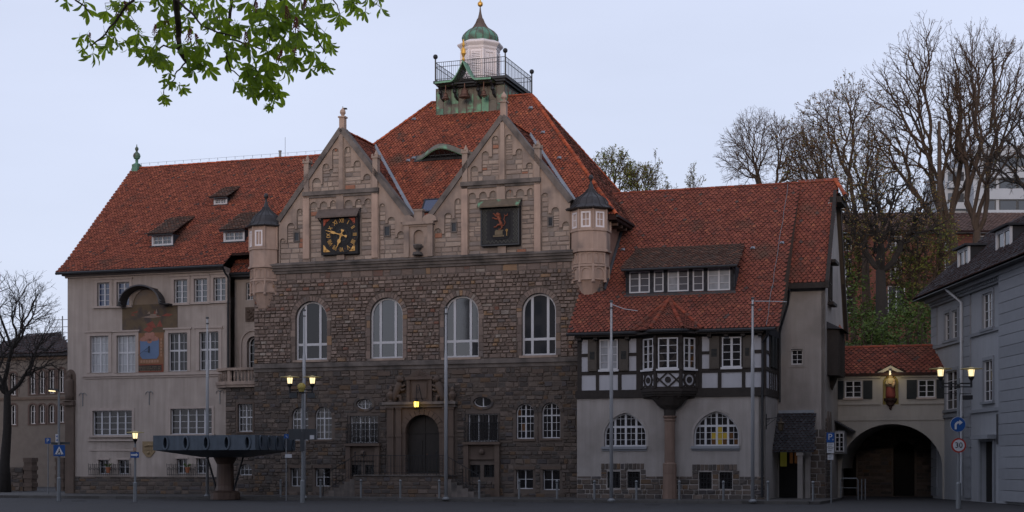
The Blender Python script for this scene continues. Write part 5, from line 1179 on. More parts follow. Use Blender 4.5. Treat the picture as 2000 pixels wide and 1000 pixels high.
# recessed bay with balcony between wing and town hall
DR = 1.7; MRr = fm(DR); b0, b1 = wR, uL
rc = [RC(480, 494, 552, 586, DR)]; ga = RC(484, 510, 657, 722, DR); bw = [RC(465, 493, 789, 843, 1.2)]
mb = MB(); mb.wall(MRr, [(b0, -.1), (b1+.6, -.1), (b1+.6, 12.6), (b0, 12.6)], [outline(*rc[0]), outline(*ga, 'round')], 0, .25); part(wing, 'recess_wall', mb, PLAST)
window(wing, MRr, rc[0], .15, cols=(.5,), rows=(.33, .66), fw=.05); window(wing, MRr, ga, .18, cols=(.5,), rows=(.25, .5, .75), arch='round', fw=.07, glass=GLASSD)
m = MB(); m.ring(MRr, outline(*grow(ga, .3), 'round'), outline(*ga, 'round'), -.12, 0); m.ring(MRr, outline(*grow(ga, .42), 'round'), outline(*grow(ga, .3), 'round'), -.2, 0); part(wing, 'door_arch', m, TRIMP)
q = RC(480, 500, 600, 628, DR); m = MB(); m.box(MRr, *q, -.06, 0); 
for i in range(14): x, z = RNG.uniform(q[0]+.1, q[1]-.1), RNG.uniform(q[2]+.1, q[3]-.1); m.ball(MRr(x, z, -.06), RNG.uniform(.05, .1), 6, 4)
part(wing, 'carved_relief', m, DRESSLO)
roof(wing, [(wR-.0, 1.15, 12.42), (uL+.2, 1.15, 12.42), (uL+.2, 2.4, 13.75), (wR-.0, 2.4, 13.75)], TILE, th=.12, name='recess_roof')
roof(wing, [(wR+.05, 2.2, 13.55), (-14.8, 2.2, 13.55), (-14.8, 4.4, 15.75+.4), (wR+.05, 4.4, 15.75+.4)], TILE, th=.05, name='recess_roof')
m = MB(); m.tube([(wR-.3, 1.1, 12.36), (uL+.2, 1.1, 12.36)], .07, 6); m.b3(wR-.1, uL, 1.15, 1.7, 12.2, 12.32); part(wing, 'gutter', m, GUTTER)
ud = U(447, .7); m = MB(); m.tube([(ud-.1, .16, 12.65), (ud-.05, .4, 12.3), (ud, .62, 12.1), (ud, .62, Z(447, 722, .62))], .055, 8); part(wing, 'drainpipe', m, GUTTER)
# balcony
zb0, zb1 = Z(465, 752, .6), Z(465, 719, .6); bl = [(U(435, 1.3), DW-.02), (U(447, .35), .2), (uL, .2)]
m = MB()
for (p, q) in zip(bl[:-1], bl[1:]):
    p = Vector((*p, 0)); q = Vector((*q, 0)); e = (q-p).normalized(); n_ = Vector((e.y, -e.x, 0))
    mp = lambda a, z, k=0., p=p, e=e, n_=n_: tuple(p+e*a-n_*k+Vector((0, 0, z))); L = (q-p).length
    m.box(mp, -.05, L+.05, zb1-.14, zb1, -.08, .14); m.box(mp, -.05, L+.05, zb0, zb0+.18, -.14, .3); m.box(mp, -.02, L+.02, zb0-.14, zb0, -.08, .3)
    m.box(mp, 0, .16, zb0+.18, zb1-.14, -.02, .16)
    n = int(L/.2)
    for i in range(n):
        c0 = mp((i+.8)*L/n, 0, .06); mm = MB(); zb2 = zb0+.18; hh = zb1-.14-zb2
        if (i+.8)*L/n > L-.08: continue
        mm.lathe(c0[0], c0[1], [(.06, zb2), (.035, zb2+hh*.12), (.065, zb2+hh*.4), (.035, zb2+hh*.85), (.06, zb2+hh)], 8); part(wing, 'baluster', mm, DRESS)
m.poly(lambda a, z, k=0.: (a, z, k), [bl[0], bl[1], bl[2], (uL, DR), (bl[0][0], DR)], zb0-.1, zb0+.1)
part(wing, 'balcony', m, DRESS)
m = MB(); DBs = .35; q0 = U(447, .7); mpb = fm(DBs)
bwin = RC(465, 494, 789, 843, DBs); sm_ = RC(467, 492, 906, 928, DBs)
m.wall(mpb, [(q0, -.1), (uL+.1, -.1), (uL+.1, zb0-.12), (q0, zb0-.12)], [outline(*bwin), outline(*sm_, 'round', .3)], 0, .25); m.add([(q0, DBs, -.1), (q0, DR, -.1), (q0, DR, zb0-.12), (q0, DBs, zb0-.12)], [(0, 1, 2, 3)]); bb = part(wing, 'balcony_base', m, MORTAR)
masonry(wing, bb, mpb, lay_stones(mpb, [(q0, -.05), (uL, -.05), (uL, zb0-.14), (q0, zb0-.14)], [outline(*grow(bwin, .12, .1)), outline(*grow(sm_, .1), 'round', .4)], -.05, zb0-.14, (.17, .3), (.22, .5), RNG), .05, .02, STONELO, 0)
window(wing, mpb, bwin, .15, cols=(.25, .5, .75), rows=(.27, .77), heavy=(1,), trans=(.52,), fw=.05, mw=.022, glass=GLASSD)
window(wing, mpb, sm_, .15, cols=(.33, .66), rows=(.5,), arch='round', rise=.3, fw=.04, mw=.02, glass=GLASSD)
m = MB(); m.ring(mpb, outline(*grow(bwin, .1, .1)), outline(*bwin), -.06, .02); part(wing, 'window_surround', m, DRESSLO)

# ================================================================== HALF-TIMBERED HOUSE
DHH = -1.75; MH = fm(DHH); RH_ = lambda a, b, c, d, dd=DHH: RC(a, b, c, d, dd)
hL, hR = U(1127, DHH), U(1494, DHH)
ht = thing('half_timbered_house', 'half timbered house with oriel and long dormer under a big red scalloped tile roof', 'building', TF, (hL+hR)/2, DHH)
DWH = 2.2; MWH_ = fm(DWH); hW = U(1612, DWH)
zsill0, zsill1 = Z(1300, 775, DHH), Z(1300, 760, DHH)
pw = [RH_(1180, 1262, 806, 872), RH_(1355, 1443, 803, 871)]; bwn = [RH_(1186, 1211, 921, 953), RH_(1225, 1250, 921, 953), RH_(1365, 1390, 922, 955), RH_(1405, 1430, 922, 955)]
PRISE = 1.12
m = MB(); m.wall(MH, [(hL, -.12), (hR, -.12), (hR, zsill0), (hL, zsill0)], [outline(*r, 'point', PRISE) for r in pw]+[outline(*r) for r in bwn], 0, .3, back=.4); hw_ = part(ht, 'ground_floor_wall', m, PLASTR)
for i, r in enumerate(pw):
    window(ht, MH, r, .16, cols=(.125, .25, .375, .5, .625, .75, .875), rows=(.2, .39, .82), heavy=(1, 3, 5), arch='point', rise=PRISE, fw=.07, hw=.10, mw=.022, trans=(.58,), glass=GLASSD, panes={(3, 0): LITD, (4, 0): LITG, (4, 1): LITG, (4, 2): LITG, (5, 0): LITD, (5, 1): LITG, (3, 1): LITG, (6, 1): LITD, (7, 0): LITD} if i else None)
    m = MB(); ol = outline(*r, 'point', PRISE); o2 = outline(*grow(r, .13, .0), 'point', PRISE+.13); m.ring(MH, o2, ol, -.03, .0); part(ht, 'window_surround', m, PLASTR)
    m = MB(); m.box(MH, r[0]-.12, r[1]+.05, r[2]-.13, r[2], -.12, .1); m.box(MH, r[0]-.1, r[1]+.03, r[2]-.22, r[2]-.13, -.05, .02); part(ht, 'sill', m, VILLAT)
for r in bwn:
    window(ht, MH, r, .22, cols=(.5,), rows=(.5,), fw=.04, glass=GLASSD, frame=BLACK)
    g = MB()
    for j in range(4): a = r[0]+(r[1]-r[0])*(j+.5)/4; g.bar(MH(a, r[2], .05), MH(a, r[3], .05), .014)
    for j in range(4): z = r[2]+(r[3]-r[2])*(j+.5)/4; g.bar(MH(r[0], z, .05), MH(r[1], z, .05), .014)
    part(ht, 'window_bars', g, BLACK)
zpl = Z(1300, 930, DHH); apr = [RH_(1174, 1262, 905, 935), RH_(1352, 1444, 907, 936)]
rect = lay_stones(MH, [(hL, -.1), (hR, -.1), (hR, zpl), (hL, zpl)], [outline(*grow(r, .02, .02)) for r in bwn]+[outline(*r) for r in apr], -.05, zpl, (.17, .27), (.22, .55), RNG)
for a in apr: rect += lay_stones(MH, outline(a[0], a[1], a[2], a[3]), [outline(*grow(r, .02)) for r in bwn], a[2], a[3]-.3, (.2, .26), (.2, .4), RNG)+[(a[0]+.2*i, a[0]+.2*i+.185, a[3]-.3, a[3]) for i in range(int((a[1]-a[0])/.2))]
masonry(ht, hw_, MH, rect, .05, .02, STONELO, 0)
# timber storey
zt1 = Z(1300, 650, DHH); zTop = 7.95
m = MB(); m.box(MH, hL, hR, zsill0, zTop, .07, .35); back = part(ht, 'timber_storey', m, TIMBER)
V_ = [(1128, 1136, 655, 768), (1243, 1254, 655, 768), (1166, 1171, 660, 727), (1207, 1211, 660, 727), (1361, 1371, 652, 766), (1405, 1410, 655, 722), (1448, 1452, 655, 722), (1487, 1495, 648, 770), (1164, 1170, 731, 764), (1207, 1214, 731, 764), (1402, 1409, 727, 760), (1449, 1456, 726, 760)]
for q in V_:
    r = RH_(*q); m = MB(); m.box(MH, r[0], r[1], max(r[2], zsill0), r[3], -.035+RNG.uniform(-.01, .01), .07); part(ht, 'post', m, TIMBER, back)
    for z in (r[2]+.12, r[3]-.12):
        for a in ((r[0]*.7+r[1]*.3),): m = MB(); 
H_ = [(1128, 1252, 646, 660), (1360, 1495, 643, 656), (1128, 1254, 725, 732), (1362, 1495, 719, 727), (1135, 1149, 691, 697), (1229, 1244, 689, 695), (1371, 1386, 686, 692), (1467, 1488, 683, 690), (1125, 1256, 762, 770), (1360, 1495, 757, 765)]
for q in H_:
    r = RH_(*q); m = MB(); m.box(MH, r[0], r[1], r[2], r[3], -.028+RNG.uniform(-.01, .008), .07); part(ht, 'beam', m, TIMBER, back)
m = MB(); r = RH_(1125, 1256, 767, 776); m.box(MH, hL-.06, hR+.06, zsill0-.02, zsill1-.05, -.10, .05); part(ht, 'sill_beam', m, TIMBER, back)
for q in [(1135, 1149, 664, 691), (1135, 1149, 697, 726), (1229, 1243, 662, 689), (1229, 1243, 695, 725), (1136, 1164, 732, 763), (1170, 1207, 731, 762), (1214, 1243, 730, 761), (1371, 1386, 656, 686), (1371, 1386, 692, 720), (1468, 1487, 655, 683), (1468, 1487, 690, 719), (1371, 1402, 727, 757), (1409, 1449, 727, 757), (1456, 1487, 726, 756)]:
    r = RH_(*q); m = MB(); m.box(MH, r[0]-.01, r[1]+.01, r[2]-.01, r[3]+.01, .012+RNG.uniform(-.004, .004), .065); part(ht, 'infill_panel', m, PANELW, back)
for q, i in (((1171, 1207, 663, 722), 0), ((1410, 1448, 658, 717), 1)):
    r = RH_(*q); window(ht, MH, r, .0, cols=(.5,), rows=(.25, .5, .75), heavy=(0,), fw=.06, hw=.11, glass=CURT if i == 0 else GLASSD, name='window', parent=None)
    m = MB(); m.box(MH, r[0]-.05, r[1]+.05, r[2]-.1, r[2]-.0, -.1, .05); part(ht, 'sill', m, WHITE)
for q in ((1149, 1166, 663, 725), (1210, 1228, 662, 724), (1386, 1405, 657, 720), (1452, 1468, 655, 718)):
    r = RH_(*q); m = MB(); m.box(MH, *r, -.10, -.045); sh = part(ht, 'shutter', m, SHUT)
    h = r[3]-r[2]; m = MB()
    for a, b in ((.05, .32), (.66, .95)): m.ring(MH, outline(r[0]+.06, r[1]-.06, r[2]+h*a, r[2]+h*b), outline(r[0]+.1, r[1]-.1, r[2]+h*a+.04, r[2]+h*b-.04), -.115, -.1)
    part(ht, 'shutter_frame', m, SHUT, sh)
    for i in range(6): z = r[2]+h*(.37+.042*i); m = MB(); m.box(MH, r[0]+.1, r[1]-.1, z, z+.045, -.118, -.1); part(ht, 'louvre', m, SHUTD, sh)
# side wall of the timber part
MS = smap(hR); dS = DWH
m = MB(); m.wall(MS, [(DHH+.0, -.12), (dS, -.12), (dS, zsill0), (DHH, zsill0)], [], 0, .3); part(ht, 'side_wall', m, PLASTR)
m = MB(); m.add([MS(DHH, zsill0, .06), MS(dS, zsill0, .06), MS(dS, 12.2, .06), MS(DHH, 8.2, .06)], [(0, 1, 2, 3)]); part(ht, 'side_back', m, TIMBER)
zz = [zsill0, zsill0+.38, Z(1495, 719, DHH)-.1, Z(1495, 719, DHH)+.1, Z(1495, 686, DHH), zt1-.1, zt1+.2]
for (a, b, z0, z1) in ((DHH, dS, zz[0], zz[1]), (DHH, dS, zz[2], zz[3]), (DHH, dS, zz[5], zz[6]), (DHH, -.5, zz[4]-.08, zz[4]+.08)):
    m = MB(); m.box(MS, a, b, z0, z1, -.04, .06); part(ht, 'beam', m, TIMBER)
for d in (DHH+.02, DHH+1.25, DHH+1.9, DHH+2.5, DHH+3.1, dS-.2):
    m = MB(); m.box(MS, d, d+.17, zz[0], zz[5], -.05, .06); part(ht, 'post', m, TIMBER)
for a, b in ((DHH+.2, DHH+1.25),):
    for z0, z1 in ((zz[3], zz[4]-.08), (zz[4]+.08, zz[5])): m = MB(); m.box(MS, a, b, z0, z1, .0, .05); part(ht, 'infill_panel', m, PANELW)
for a, b in ((DHH+.2, DHH+1.25), (DHH+1.43, DHH+1.9), (DHH+2.08, DHH+2.5), (DHH+2.68, DHH+3.1), (DHH+3.28, dS-.2)):
    m = MB(); m.box(MS, a, b, zz[1], zz[2], .0, .05); part(ht, 'infill_panel', m, PANELW)
m = MB(); m.box(MS, DHH+1.5, DHH+2.2, zz[3]+.05, zz[5]-.05, -.12, -.05); part(ht, 'shutter', m, SHUTD); m = MB(); m.box(MS, DHH+2.5, DHH+3.1, zz[3]+.05, zz[5]-.05, -.12, -.05); part(ht, 'shutter', m, SHUTD)
m = MB(); m.add([MS(DHH-.4, 7.95, -.1), MS(dS, 8.0, -.1), MS(dS, 12.3, -.1), MS(DHH-.4, 8.2, -.1)], [(0, 1, 2, 3)]); part(ht, 'slate_cheek', m, SLATE)
# --- oriel on its column
pO = .78; oA, oB = U(1254, DHH), U(1361, DHH); fA, fB = U(1280, DHH-pO), U(1330, DHH-pO)
pl4 = [(oA, DHH), (fA, DHH-pO), (fB, DHH-pO), (oB, DHH)]
oz0, oz1, oz2, oz3 = Z(1307, 773, DHH-pO), Z(1307, 757, DHH-pO), Z(1307, 723, DHH-pO), Z(1307, 656, DHH-pO)
hz = lambda a, z, k=0.: (a, z, k)
m = MB(); m.poly(hz, pl4, oz1, oz3+.25)
ori = part(ht, 'oriel', m, TIMBER)
grow4 = lambda g: [(oA-g, DHH), (fA-g*.6, DHH-pO-g), (fB+g*.6, DHH-pO-g), (oB+g, DHH)]
m = MB(); m.poly(hz, grow4(.10), oz0+.1, oz1-.18); m.poly(hz, grow4(.03), oz0, oz0+.1); m.poly(hz, grow4(.15), oz1-.18, oz1-.06); m.poly(hz, grow4(.05), oz1-.06, oz1); part(ht, 'oriel_base_moulding', m, TIMBER, ori)
m = MB(); m.poly(hz, grow4(.12), oz3+.05, oz3+.22); part(ht, 'oriel_frieze', m, TIMBER, ori)
for i, (p, q) in enumerate(zip(pl4[:-1], pl4[1:])):
    p = Vector((*p, 0)); q = Vector((*q, 0)); e = (q-p).normalized(); n_ = Vector((e.y, -e.x, 0)); L = (q-p).length
    mp = lambda a, z, k=0., p=p, e=e, n_=n_: tuple(p+e*a-n_*k+Vector((0, 0, z)))
    jm = .14
    window(ht, mp, (jm, L-jm, oz2+.08, oz3-.08), -.03, cols=(.5,), rows=(.25, .5, .75), heavy=(0,), fw=.06, hw=.1, glass=GLASSD, panes={(1, 0): LITD, (1, 1): LITD, (1, 2): LITD} if i == 2 else None, name='oriel_window', parent=ori)
    m = MB(); m.box(mp, jm-.07, L-jm+.07, oz2-.02, oz2+.07, -.16, -.0); part(ht, 'sill', m, WHITE, ori)
    m = MB(); m.box(mp, .08, L-.08, oz1+.03, oz2-.1, -.012, -.004); part(ht, 'infill_panel', m, PANELW, ori)
    zc = (oz1+oz2-.07)/2; hh = (oz2-.1-oz1)/2; cxm = L/2; m = MB()
    m.box(mp, .0, L, oz2-.14, oz2-.02, -.05, 0); m.box(mp, 0, L, oz1, oz1+.05, -.05, 0)
    if i == 1:
        for s_ in (-1, 1):
            for off in (-.33, .33):
                a0_, a1_ = cxm+off*L-s_*.36*L*.9, cxm+off*L+s_*.36*L*.9; a0c, a1c = max(.06, min(L-.06, a0_)), max(.06, min(L-.06, a1_))
                z0_ = zc-hh+(a0c-a0_)/(a1_-a0_)*2*hh; z1_ = zc-hh+(a1c-a0_)/(a1_-a0_)*2*hh
                m.bar(mp(a0c, z0_, -.03), mp(a1c, z1_, -.03), .055, 4)
        m.lathe(*mp(cxm, 0, -.0)[:2], [(.001, 0)]*2, 4) if False else None
        m.poly(mp, [(cxm+.15*cos(2*pi*j/14), zc+.15*sin(2*pi*j/14)) for j in range(14)], -.08, -.02)
    else:
        C1 = lambda rr: [(cxm+min(rr, L*.42)*cos(2*pi*j/20), zc+rr*sin(2*pi*j/20)) for j in range(20)]
        m.ring(mp, C1(.38), C1(.27), -.06, -.0); m.poly(mp, C1(.15), -.07, -.01)
        for s_ in (-1, 1):
            for s2 in (-1, 1): m.bar(mp(cxm+s_*.25*L/1.0*.9, zc+s2*.25, -.03), mp(cxm+s_*(L/2-.05), zc+s2*hh, -.03), .045, 4)
            m.bar(mp(cxm+s_*min(.36, L*.4), zc, -.03), mp(cxm+s_*(L/2-.02), zc, -.03), .045, 4)
    part(ht, 'fretwork', m, TIMBER, ori)
for p in pl4:
    m = MB(); m.lathe(p[0], p[1]-.02, [(.10, oz1), (.10, oz2), (.13, oz2+.03), (.07, oz2+.3), (.1, oz2+.7), (.07, oz3-.5), (.12, oz3-.35), (.1, oz3+.05)], 8); part(ht, 'carved_post', m, TIMBER, ori)
zc0 = Z(1307, 812, DHH-.5); ucol = U(1307, DHH-.4)
for q in ((oA+.1, DHH), (fA+.05, DHH-pO+.06), (fB-.05, DHH-pO+.06), (oB-.1, DHH)):
    m = MB(); P = [(ucol+(q[0]-ucol)*t**2.2*1.0+.18*(1 if q[0] > ucol else -1)*(1-t), DHH-.3+(q[1]-(DHH-.3))*t**2.2, zc0+(oz0-zc0)*(1-(1-t)**1.9)) for t in np.linspace(0, 1, 8)]; m.tube(P, [.11]*8, 6); part(ht, 'oriel_bracket', m, TIMBER, ori)
m = MB(); m.lathe(ucol, DHH-.28, [(.28, zc0-.02), (.3, zc0+.3), (.6, oz0-.45), (.95, oz0-.02)], 10, sy=.55); part(ht, 'oriel_corbel', m, TIMBER, ori)
m = MB(); zz0 = Z(1307, 906, DHH-.3); m.lathe(ucol, DHH-.28, [(.36, -.1), (.36, .3), (.33, zz0-.5), (.34, zz0-.45), (.34, zz0), (.26, zz0+.06), (.255, zc0-.3), (.3, zc0-.2), (.26, zc0-.15), (.34, zc0-.05), (.34, zc0)], 12); part(ht, 'stone_column', m, M('red_sandstone_column', (.20, .135, .105), .85, .2, 2.5, streak=.3))
# --- roof
sl = 1.01; zR = lambda d: 8.21+(d+2.22)*sl; RDD = 6.0; vL = 3.72; vR = 14.02
P1 = [(vL, -2.22, 8.21), (vR, -2.22, 8.21), (vR, .02, zR(.02)), (vL, .02, zR(.02))]
dEA = DHH-pO-.45
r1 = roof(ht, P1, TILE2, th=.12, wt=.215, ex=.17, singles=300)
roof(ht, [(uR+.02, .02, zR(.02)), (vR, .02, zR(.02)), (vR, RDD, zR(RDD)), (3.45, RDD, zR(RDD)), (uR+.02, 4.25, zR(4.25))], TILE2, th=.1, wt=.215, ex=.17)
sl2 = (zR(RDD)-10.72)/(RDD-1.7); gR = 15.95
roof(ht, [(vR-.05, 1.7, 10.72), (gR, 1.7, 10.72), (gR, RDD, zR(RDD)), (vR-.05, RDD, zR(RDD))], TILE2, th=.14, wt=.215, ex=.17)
m = MB(); m.add([(uR, RDD, zR(RDD)), (gR, RDD, zR(RDD)), (gR, 10.6, 8.9), (uR, 10.6, 8.9)], [(0, 1, 2, 3)]); part(ht, 'rear_roof', m, TILEOLD)
ridge_caps(ht, (3.75, RDD, zR(RDD)-.025), (gR, RDD, zR(RDD)-.025), RIDGED, r=.1)
m = MB(); m.tube([(vL-.1, -2.28, 8.12), (U(1258, -2.28), -2.28, 8.12)], .075, 6); m.tube([(U(1357, -2.28), -2.28, 8.12), (vR-.05, -2.28, 8.12)], .075, 6); m.tube([(U(1258, -2.28), -2.28, 8.12), (fA-.2, dEA-.05, 8.12), (fB+.2, dEA-.05, 8.12), (U(1357, -2.28), -2.28, 8.12)], .075, 6); part(ht, 'gutter', m, GUTTER)
m = MB(); m.poly(hz, [(oA-.25, -2.2), (fA-.15, dEA), (fB+.15, dEA), (oB+.25, -2.2)], 8.0, 8.08); m.b3(hL, hR, -2.2, DHH, 7.98, 8.06); part(ht, 'eaves_soffit', m, TIMBER)
m = MB()
for i in range(12):
    a = hL+.2+i*(hR-hL-.4)/11
    if oA-.2 < a < oB+.2: continue
    m = MB(); m.b3(a-.1, a+.1, -2.1, DHH, 7.84, 7.98); part(ht, 'rafter_end', m, TIMBER)
# step between the two roof planes
m = MB(); m.add([(vR, -2.22, 8.05), (vR, 1.7, zR(1.7)-.0), (vR, RDD, zR(RDD)), (vR, RDD, zR(RDD)-.15), (vR, 1.7, 10.6), (vR, DHH, 8.0)], [(0, 1, 4, 5), (1, 2, 3, 4)]); part(ht, 'roof_step', m, TILEOLD)
# oriel roof: three tiled facets with hip caps
ap_u, ap_d, ap_z = plane_hit(1307, 588, -2.22, 8.21, sl); apx = (ap_u, ap_d-.05, ap_z+.05); c4 = [(oA-.35, -2.2, 8.2), (fA-.18, dEA, 8.2), (fB+.18, dEA, 8.2), (oB+.35, -2.2, 8.2)]
for i in range(3): roof(ht, [c4[i], c4[i+1], apx], TILE2, th=.03, name='oriel_roof', wt=.15, ex=.13, parent=ori)
for p in c4: ridge_caps(ht, (p[0], p[1], p[2]+.05), (apx[0], apx[1], apx[2]+.04), RIDGED, r=.09, ln=.36)
# long dormer
dd = -.25; MDm = fm(dd); zd0, zd1 = zR(dd), Z(1330, 521, dd-.3)
a0, a1 = U(1222, dd), U(1436, dd)
dw = [RC(1229, 1269, 530, 572, dd), RC(1277, 1296, 528, 570, dd), RC(1304, 1345, 526, 569, dd), RC(1353, 1374, 525, 568, dd), RC(1382, 1426, 522, 567, dd)]
m = MB(); m.wall(MDm, [(a0, zd0-.05), (a1, zd0-.05), (a1, zd1), (a0, zd1)], [outline(*r) for r in dw], 0, .12); dm = part(ht, 'long_dormer', m, SLATE)
for i, r in enumerate(dw):
    window(ht, MDm, r, .02, cols=(.5,) if r[1]-r[0] > .8 else (), rows=(.33, .66), heavy=(0,) if r[1]-r[0] > .8 else (), fw=.06, mw=.022, hw=.09, glass=CURT if i == 4 else GLASSL, panes={(0, 0): CURT, (0, 1): CURT, (0, 2): CURT} if i == 2 else None, name='dormer_window', parent=dm)
for (x0, x1) in zip([a0]+[r[1] for r in dw], [r[0] for r in dw]+[a1]):
    z = zd0-.05; rw = 0
    m = MB()
    while z < zd1-.05:
        n = max(1, int((x1-x0)/.1))
        for j in range(n): m.box(MDm, x0+(x1-x0)*j/n+.004, x0+(x1-x0)*(j+1)/n-.004, z, z+.12, -.018-RNG.uniform(0, .008), -.001)
        z += .11
    part(ht, 'slate_hanging', m, SLATE, dm, kind='stuff')
m = MB(); dz = dd+(zd1-zd0)/sl
for a in (a0, a1): m.add([(a, dd, zd0), (a, dd, zd1), (a, dz, zd1)], [(0, 1, 2)])
part(ht, 'dormer_cheek', m, SLATE, dm)
e1 = plane_hit(1453, 478, -2.22, 8.21, sl); e2 = plane_hit(1247, 487, -2.22, 8.21, sl); zq_ = zd1-.02
db_ = (e1[1]+e2[1])/2
roof(ht, [(U(1213, dd-.4), dd-.45, zq_), (U(1441, dd-.4), dd-.45, zq_), (e1[0], db_, zR(db_)+.03), (e2[0]-.1, db_, zR(db_)+.03)], TILEOLD, th=.08, name='dormer_roof', wt=.2, ex=.15, parent=dm)
m = MB(); m.tube([(U(1214, dd-.45), dd-.5, zq_-.06), (U(1440, dd-.45), dd-.5, zq_-.06)], .06, 6); m.tube([(a1-.05, dd-.5, zq_-.06), (a1-.03, dd-.06, zq_-.4), (a1-.03, dd-.06, zd0+.2)], .04, 6); m.tube([(a0+.05, dd-.5, zq_-.06), (a0+.05, dd-.06, zq_-.4), (a0+.05, dd-.06, zd0+.2)], .04, 6); part(ht, 'dormer_gutter', m, GUTTER, dm)
m = MB(); m.box(MDm, a0-.05, a1+.05, zd0-.12, zd0+.02, -.14, 0); part(ht, 'dormer_flashing', m, LEAD, dm)
nr2 = Vector((0, -sl, 1)).normalized(); br = Vector((0, 1, sl)).normalized()
for px, y in ((1470, 488), (1216, 491), (1527, 478)):
    u, d, z = plane_hit(px, y, -2.22, 8.21, sl); p = Vector((u, d, z))+nr2*.06; m = MB()
    m.add([tuple(p+Vector((-.13, 0, 0))), tuple(p+Vector((.13, 0, 0))), tuple(p+br*.2+Vector((.09, 0, 0))), tuple(p+br*.2-Vector((.09, 0, 0))), tuple(p+nr2*.1)], [(0, 1, 2, 3), (0, 1, 4), (1, 2, 4), (3, 0, 4), (2, 3, 4)]); part(ht, 'vent_tile', m, ZINC, r1)
m = MB(); A = plane_hit(1540, 362, -2.22, 8.21, sl); B = plane_hit(1497, 638, -2.22, 8.21, sl)
n = 14; pts = [tuple(Vector(A).lerp(Vector(B), i/n)+nr2*.1+Vector((RNG.uniform(-.03, .03), 0, 0))) for i in range(n+1)]; m.tube(pts, .014, 4); part(ht, 'lightning_wire', m, GALV, r1)
m = MB(); m.add([tuple(Vector((vL, .0, zR(0)-.05))+Vector((0, -.03, .0))), (U(1172, -.05), -.05, zR(0)-.05), (U(1172, -.05), -.05, zR(0)+.22), (vL, -.05, zR(0)+.18)], [(0, 1, 2, 3)]); m.tube([(uR+.05, .05, zR(.05)+.06), (uR+.05, 4., zR(4)+.06)], .1, 4); part(ht, 'wall_flashing', m, LEAD)
m = MB(); m.tube([(hR+.2, -2.28, 8.08), (hR+.16, -2.1, 7.8), (hR-.1, DHH-.1, 7.5), (hR-.12, DHH-.1, .1)], .06, 8); part(ht, 'drainpipe', m, GUTTER)
u5 = hR+.12; m = MB(); m.tube([(vR+.05, 1.6, 10.4), (vR-.1, 2.05, 9.7), (u5+.1, 2.1, 8.7), (u5, 2.1, 8.3), (u5, 2.1, Z(1522, 786, 2.1))], .055, 8); part(ht, 'drainpipe', m, GUTTER)
# --- white stair section with side gable
sw_ = RC(1545, 1568, 682, 712, DWH)
m = MB(); m.wall(MWH_, [(hR-.3, -.12), (hW, -.12), (hW, 10.75), (hR-.3, 10.75)], [outline(*sw_)], 0, .25, back=.1); part(ht, 'stair_wall', m, PLASTR)
window(ht, MWH_, sw_, .14, cols=(.5,), rows=(.33, .66), heavy=[], fw=.06, mw=.03, glass=GLASSD); m = MB(); m.ring(MWH_, outline(*grow(sw_, .13, .13)), outline(*sw_), -.03, 0); part(ht, 'window_surround', m, PLASTR)
m = MB(); m.b3(hR-.2, gR, 1.75, 2.2, 10.5, 10.62); m.b3(vR-.05, gR, 1.66, 1.74, 10.45, 10.72); part(ht, 'eaves_board', m, TIMBER)
MG = smap(hW); gp = [(DWH, -.12), (10.3, -.12), (10.3, 9.0), (6.75, zR(RDD)-1.0), (5.1, zR(RDD)-1.15), (DWH, 10.9)]
w_s = [(3.3, 4.5, SD(1620, 590, hW)[1], SD(1620, 518, hW)[1]), (6.2, 7.0, 12.6, 13.8)]
m = MB(); m.wall(MG, gp, [outline(*w_s[0])], 0, .2); part(ht, 'gable_wall', m, PLASTR)
window(ht, MG, w_s[0], -.07, cols=(.5,), rows=(.5,), fw=.08, frame=TIMBER, glass=GLASSD); m = MB(); m.box(MG, 3.1, 4.7, w_s[0][3]+.05, w_s[0][3]+.2, -.4, 0); m.box(MG, 3.1, 4.7, w_s[0][2]-.2, w_s[0][2]-.05, -.3, 0); part(ht, 'window_hood', m, TIMBER)
m = MB()
for P in ([(1.62, 10.4), (5.1, zR(RDD)-1.1), (5.1, zR(RDD)-.65), (1.62, 10.8)], [(10.7, 8.5), (6.8, zR(RDD)-1.0), (6.8, zR(RDD)-.5), (10.7, 9.0)]): m.poly(smap(gR), P, -.04, .12)
m.poly(smap(gR), [(5.0, zR(RDD)-1.3), (7.0, zR(RDD)-1.3), (7.0, zR(RDD)-1.0), (5.0, zR(RDD)-1.0)], -.3, .3); part(ht, 'verge_board', m, TIMBER)
roof(ht, [(gR+.5, 4.9, zR(RDD)-1.0), (gR+.5, 7.1, zR(RDD)-1.0), (gR-.15, RDD, zR(RDD)+.02)], TILE2, th=.1, name='half_hip_roof', wt=.215, ex=.17)
ridge_caps(ht, (gR+.5, 4.9, zR(RDD)-.98), (gR-.15, RDD, zR(RDD)+.05))
# dark oriel box on the gable side
m = MB(); z0, z1 = SD(1620, 735, hW)[1], SD(1620, 645, hW)[1]; dA, dB = SD(1612, 0, hW)[0]+.3, SD(1628, 0, hW)[0]
m.b3(hW, hW+.55, 2.9, 5.6, z0, z1); bx_ = part(ht, 'side_oriel', m, TIMBER)
m = MB(); m.add([(hW, 2.7, z1+.35), (hW, 5.8, z1+.35), (hW+.8, 5.8, z1-.05), (hW+.8, 2.7, z1-.05), (hW, 2.7, z1), (hW, 5.8, z1)], [(0, 1, 2, 3), (0, 3, 4), (1, 5, 2)]); part(ht, 'side_oriel_roof', m, SLATE, bx_)
for i in range(5): y = 2.95+i*.6; m = MB(); m.b3(hW+.55, hW+.6, y, y+.12, z0, z1); part(ht, 'post', m, TIMBER, bx_)
m = MB(); m.lathe(hW+.1, 4.2, [(.02, z0-.7), (.2, z0-.3), (.3, z0)], 6); part(ht, 'side_oriel_corbel', m, TIMBER, bx_)
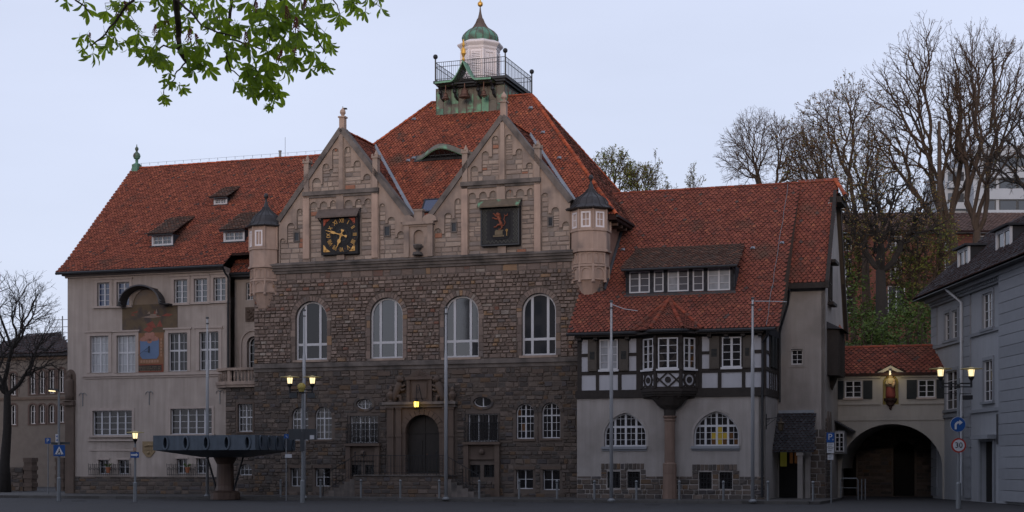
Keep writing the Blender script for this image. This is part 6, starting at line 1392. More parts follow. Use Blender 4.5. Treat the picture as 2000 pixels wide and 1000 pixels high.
cl = thing('clay_lantern', 'small terracotta vent lantern on the corner beside the chapel bridge roof', 'lantern', TF, hW+.25, 6.2, Z(1636, 660, 6.2)); z = Z(1636, 660, 6.2); m = MB(); m.lathe(hW+.25, 6.2, [(.3, z), (.26, z+.1), (.1, z+.16), (.1, z+.35), (.2, z+.4), (.06, z+.6), (.02, z+.7)], 8); part(cl, 'lantern_body', m, M('lantern_clay', (.3, .11, .07), .8, .2, 4.))
# stone quoin and narrow pointed niches on the gable wall foot
rect = lay_stones(MWH_, [(U(1580, DWH), -.1), (hW, -.1), (hW, Z(1595, 838, DWH)), (U(1580, DWH), Z(1595, 838, DWH))], [], -.1, Z(1595, 838, DWH), (.25, .4), (.3, .6), RNG); masonry(ht, None, MWH_, rect, .03, .01, STONELO, 0)
rect = lay_stones(MG, [(DWH, -.1), (4.6, -.1), (4.6, 4.0), (DWH, 4.0)], [], -.1, 4.0, (.25, .4), (.3, .6), RNG); masonry(ht, None, MG, rect, .03, .01, STONELO, 0)
for d0 in (2.75, 3.75): m = MB(); m.poly(MG, outline(d0, d0+.6, Z(1607, 885, 3), Z(1607, 803, 3), 'point', .9), -.07, 0); part(ht, 'pointed_niche', m, MORTAR)
# porch: lean-to roof, posts, dim lit door
zp0, zp1 = Z(1545, 880, .6), Z(1550, 806, DWH)
roof(ht, [(hR+.05, .5, zp0), (U(1590, .5), .5, zp0), (U(1590, DWH), DWH, zp1), (hR+.05, DWH, zp1)], SLATE, th=.08, name='porch_roof', base=SLATE, wt=.2, ex=.16)
m = MB(); m.b3(hR+.05, U(1590, DWH), DWH-.06, DWH, zp1-.02, zp1+.12); part(ht, 'porch_flashing', m, ZINC)
for px, dp in ((1563, .7), (1578, 1.9)):
    m = MB(); u = U(px, dp); m.b3(u-.12, u+.12, dp-.12, dp+.12, -.1, zp0-.08); m.b3(u-.17, u+.17, dp-.17, dp+.17, zp0-.25, zp0-.08); part(ht, 'porch_post', m, PLASTR)
r = RC(1522, 1562, 878, 975, DWH); m = MB(); m.box(MWH_, r[0], r[1], -.1, r[3], -.03, .02); dp_ = part(ht, 'porch_door', m, M('porch_dark', (.01, .009, .009), .8))
q = RC(1541, 1560, 884, 905, DWH)
for i in (0, 1): w3 = (q[1]-q[0])/2; m = MB(); m.box(MWH_, q[0]+i*w3+.04, q[0]+(i+1)*w3-.04, q[2], q[3], -.045, -.03); part(ht, 'door_pane', m, LITD, dp_)
q = RC(1524, 1537, 882, 911, DWH); m = MB(); m.box(MWH_, *q, -.045, -.03); part(ht, 'lit_notice_board', m, M('lit_green_notice', (.1, .1, .02), .5, .2, 3., emit=(.35, .33, .05), estr=.05), dp_)
# bracket sign arm with lantern at the corner
bl_ = thing('bracket_lantern', 'black iron lantern on a scrolled wall bracket at the corner of the half timbered house', 'lantern', TF, hR, DHH+.5, Z(1500, 825, DHH)); z = Z(1505, 818, DHH)
m = MB(); m.bar((hR, DHH+.3, z), (hR+.75, DHH+.3, z+.1), .025); m.bar((hR, DHH+.3, z-.35), (hR+.45, DHH+.3, z), .018); m.bar((hR+.02, DHH+.3, z-.5), (hR+.02, DHH+.3, z+.25), .03); m.tube([(hR+.1+.1*cos(t)*(1-t/12), DHH+.3, z-.08+.1*sin(t)*(1-t/12)) for t in np.linspace(0, 9, 12)], .012, 4); part(bl_, 'bracket', m, BLACK)
m = MB(); x = hR+.72; m.lathe(x, DHH+.3, [(.03, z+.05), (.04, z-.1), (.2, z-.2), (.15, z-.25), (.11, z-.55), (.05, z-.6)], 6); part(bl_, 'lantern_body', m, M('old_lantern', (.05, .035, .02), .5, .3, 4.))
# ================================================================== CHAPEL BRIDGE (arched link building) beside the gable
DG = 7.6; MGt = fm(DG); gL, gRr = hW-.2, 21.75; RG = lambda a, b, c, d: RC(a, b, c, d, DG)
gh_ = thing('bridge_house', 'low cream link house bridging a wide arch, red roof and niche with lit statue', 'building', TF, (gL+gRr)/2, DG)
zE_ = Z(1740, 733, DG); gw = [RG(1650, 1683, 743, 777), RG(1793, 1826, 741, 776)]; niche = RG(1724, 1755, 733, 790)
acx, arad, atop = U(1741, DG), (U(1838, DG)-U(1641, DG))/2, Z(1740, 828, DG)
arch = [(acx-arad, -.2), (acx+arad, -.2)]+[(acx+arad*cos(pi*i/24), atop-2.35+2.35*sin(pi*i/24)) for i in range(25)]
m = MB(); m.wall(MGt, [(gL, -.25), (gRr, -.25), (gRr, zE_), (niche[1]+.45, zE_), ((niche[0]+niche[1])/2, Z(1740, 716, DG)), (niche[0]-.45, zE_), (gL, zE_)], [outline(*r) for r in gw]+[outline(*niche, 'round'), arch], 0, .3); gwl = part(gh_, 'wall', m, M('cream_plaster', (.36, .335, .30), .95, .12, 1.2, streak=.12))
m = MB(); n = len(arch); m.add([MGt(p[0], p[1], k) for k in (.3, 5.45) for p in arch], [(i, i+1, n+i+1, n+i) for i in range(1, n-1)]); part(gh_, 'vault', m, MATS['cream_plaster'])
m = MB(); m.box(MGt, gL, gRr, atop+.05, zE_, 5.0, 5.45); part(gh_, 'rear_wall', m, MATS['cream_plaster'])
for r in gw:
    window(gh_, MGt, r, .1, cols=(.5,), rows=(.33, .66), fw=.06, glass=GLASSD); m = MB(); m.box(MGt, r[0]-.08, r[1]+.08, r[2]-.1, r[2], -.1, .05); part(gh_, 'sill', m, TRIMP)
for q in ((1630, 1648, 744, 780), (1686, 1704, 743, 779), (1771, 1791, 742, 779), (1829, 1846, 741, 778)):
    r = RG(*q); m = MB(); m.box(MGt, *r, -.07, -.01); sh = part(gh_, 'shutter', m, SHUTD)
    for i in range(9): z = r[2]+.06+(r[3]-r[2]-.12)*i/9; m = MB(); m.box(MGt, r[0]+.06, r[1]-.06, z, z+.075, -.085, -.07); part(gh_, 'louvre', m, SHUTD, sh)
for y0, y1, k in ((786, 790, .08), (812, 821, .05), (733, 738, .1)):
    z0, z1 = Z(1740, y1, DG), Z(1740, y0, DG)
    for a, b in (((gL, niche[0]-.1), (niche[1]+.1, gRr)) if y0 < 800 else ((gL, gRr),)): m = MB(); m.box(MGt, a, b, z0, z1, -k, 0); part(gh_, 'string_course', m, MATS['cream_plaster'])
m = MB(); A_ = ((niche[0]+niche[1])/2, Z(1740, 714, DG))
for s_ in (-1, 1):
    m.poly(MGt, [(A_[0]+s_*.0, A_[1]), (A_[0], A_[1]-.18), (A_[0]+s_*.72, zE_-.02), (A_[0]+s_*.95, zE_-.02), (A_[0]+s_*.95, zE_+.1), (A_[0]+s_*.75, zE_+.12)], -.14, -.0)
part(gh_, 'gablet_moulding', m, MATS['cream_plaster'])
MOS = M('gold_mosaic', (.30, .24, .07), .5, .3, 9., isl=.3)
m = MB(); m.poly(MGt, outline(*niche, 'round'), .26); part(gh_, 'niche_back', m, MOS)
zr_ = Z(1735, 677, DG+2.0)
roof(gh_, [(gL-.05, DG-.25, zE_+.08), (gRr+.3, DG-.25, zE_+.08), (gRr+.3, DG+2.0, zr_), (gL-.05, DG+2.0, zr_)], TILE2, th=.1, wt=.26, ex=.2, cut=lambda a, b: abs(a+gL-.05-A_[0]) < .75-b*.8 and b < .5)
ridge_caps(gh_, (gL, DG+2, zr_-.02), (gRr+.3, DG+2, zr_-.02), RIDGED); m = MB(); m.add([(gL, DG+2, zr_), (gRr, DG+2, zr_), (gRr, DG+4.2, zE_), (gL, DG+4.2, zE_)], [(0, 1, 2, 3)]); part(gh_, 'rear_roof', m, TILEOLD)
m = MB()
for s_ in (-1, 1): m.add([(A_[0], DG-.15, A_[1]+.04), (A_[0]+s_*.9, DG-.15, zE_+.1), (A_[0], DG+.9, A_[1]+.06)], [(0, 1, 2)])
part(gh_, 'gablet_roof', m, TILEOLD)
# Madonna-like statue with child in the niche (a statue, lit from above)
stt = thing('niche_statue', 'painted statue of a robed woman holding a child, lit in the gold wall niche', 'statue', TF, A_[0], DG, niche[2])
sx, sz, sd = A_[0], Z(1740, 778, DG), DG-.05; m = MB()
P = [(.0, 0), (.27, .02), (.30, .15), (.27, .5), (.24, .75), (.25, .95), (.2, 1.05), (.075, 1.1), (.065, 1.14)]
m.lathe(sx, sd, [(r*.85, sz+z) for r, z in P], 14, sy=.6)
body = part(stt, 'robe', m, M('statue_red_robe', (.22, .05, .04), .7, .3, 5.), smooth=True)
m = MB(); m.lathe(sx, sd, [(.05, sz+1.1), (.095, sz+1.18), (.10, sz+1.27), (.07, sz+1.36), (.01, sz+1.39)], 12); m.ball((sx+.0, sd-.1, sz+1.24), .022, 6, 4); m.ball((sx+.2, sd-.2, sz+.92), .065, 8, 6); m.tube([(sx+.2, sd-.2, sz+.86), (sx+.19, sd-.22, sz+.72), (sx+.12, sd-.25, sz+.55)], [.06, .085, .05], 8); m.tube([(sx-.1, sd-.2, sz+.8), (sx+.08, sd-.24, sz+.74)], [.04, .035], 6); part(stt, 'face_and_child', m, M('statue_skin_paint', (.40, .27, .16), .7, .2, 5.), smooth=True)
m = MB(); m.lathe(sx, sd+.03, [(.15, sz+1.0), (.13, sz+1.2), (.13, sz+1.32), (.08, sz+1.43), (.01, sz+1.45)], 12, sy=.7); m.tube([(sx-.17, sd-.02, sz+.99), (sx-.22, sd-.1, sz+.76), (sx-.06, sd-.19, sz+.74)], [.06, .065, .045], 8); m.tube([(sx+.17, sd-.02, sz+.99), (sx+.23, sd-.1, sz+.74), (sx+.12, sd-.2, sz+.66)], [.06, .065, .045], 8); m.lathe(sx, sd-.02, [(.222, sz+.62), (.218, sz+.8), (.222, sz+.95), (.18, sz+1.06)], 14, sy=.64); part(stt, 'veil_and_sleeves', m, M('statue_cream_cloth', (.34, .28, .17), .7, .3, 5.), smooth=True)
m = MB(); m.lathe(sx, sd, [(.02, sz-.62), (.08, sz-.52), (.09, sz-.42), (.2, sz-.35), (.22, sz-.22), (.34, sz-.12), (.36, sz), (.3, sz+.005)], 10); part(stt, 'console', m, M('dark_console', (.05, .025, .02), .7, .3, 5.))
m = MB(); m.ring(lambda a, z, k=0.: (a, DG+.2+k, z), [(sx+.24*cos(t), sz+1.26+.24*sin(t)) for t in np.linspace(0, 2*pi, 20, endpoint=False)], [(sx+.2*cos(t), sz+1.26+.2*sin(t)) for t in np.linspace(0, 2*pi, 20, endpoint=False)], -.02, .01); part(stt, 'halo', m, GOLD)
nl = thing('niche_lamp', 'small white lamp under the gablet above the lit niche statue', 'lamp', TF, A_[0], DG-.3, Z(1740, 724, DG)); z = Z(1740, 728, DG-.3); m = MB(); m.lathe(A_[0], DG-.3, [(.06, z-.12), (.05, z+.1), (.02, z+.14)], 8); part(nl, 'lamp_body', m, SIGNW); m = MB(); m.tube([(A_[0], DG-.3, z+.12), (A_[0], DG-.2, z+.2), (A_[0], DG-.0, z+.1)], .015, 4); part(nl, 'arm', m, BLACK)
pl = bpy.data.lights.new('niche_light', 'POINT'); pl.energy = 9.; pl.color = (1, .82, .40); pl.shadow_soft_size = .06
po = bpy.data.objects.new('niche_light', pl); COL.objects.link(po); po.parent = nl; po.location = Vector((0, -.32, -.22))
# stone wall with dark arches behind the passage
bw_ = thing('stone_wall', 'dark rubble stone wall with two arched recesses seen through the wide arch', 'wall', TF, acx, DG+5.5)
MB2 = fm(DG+5.5); rA = RC(1745, 1786, 862, 935, DG+5.5); rB = RC(1640, 1672, 862, 935, DG+5.5); ex_ = [(gL-3, -.2), (gRr+2, -.2), (gRr+2, 4.8), (gL-3, 4.8)]
m = MB(); m.wall(MB2, ex_, [outline(rA[0], rA[1], -.1, rA[3], 'round'), outline(rB[0], rB[1], -.1, rB[3], 'round')], 0, .8); b_ = part(bw_, 'wall', m, MORTAR)
m = MB(); m.box(MB2, gL-3, gRr+2, -.2, 4.7, .8, .9); part(bw_, 'recess_back', m, MATS['porch_dark'])
masonry(bw_, b_, MB2, lay_stones(MB2, ex_, [outline(rA[0]-.1, rA[1]+.1, -.1, rA[3]+.15, 'round'), outline(rB[0]-.1, rB[1]+.1, -.1, rB[3]+.15, 'round')], 0, 4.7, (.14, .24), (.25, .6), RNG), .05, .02, STONELO, 0)
voussoirs(bw_, b_, MB2, (rA[0]+rA[1])/2, rA[3]-(rA[1]-rA[0])/2, (rA[1]-rA[0])/2, (rA[1]-rA[0])/2+.28, 9, STONELO, -.08, .02)
# small white bay window with slate roof on the gable wall by the arch
m = MB(); z0, z1 = Z(1632, 886, 7), Z(1632, 842, 7); m.b3(hW, hW+.5, 6.2, 7.4, z0, z0+.1); m.b3(hW, hW+.5, 6.2, 7.4, z1-.1, z1); m.b3(hW+.0, hW+.5, 6.2, 6.28, z0, z1); m.b3(hW+.42, hW+.5, 6.2, 7.4, z0, z1); by_ = part(ht, 'bay_window', m, WHITE)
window(ht, fm(6.2), (hW+.02, hW+.48, z0+.1, z1-.1), -.09, cols=(.5,), rows=(.25, .5, .75), fw=.05, glass=GLASSD, name='bay_frame', parent=by_)
m = MB(); m.add([(hW, 6.0, z1+.55), (hW+.95, 6.0, z1-.0), (hW+.95, 7.6, z1-.0), (hW, 7.6, z1+.55), (hW, 6.0, z1+.5), (hW+.95, 6.0, z1-.06)], [(0, 1, 2, 3), (0, 4, 5, 1)]); part(ht, 'bay_roof', m, SLATE, by_)

# ================================================================== PALE VILLA on the right edge
XV = 22.55; MV = lambda a, z, k=0.: (XV+k, a, z)           # wall facing -X, a runs away from the square
YV = lambda px: FOC*XV/(px-1000)
def VR(x0, x1, y0, y1):
    ym = YV((x0+x1)/2); return YV(x1), YV(x0), EYE+(HOR-y1)/FOC*ym, EYE+(HOR-y0)/FOC*ym
vy0, vy1 = 56., 81.6; vZ = 10.55
vi = thing('pale_villa', 'bluish white villa with grey quoins and slate mansard roof at the right edge', 'building', WF, XV, (vy0+vy1)/2)
vwin = [VR(1847, 1856, 612, 665), VR(1861, 1871, 606, 661), VR(1921, 1940, 572, 641), VR(1922, 1940, 703, 784), VR(1848, 1871, 724, 800)]
vdoor = VR(1918, 1942, 862, 985)
m = MB(); m.wall(MV, [(vy0, -.3), (vy1, -.3), (vy1, vZ), (vy0, vZ)], [outline(*r) for r in vwin]+[outline(vdoor[0], vdoor[1], -.12, vdoor[3])], 0, .25, back=9.); part(vi, 'wall', m, VILLA)
for i, r in enumerate(vwin):
    window(vi, MV, r, .05, cols=(.5,) if i > 1 else (), rows=(.25, .5, .75), fw=.06, mw=.03, heavy=(0,) if i > 1 else (), hw=.1, glass=GLASSD)
    m = MB(); m.ring(MV, outline(*grow(r, .16, .0)), outline(*r), -.06, 0); m.box(MV, r[0]-.25, r[1]+.25, r[2]-.12, r[2], -.14, 0); part(vi, 'window_surround', m, VILLAT)
for px0, px1, pr_ in ((1820, 1831, .05), (1885, 1897, .08), (1965, 2075, .35)):
    a, b = YV(px1), YV(px0); z = 0.
    while z < vZ-.5:
        m = MB(); m.box(MV, a+.0, b-.0, z+.012, z+.49, -pr_-.0, 0); part(vi, 'quoin_block', m, VILLAT); z += .5
for (px, y) in ((1860, 670), (1860, 812)):
    zz_ = EYE+(HOR-y)/FOC*YV(px); m = MB(); m.box(MV, YV(1884), vy1, zz_-.08, zz_+.08, -.1, 0); m.box(MV, YV(1964), YV(1898), zz_-.0, zz_+.16, -.1, 0); part(vi, 'string_course', m, VILLAT)
m = MB(); m.box(MV, vy0, vy1+.1, vZ-.5, vZ-.25, -.15, 0); m.box(MV, vy0, vy1+.2, vZ-.25, vZ-.05, -.4, 0); part(vi, 'cornice', m, VILLAT)
for i in range(60):
    y = vy1-.1-i*.28; m = MB(); m.box(MV, y-.14, y, vZ-.38, vZ-.25, -.26, -.15); 
    if y > 64: part(vi, 'dentil', m, VILLAT)
m = MB(); m.box(MV, vy0, vy1+.9, vZ-.06, vZ+.08, -.85, .2); part(vi, 'gutter', m, GUTTER)
roof(vi, [(XV-.85, vy1+.9, vZ+.08), (XV-.85, vy0, vZ+.08), (XV+2.2, vy0, vZ+3.1), (XV+2.2, vy1-2.2, vZ+3.1)], SLATE, th=.1, base=SLATE, wt=.25, ex=.2)
m = MB(); m.add([(XV+2.2, vy0, vZ+3.1), (XV+2.2, vy1-2.2, vZ+3.1), (XV+10, vy1-2.2, vZ+3.6), (XV+10, vy0, vZ+3.6), (XV-.85, vy1+.9, vZ+.08), (XV+10, vy1+.9, vZ+.08)], [(0, 1, 2, 3), (1, 4, 5, 2)]); part(vi, 'roof_top', m, SLATE)
for px0, px1, y0, y1 in ((1863, 1881, 515, 545), (1937, 1962, 468, 505)):
    r = VR(px0, px1, y0, y1); m = MB(); md = lambda a, z, k=0.: (XV+.25+k, a, z); zb2 = vZ+.7
    m.ring(md, outline(r[0]-.1, r[1]+.1, zb2, zb2+1.35), outline(r[0], r[1], zb2+.1, zb2+1.25), -.04, .08); d_ = part(vi, 'dormer', m, WHITE)
    window(vi, md, (r[0], r[1], zb2+.1, zb2+1.25), .02, cols=(.5,), rows=(), heavy=(0,), fw=.06, hw=.14, glass=GLASSD, name='dormer_window', parent=d_)
    m = MB(); m.b3(XV+.3, XV+2.6, r[0]-.08, r[0]-.02, zb2, zb2+1.35); m.b3(XV+.3, XV+2.6, r[1]+.02, r[1]+.08, zb2, zb2+1.35); m.b3(XV-.0, XV+2.8, r[0]-.3, r[1]+.3, zb2+1.35, zb2+1.45); part(vi, 'dormer_roof', m, SLATE, d_)
m = MB(); yv = YV(1884); m.tube([(XV-.75, yv+.7, vZ-.05), (XV-.5, yv+.5, vZ-.35), (XV-.14, yv+.1, vZ-.8), (XV-.14, yv+.1, .1)], .07, 8); part(vi, 'white_drainpipe', m, M('pale_pipe', (.5, .52, .55), .5, .1, 2.))
m = MB(); m.box(MV, vdoor[0], vdoor[1], -.12, vdoor[3], .2, .24); part(vi, 'door', m, MATS['porch_dark']); m = MB(); m.box(MV, vdoor[0]-.4, vdoor[1]+.4, vdoor[3]+.1, vdoor[3]+.3, -.45, 0); m.ring(MV, outline(vdoor[0]-.22, vdoor[1]+.22, -.12, vdoor[3]+.1), outline(vdoor[0], vdoor[1], -.14, vdoor[3]), -.1, 0); part(vi, 'door_surround', m, VILLAT)
m = MB(); m.box(MV, YV(1985), YV(1950), 2.6, 4.0, -.1, 0); part(vi, 'dark_notice_board', m, M('notice_board', (.06, .06, .065), .4, .3, 4.))

# ================================================================== BACKGROUND: hill, brick house, tower block, old house on the left
m = MB(); P = []
def hillz(x, y):
    t = max(0, min(1, (y-92)/26)); t2 = max(0, min(1, (y-122)/60)); f = max(0, min(1, (x+10)/14))
    return (11.3*t*t*(3-2*t)+6*t2*t2*(3-2*t2))*f-.16+(.25*sin(x*.9)*cos(y*.7)*t)
for j in range(40):
    y = 91+j*3.2; P.append([(x, y, hillz(x, y)) for x in np.linspace(-14, 120, 48)])
m.grid(P); structure('hill', m, EARTH)
def leaf_cloud(mb, centre, rad, n, size, rng, squash=1.):
    for _ in range(n):
        v = Vector((rng.gauss(0, 1), rng.gauss(0, 1), rng.gauss(0, 1))); v.normalize(); v *= rng.random()**.4
        p = Vector(centre)+Vector((v.x*rad[0], v.y*rad[1], v.z*rad[2]))
        a = Vector((rng.uniform(-1, 1), rng.uniform(-1, 1), rng.uniform(-.6, .6))).normalized(); b = a.cross(Vector((rng.uniform(-1, 1), rng.uniform(-1, 1), rng.uniform(-1, 1)))).normalized()
        s = size*rng.uniform(.6, 1.4); n0 = len(mb.v)
        mb.v += [tuple(p-a*s), tuple(p+b*s*.5), tuple(p+a*s), tuple(p-b*s*.5)]; mb.f.append((n0, n0+1, n0+2, n0+3))
rs = random.Random(5)
for i, (px, y, Y, w_, h_, lab) in enumerate([(1662, 640, 100, 2.2, 2.4, 'spring green shrub on the slope beside the white gable wall'), (1700, 655, 97, 2.4, 1.7, 'low green shrub behind the left half of the bridge roof'), (1745, 640, 101, 2.4, 2.2, 'leafy shrub below the thick forked tree trunk'), (1790, 636, 99, 2.5, 2.3, 'bright green shrub behind the right end of the bridge roof'), (1822, 622, 104, 2.0, 2.6, 'tall shrub against the villa corner'), (1680, 590, 108, 2.6, 2.6, 'upper shrub under the brick house windows'), (1775, 585, 110, 3., 2.6, 'wide upper shrub on the bank below the brick house')]):
    c_ = PW(px, y, Y); zb3 = hillz(c_.x, c_.y); t = thing('shrub', lab, 'shrub', WF, c_.x, c_.y, zb3, 'shrubs on the slope behind the bridge house')
    m = MB(); 
    for q in range(5): m.tube([(c_.x+rs.uniform(-.3, .3), c_.y, zb3-.1), (c_.x+rs.uniform(-.8, .8), c_.y+rs.uniform(-.5, .5), c_.z), (c_.x+rs.uniform(-1.6, 1.6), c_.y+rs.uniform(-1, 1), c_.z+h_*.6)], [.05, .035, .015], 4)
    part(t, 'stems', m, BARK); m = MB()
    for q in range(7): leaf_cloud(m, (c_.x+rs.uniform(-.7, .7)*w_, c_.y+rs.uniform(-.6, .6), c_.z+rs.uniform(-.7, .6)*h_), (w_*.45, .8, h_*.4), 170, .11, rs)
    part(t, 'foliage', m, SHRUB, kind='stuff')
m = MB(); rs2 = random.Random(8)
for _ in range(9000):
    x, y = rs2.uniform(12, 60), rs2.uniform(93, 128); z = hillz(x, y); s = rs2.uniform(.08, .3); a = rs2.uniform(0, 6.3); n0 = len(m.v)
    m.v += [(x, y, z-.03), (x+.1*cos(a), y+.1*sin(a), z-.03), (x+.1*cos(a)+rs2.uniform(-.1, .1), y, z+s)]; m.f.append((n0, n0+1, n0+2))
structure('ground_cover', m, GRASSM, 'stuff')
# brick house on the hill
bY = 136.; bx = lambda px: (px-1000)/FOC*bY; bz = lambda y: EYE+(HOR-y)/FOC*bY
br_ = thing('brick_house', 'long red brick house with white windows and dark tiled roof behind the hill trees', 'building', WF, bx(1800), bY, 10)
MBr = lambda a, z, k=0.: (a, bY+k, z); bw2 = []
for px in (1640, 1738, 1845, 1912, 1975):
    bw2.append((bx(px), bx(px+24), bz(490), bz(460)));
    if px < 1900: bw2.append((bx(px), bx(px+24), bz(545), bz(505))); bw2.append((bx(px-4), bx(px+30), bz(612), bz(558)))
m = MB(); m.wall(MBr, [(bx(1560), 8), (bx(2120), 8), (bx(2120), bz(455)), (bx(1560), bz(455))], [outline(*r) for r in bw2], 0, .2, back=8.); bwl = part(br_, 'wall', m, M('brick_joint', (.12, .075, .06), .95, .3, 3.))
rects = lay_stones(MBr, [(bx(1560), 10), (bx(2120), 10), (bx(2120), bz(455)), (bx(1560), bz(455))], [outline(*r) for r in bw2], 10, bz(457), (.16, .165), (.42, .5), RNG, gap=.01); masonry(br_, bwl, MBr, rects, .02, .003, BRICK, 0)
for r in bw2: window(br_, MBr, r, .1, cols=(.5,), rows=(.5,), fw=.1, hw=.12, glass=GLASSD)
roof(br_, [(bx(1555), bY-.5, bz(452)), (bx(2125), bY-.5, bz(452)), (bx(2090), bY+5, bz(398)), (bx(1620), bY+5, bz(398))], M('dark_brown_tile', (.115, .065, .048), .85, .3, 2., isl=.3), th=.2, wt=.35, ex=.3)
# tower block far behind
tY = 230.; tx = lambda px: (px-1000)/FOC*tY; tz = lambda y: EYE+(HOR-y)/FOC*tY
tb_ = thing('tower_block', 'white panel apartment block with window bands rising behind the hill trees', 'building', WF, tx(1960), tY, 0)
m = MB(); m.b3(tx(1902), tx(2200), tY+.35, tY+15, 5, tz(283)); m.b3(tx(1860), tx(1902), tY+4, tY+15, 5, tz(318)); tbm = part(tb_, 'wall', m, BLOCKW)
MT_ = lambda a, z, k=0.: (a, tY+k, z)
for lv in range(7):
    yb0, yb1 = 306+lv*42, 328+lv*42
    m = MB(); m.box(MT_, tx(1902), tx(2200), tz(yb0-1), tz(yb0-22), 0, .35); part(tb_, 'cladding_panel', m, BLOCKW)
    for px0, px1 in ((1922, 1946), (1953, 1988), (1989, 2020), (2028, 2060)):
        m = MB(); m.ring(MT_, outline(tx(px0), tx(px1), tz(yb1), tz(yb0)), inset(outline(tx(px0), tx(px1), tz(yb1), tz(yb0)), .12), .15, .34); w_ = part(tb_, 'window', m, GREYBACK); m = MB(); m.box(MT_, tx(px0), tx(px1), tz(yb1), tz(yb0), .28, .3); part(tb_, 'pane', m, GLASS, w_)
    for px0, px1 in ((1866, 1898),):
        m = MB(); m.box(lambda a, z, k: (a, tY+4+k, z), tx(px0), tx(px1), tz(yb1+20), tz(yb0+20), -.02, .0); part(tb_, 'window', m, GLASS)
        m = MB(); m.b3(tx(1864), tx(1902), tY+2.8, tY+4, tz(yb1+20)-.9, tz(yb1+20)+.1); part(tb_, 'balcony', m, BLOCKW)
# old house on the left
DL = 30.; ML = fm(DL); lh = thing('old_stone_house', 'dim old stone house with arched windows and dark hipped roof behind the left street', 'building', TF, U(60, DL), DL)
lw = []
for k_, (y0, y1) in enumerate(((725, 770), (790, 828))):
    for px in (-18, 20, 58, 76, 95, 114): lw.append(RC(px, px+12, y0-(px-60)*.09*(0 if k_ else 1), y1-(px-60)*.05, DL))
lzE = Z(90, 692, DL); m = MB(); m.wall(ML, [(U(-60, DL), -.2), (U(150, DL), -.2), (U(150, DL), lzE), (U(-60, DL), lzE)], [outline(r[0], r[1], r[2], r[3], 'round', .2) for r in lw], 0, .3, back=10); lwm = part(lh, 'wall', m, M('old_house_stone', (.15, .13, .115), .9, .2, 2.))
for r in lw:
    window(lh, ML, r, .2, cols=(.5,), rows=(.65,), arch='round', rise=.2, fw=.06, glass=GLASSD, hw=.07); m = MB(); m.ring(ML, outline(r[0]-.15, r[1]+.15, r[2]-.1, r[3]+.15, 'round', .35), outline(*r, 'round', .2), -.05, .0); part(lh, 'window_surround', m, M('old_house_trim', (.10, .07, .06), .9, .2, 2.))
for y in (700, 778): z = Z(80, y, DL); m = MB(); m.box(ML, U(-60, DL), U(150, DL), z-.1, z+.1, -.12, 0); part(lh, 'string_course', m, DRESSLO)
roof(lh, [(U(-62, DL), DL-.5, lzE), (U(152, DL), DL-.5, lzE), (U(118, DL+5), DL+5, Z(90, 650, DL+5)), (U(55, DL+5), DL+5, Z(90, 655, DL+5))], SLATE, th=.15, base=SLATE, wt=.3, ex=.25)
m = MB(); c0 = TF; m.bar((U(122, DL+3), DL+3, 11.), (U(122, DL+3), DL+3, 14.), .05)
for z, w_ in ((13.7, .9), (13.1, 1.1), (12.6, .6)): m.bar((U(122, DL+3)-w_, DL+3, z), (U(122, DL+3)+w_, DL+3, z), .035)
part(lh, 'roof_aerial', m, GALV)
# garden wall with gate pillars at the left edge
gw_ = thing('garden_wall', 'low dark stone garden wall with stone gate pillars at the left edge', 'wall', TF, U(40, 12), 12.)
MGw = fm(12.); m = MB(); m.box(MGw, U(-200, 12), U(45, 12), -.2, 1.5, 0, .4); wq = part(gw_, 'wall', m, MORTAR)
masonry(gw_, wq, MGw, lay_stones(MGw, [(U(-40, 12), -.1), (U(45, 12), -.1), (U(45, 12), 1.45), (U(-40, 12), 1.45)], [], -.1, 1.45, (.18, .3), (.25, .6), RNG), .05, .02, STONELO, 0)
for px in (56, 118):
    c_ = U(px, 12); z = 0
    while z < 2.2: m = MB(); g_ = .35 if int(z/.28) % 2 else .30; m.b3(c_-g_, c_+g_, 12-.1-g_+.3, 12.3+g_-.1, z-.1, z+.17); part(gw_, 'pillar_block', m, DRESSLO); z += .28
# unseen houses added behind the viewer, taller outwards, to shade the facade feet
for i, (x0, x1, y0, hh, rh) in enumerate([(-78, -46, -14, 24, 9), (-45, -24, -12, 19, 8), (-23, 0, -12, 17.5, 7), (1, 22, -12, 18, 7), (23, 46, -14, 21, 8), (47, 80, -16, 25, 9)]):
    t = thing('added_shade_house', ['unseen tall house added to shade the facades, on the far left', 'unseen house added to shade the facades, second from the left', 'unseen house added to shade the facades, left of centre', 'unseen house added to shade the facades, right of centre', 'unseen tall house added to shade the facades, second from the right', 'unseen tallest house added to shade the facades, on the far right'][i], 'house', WF, (x0+x1)/2, y0, 0, 'unseen houses added behind the viewer to shade the facades')
    mpH = lambda a, z, k=0., y0=y0: (a, y0-k, z); wn = [(x, x+1.2, z, z+1.9) for x in np.arange(x0+1.5, x1-2.5, 2.9) for z in np.arange(1.2, hh-2.2, 3.2)]
    m = MB(); m.wall(mpH, [(x0, -.2), (x1, -.2), (x1, hh), (x0, hh)], [outline(*r) for r in wn], 0, .2, back=11.); part(t, 'wall', m, PLAST)
    m = MB()
    for r in wn: m.box(mpH, *r, .15, .2)
    part(t, 'windows', m, GLASSD, kind='stuff')
    m = MB(); m.add([(x0, y0+.5, hh), (x1, y0+.5, hh), (x1, y0-5.5, hh+rh), (x0, y0-5.5, hh+rh), (x0, y0-11.5, hh), (x1, y0-11.5, hh)], [(0, 1, 2, 3), (3, 2, 5, 4), (0, 3, 4), (1, 5, 2)]); part(t, 'roof', m, TILEOLD)
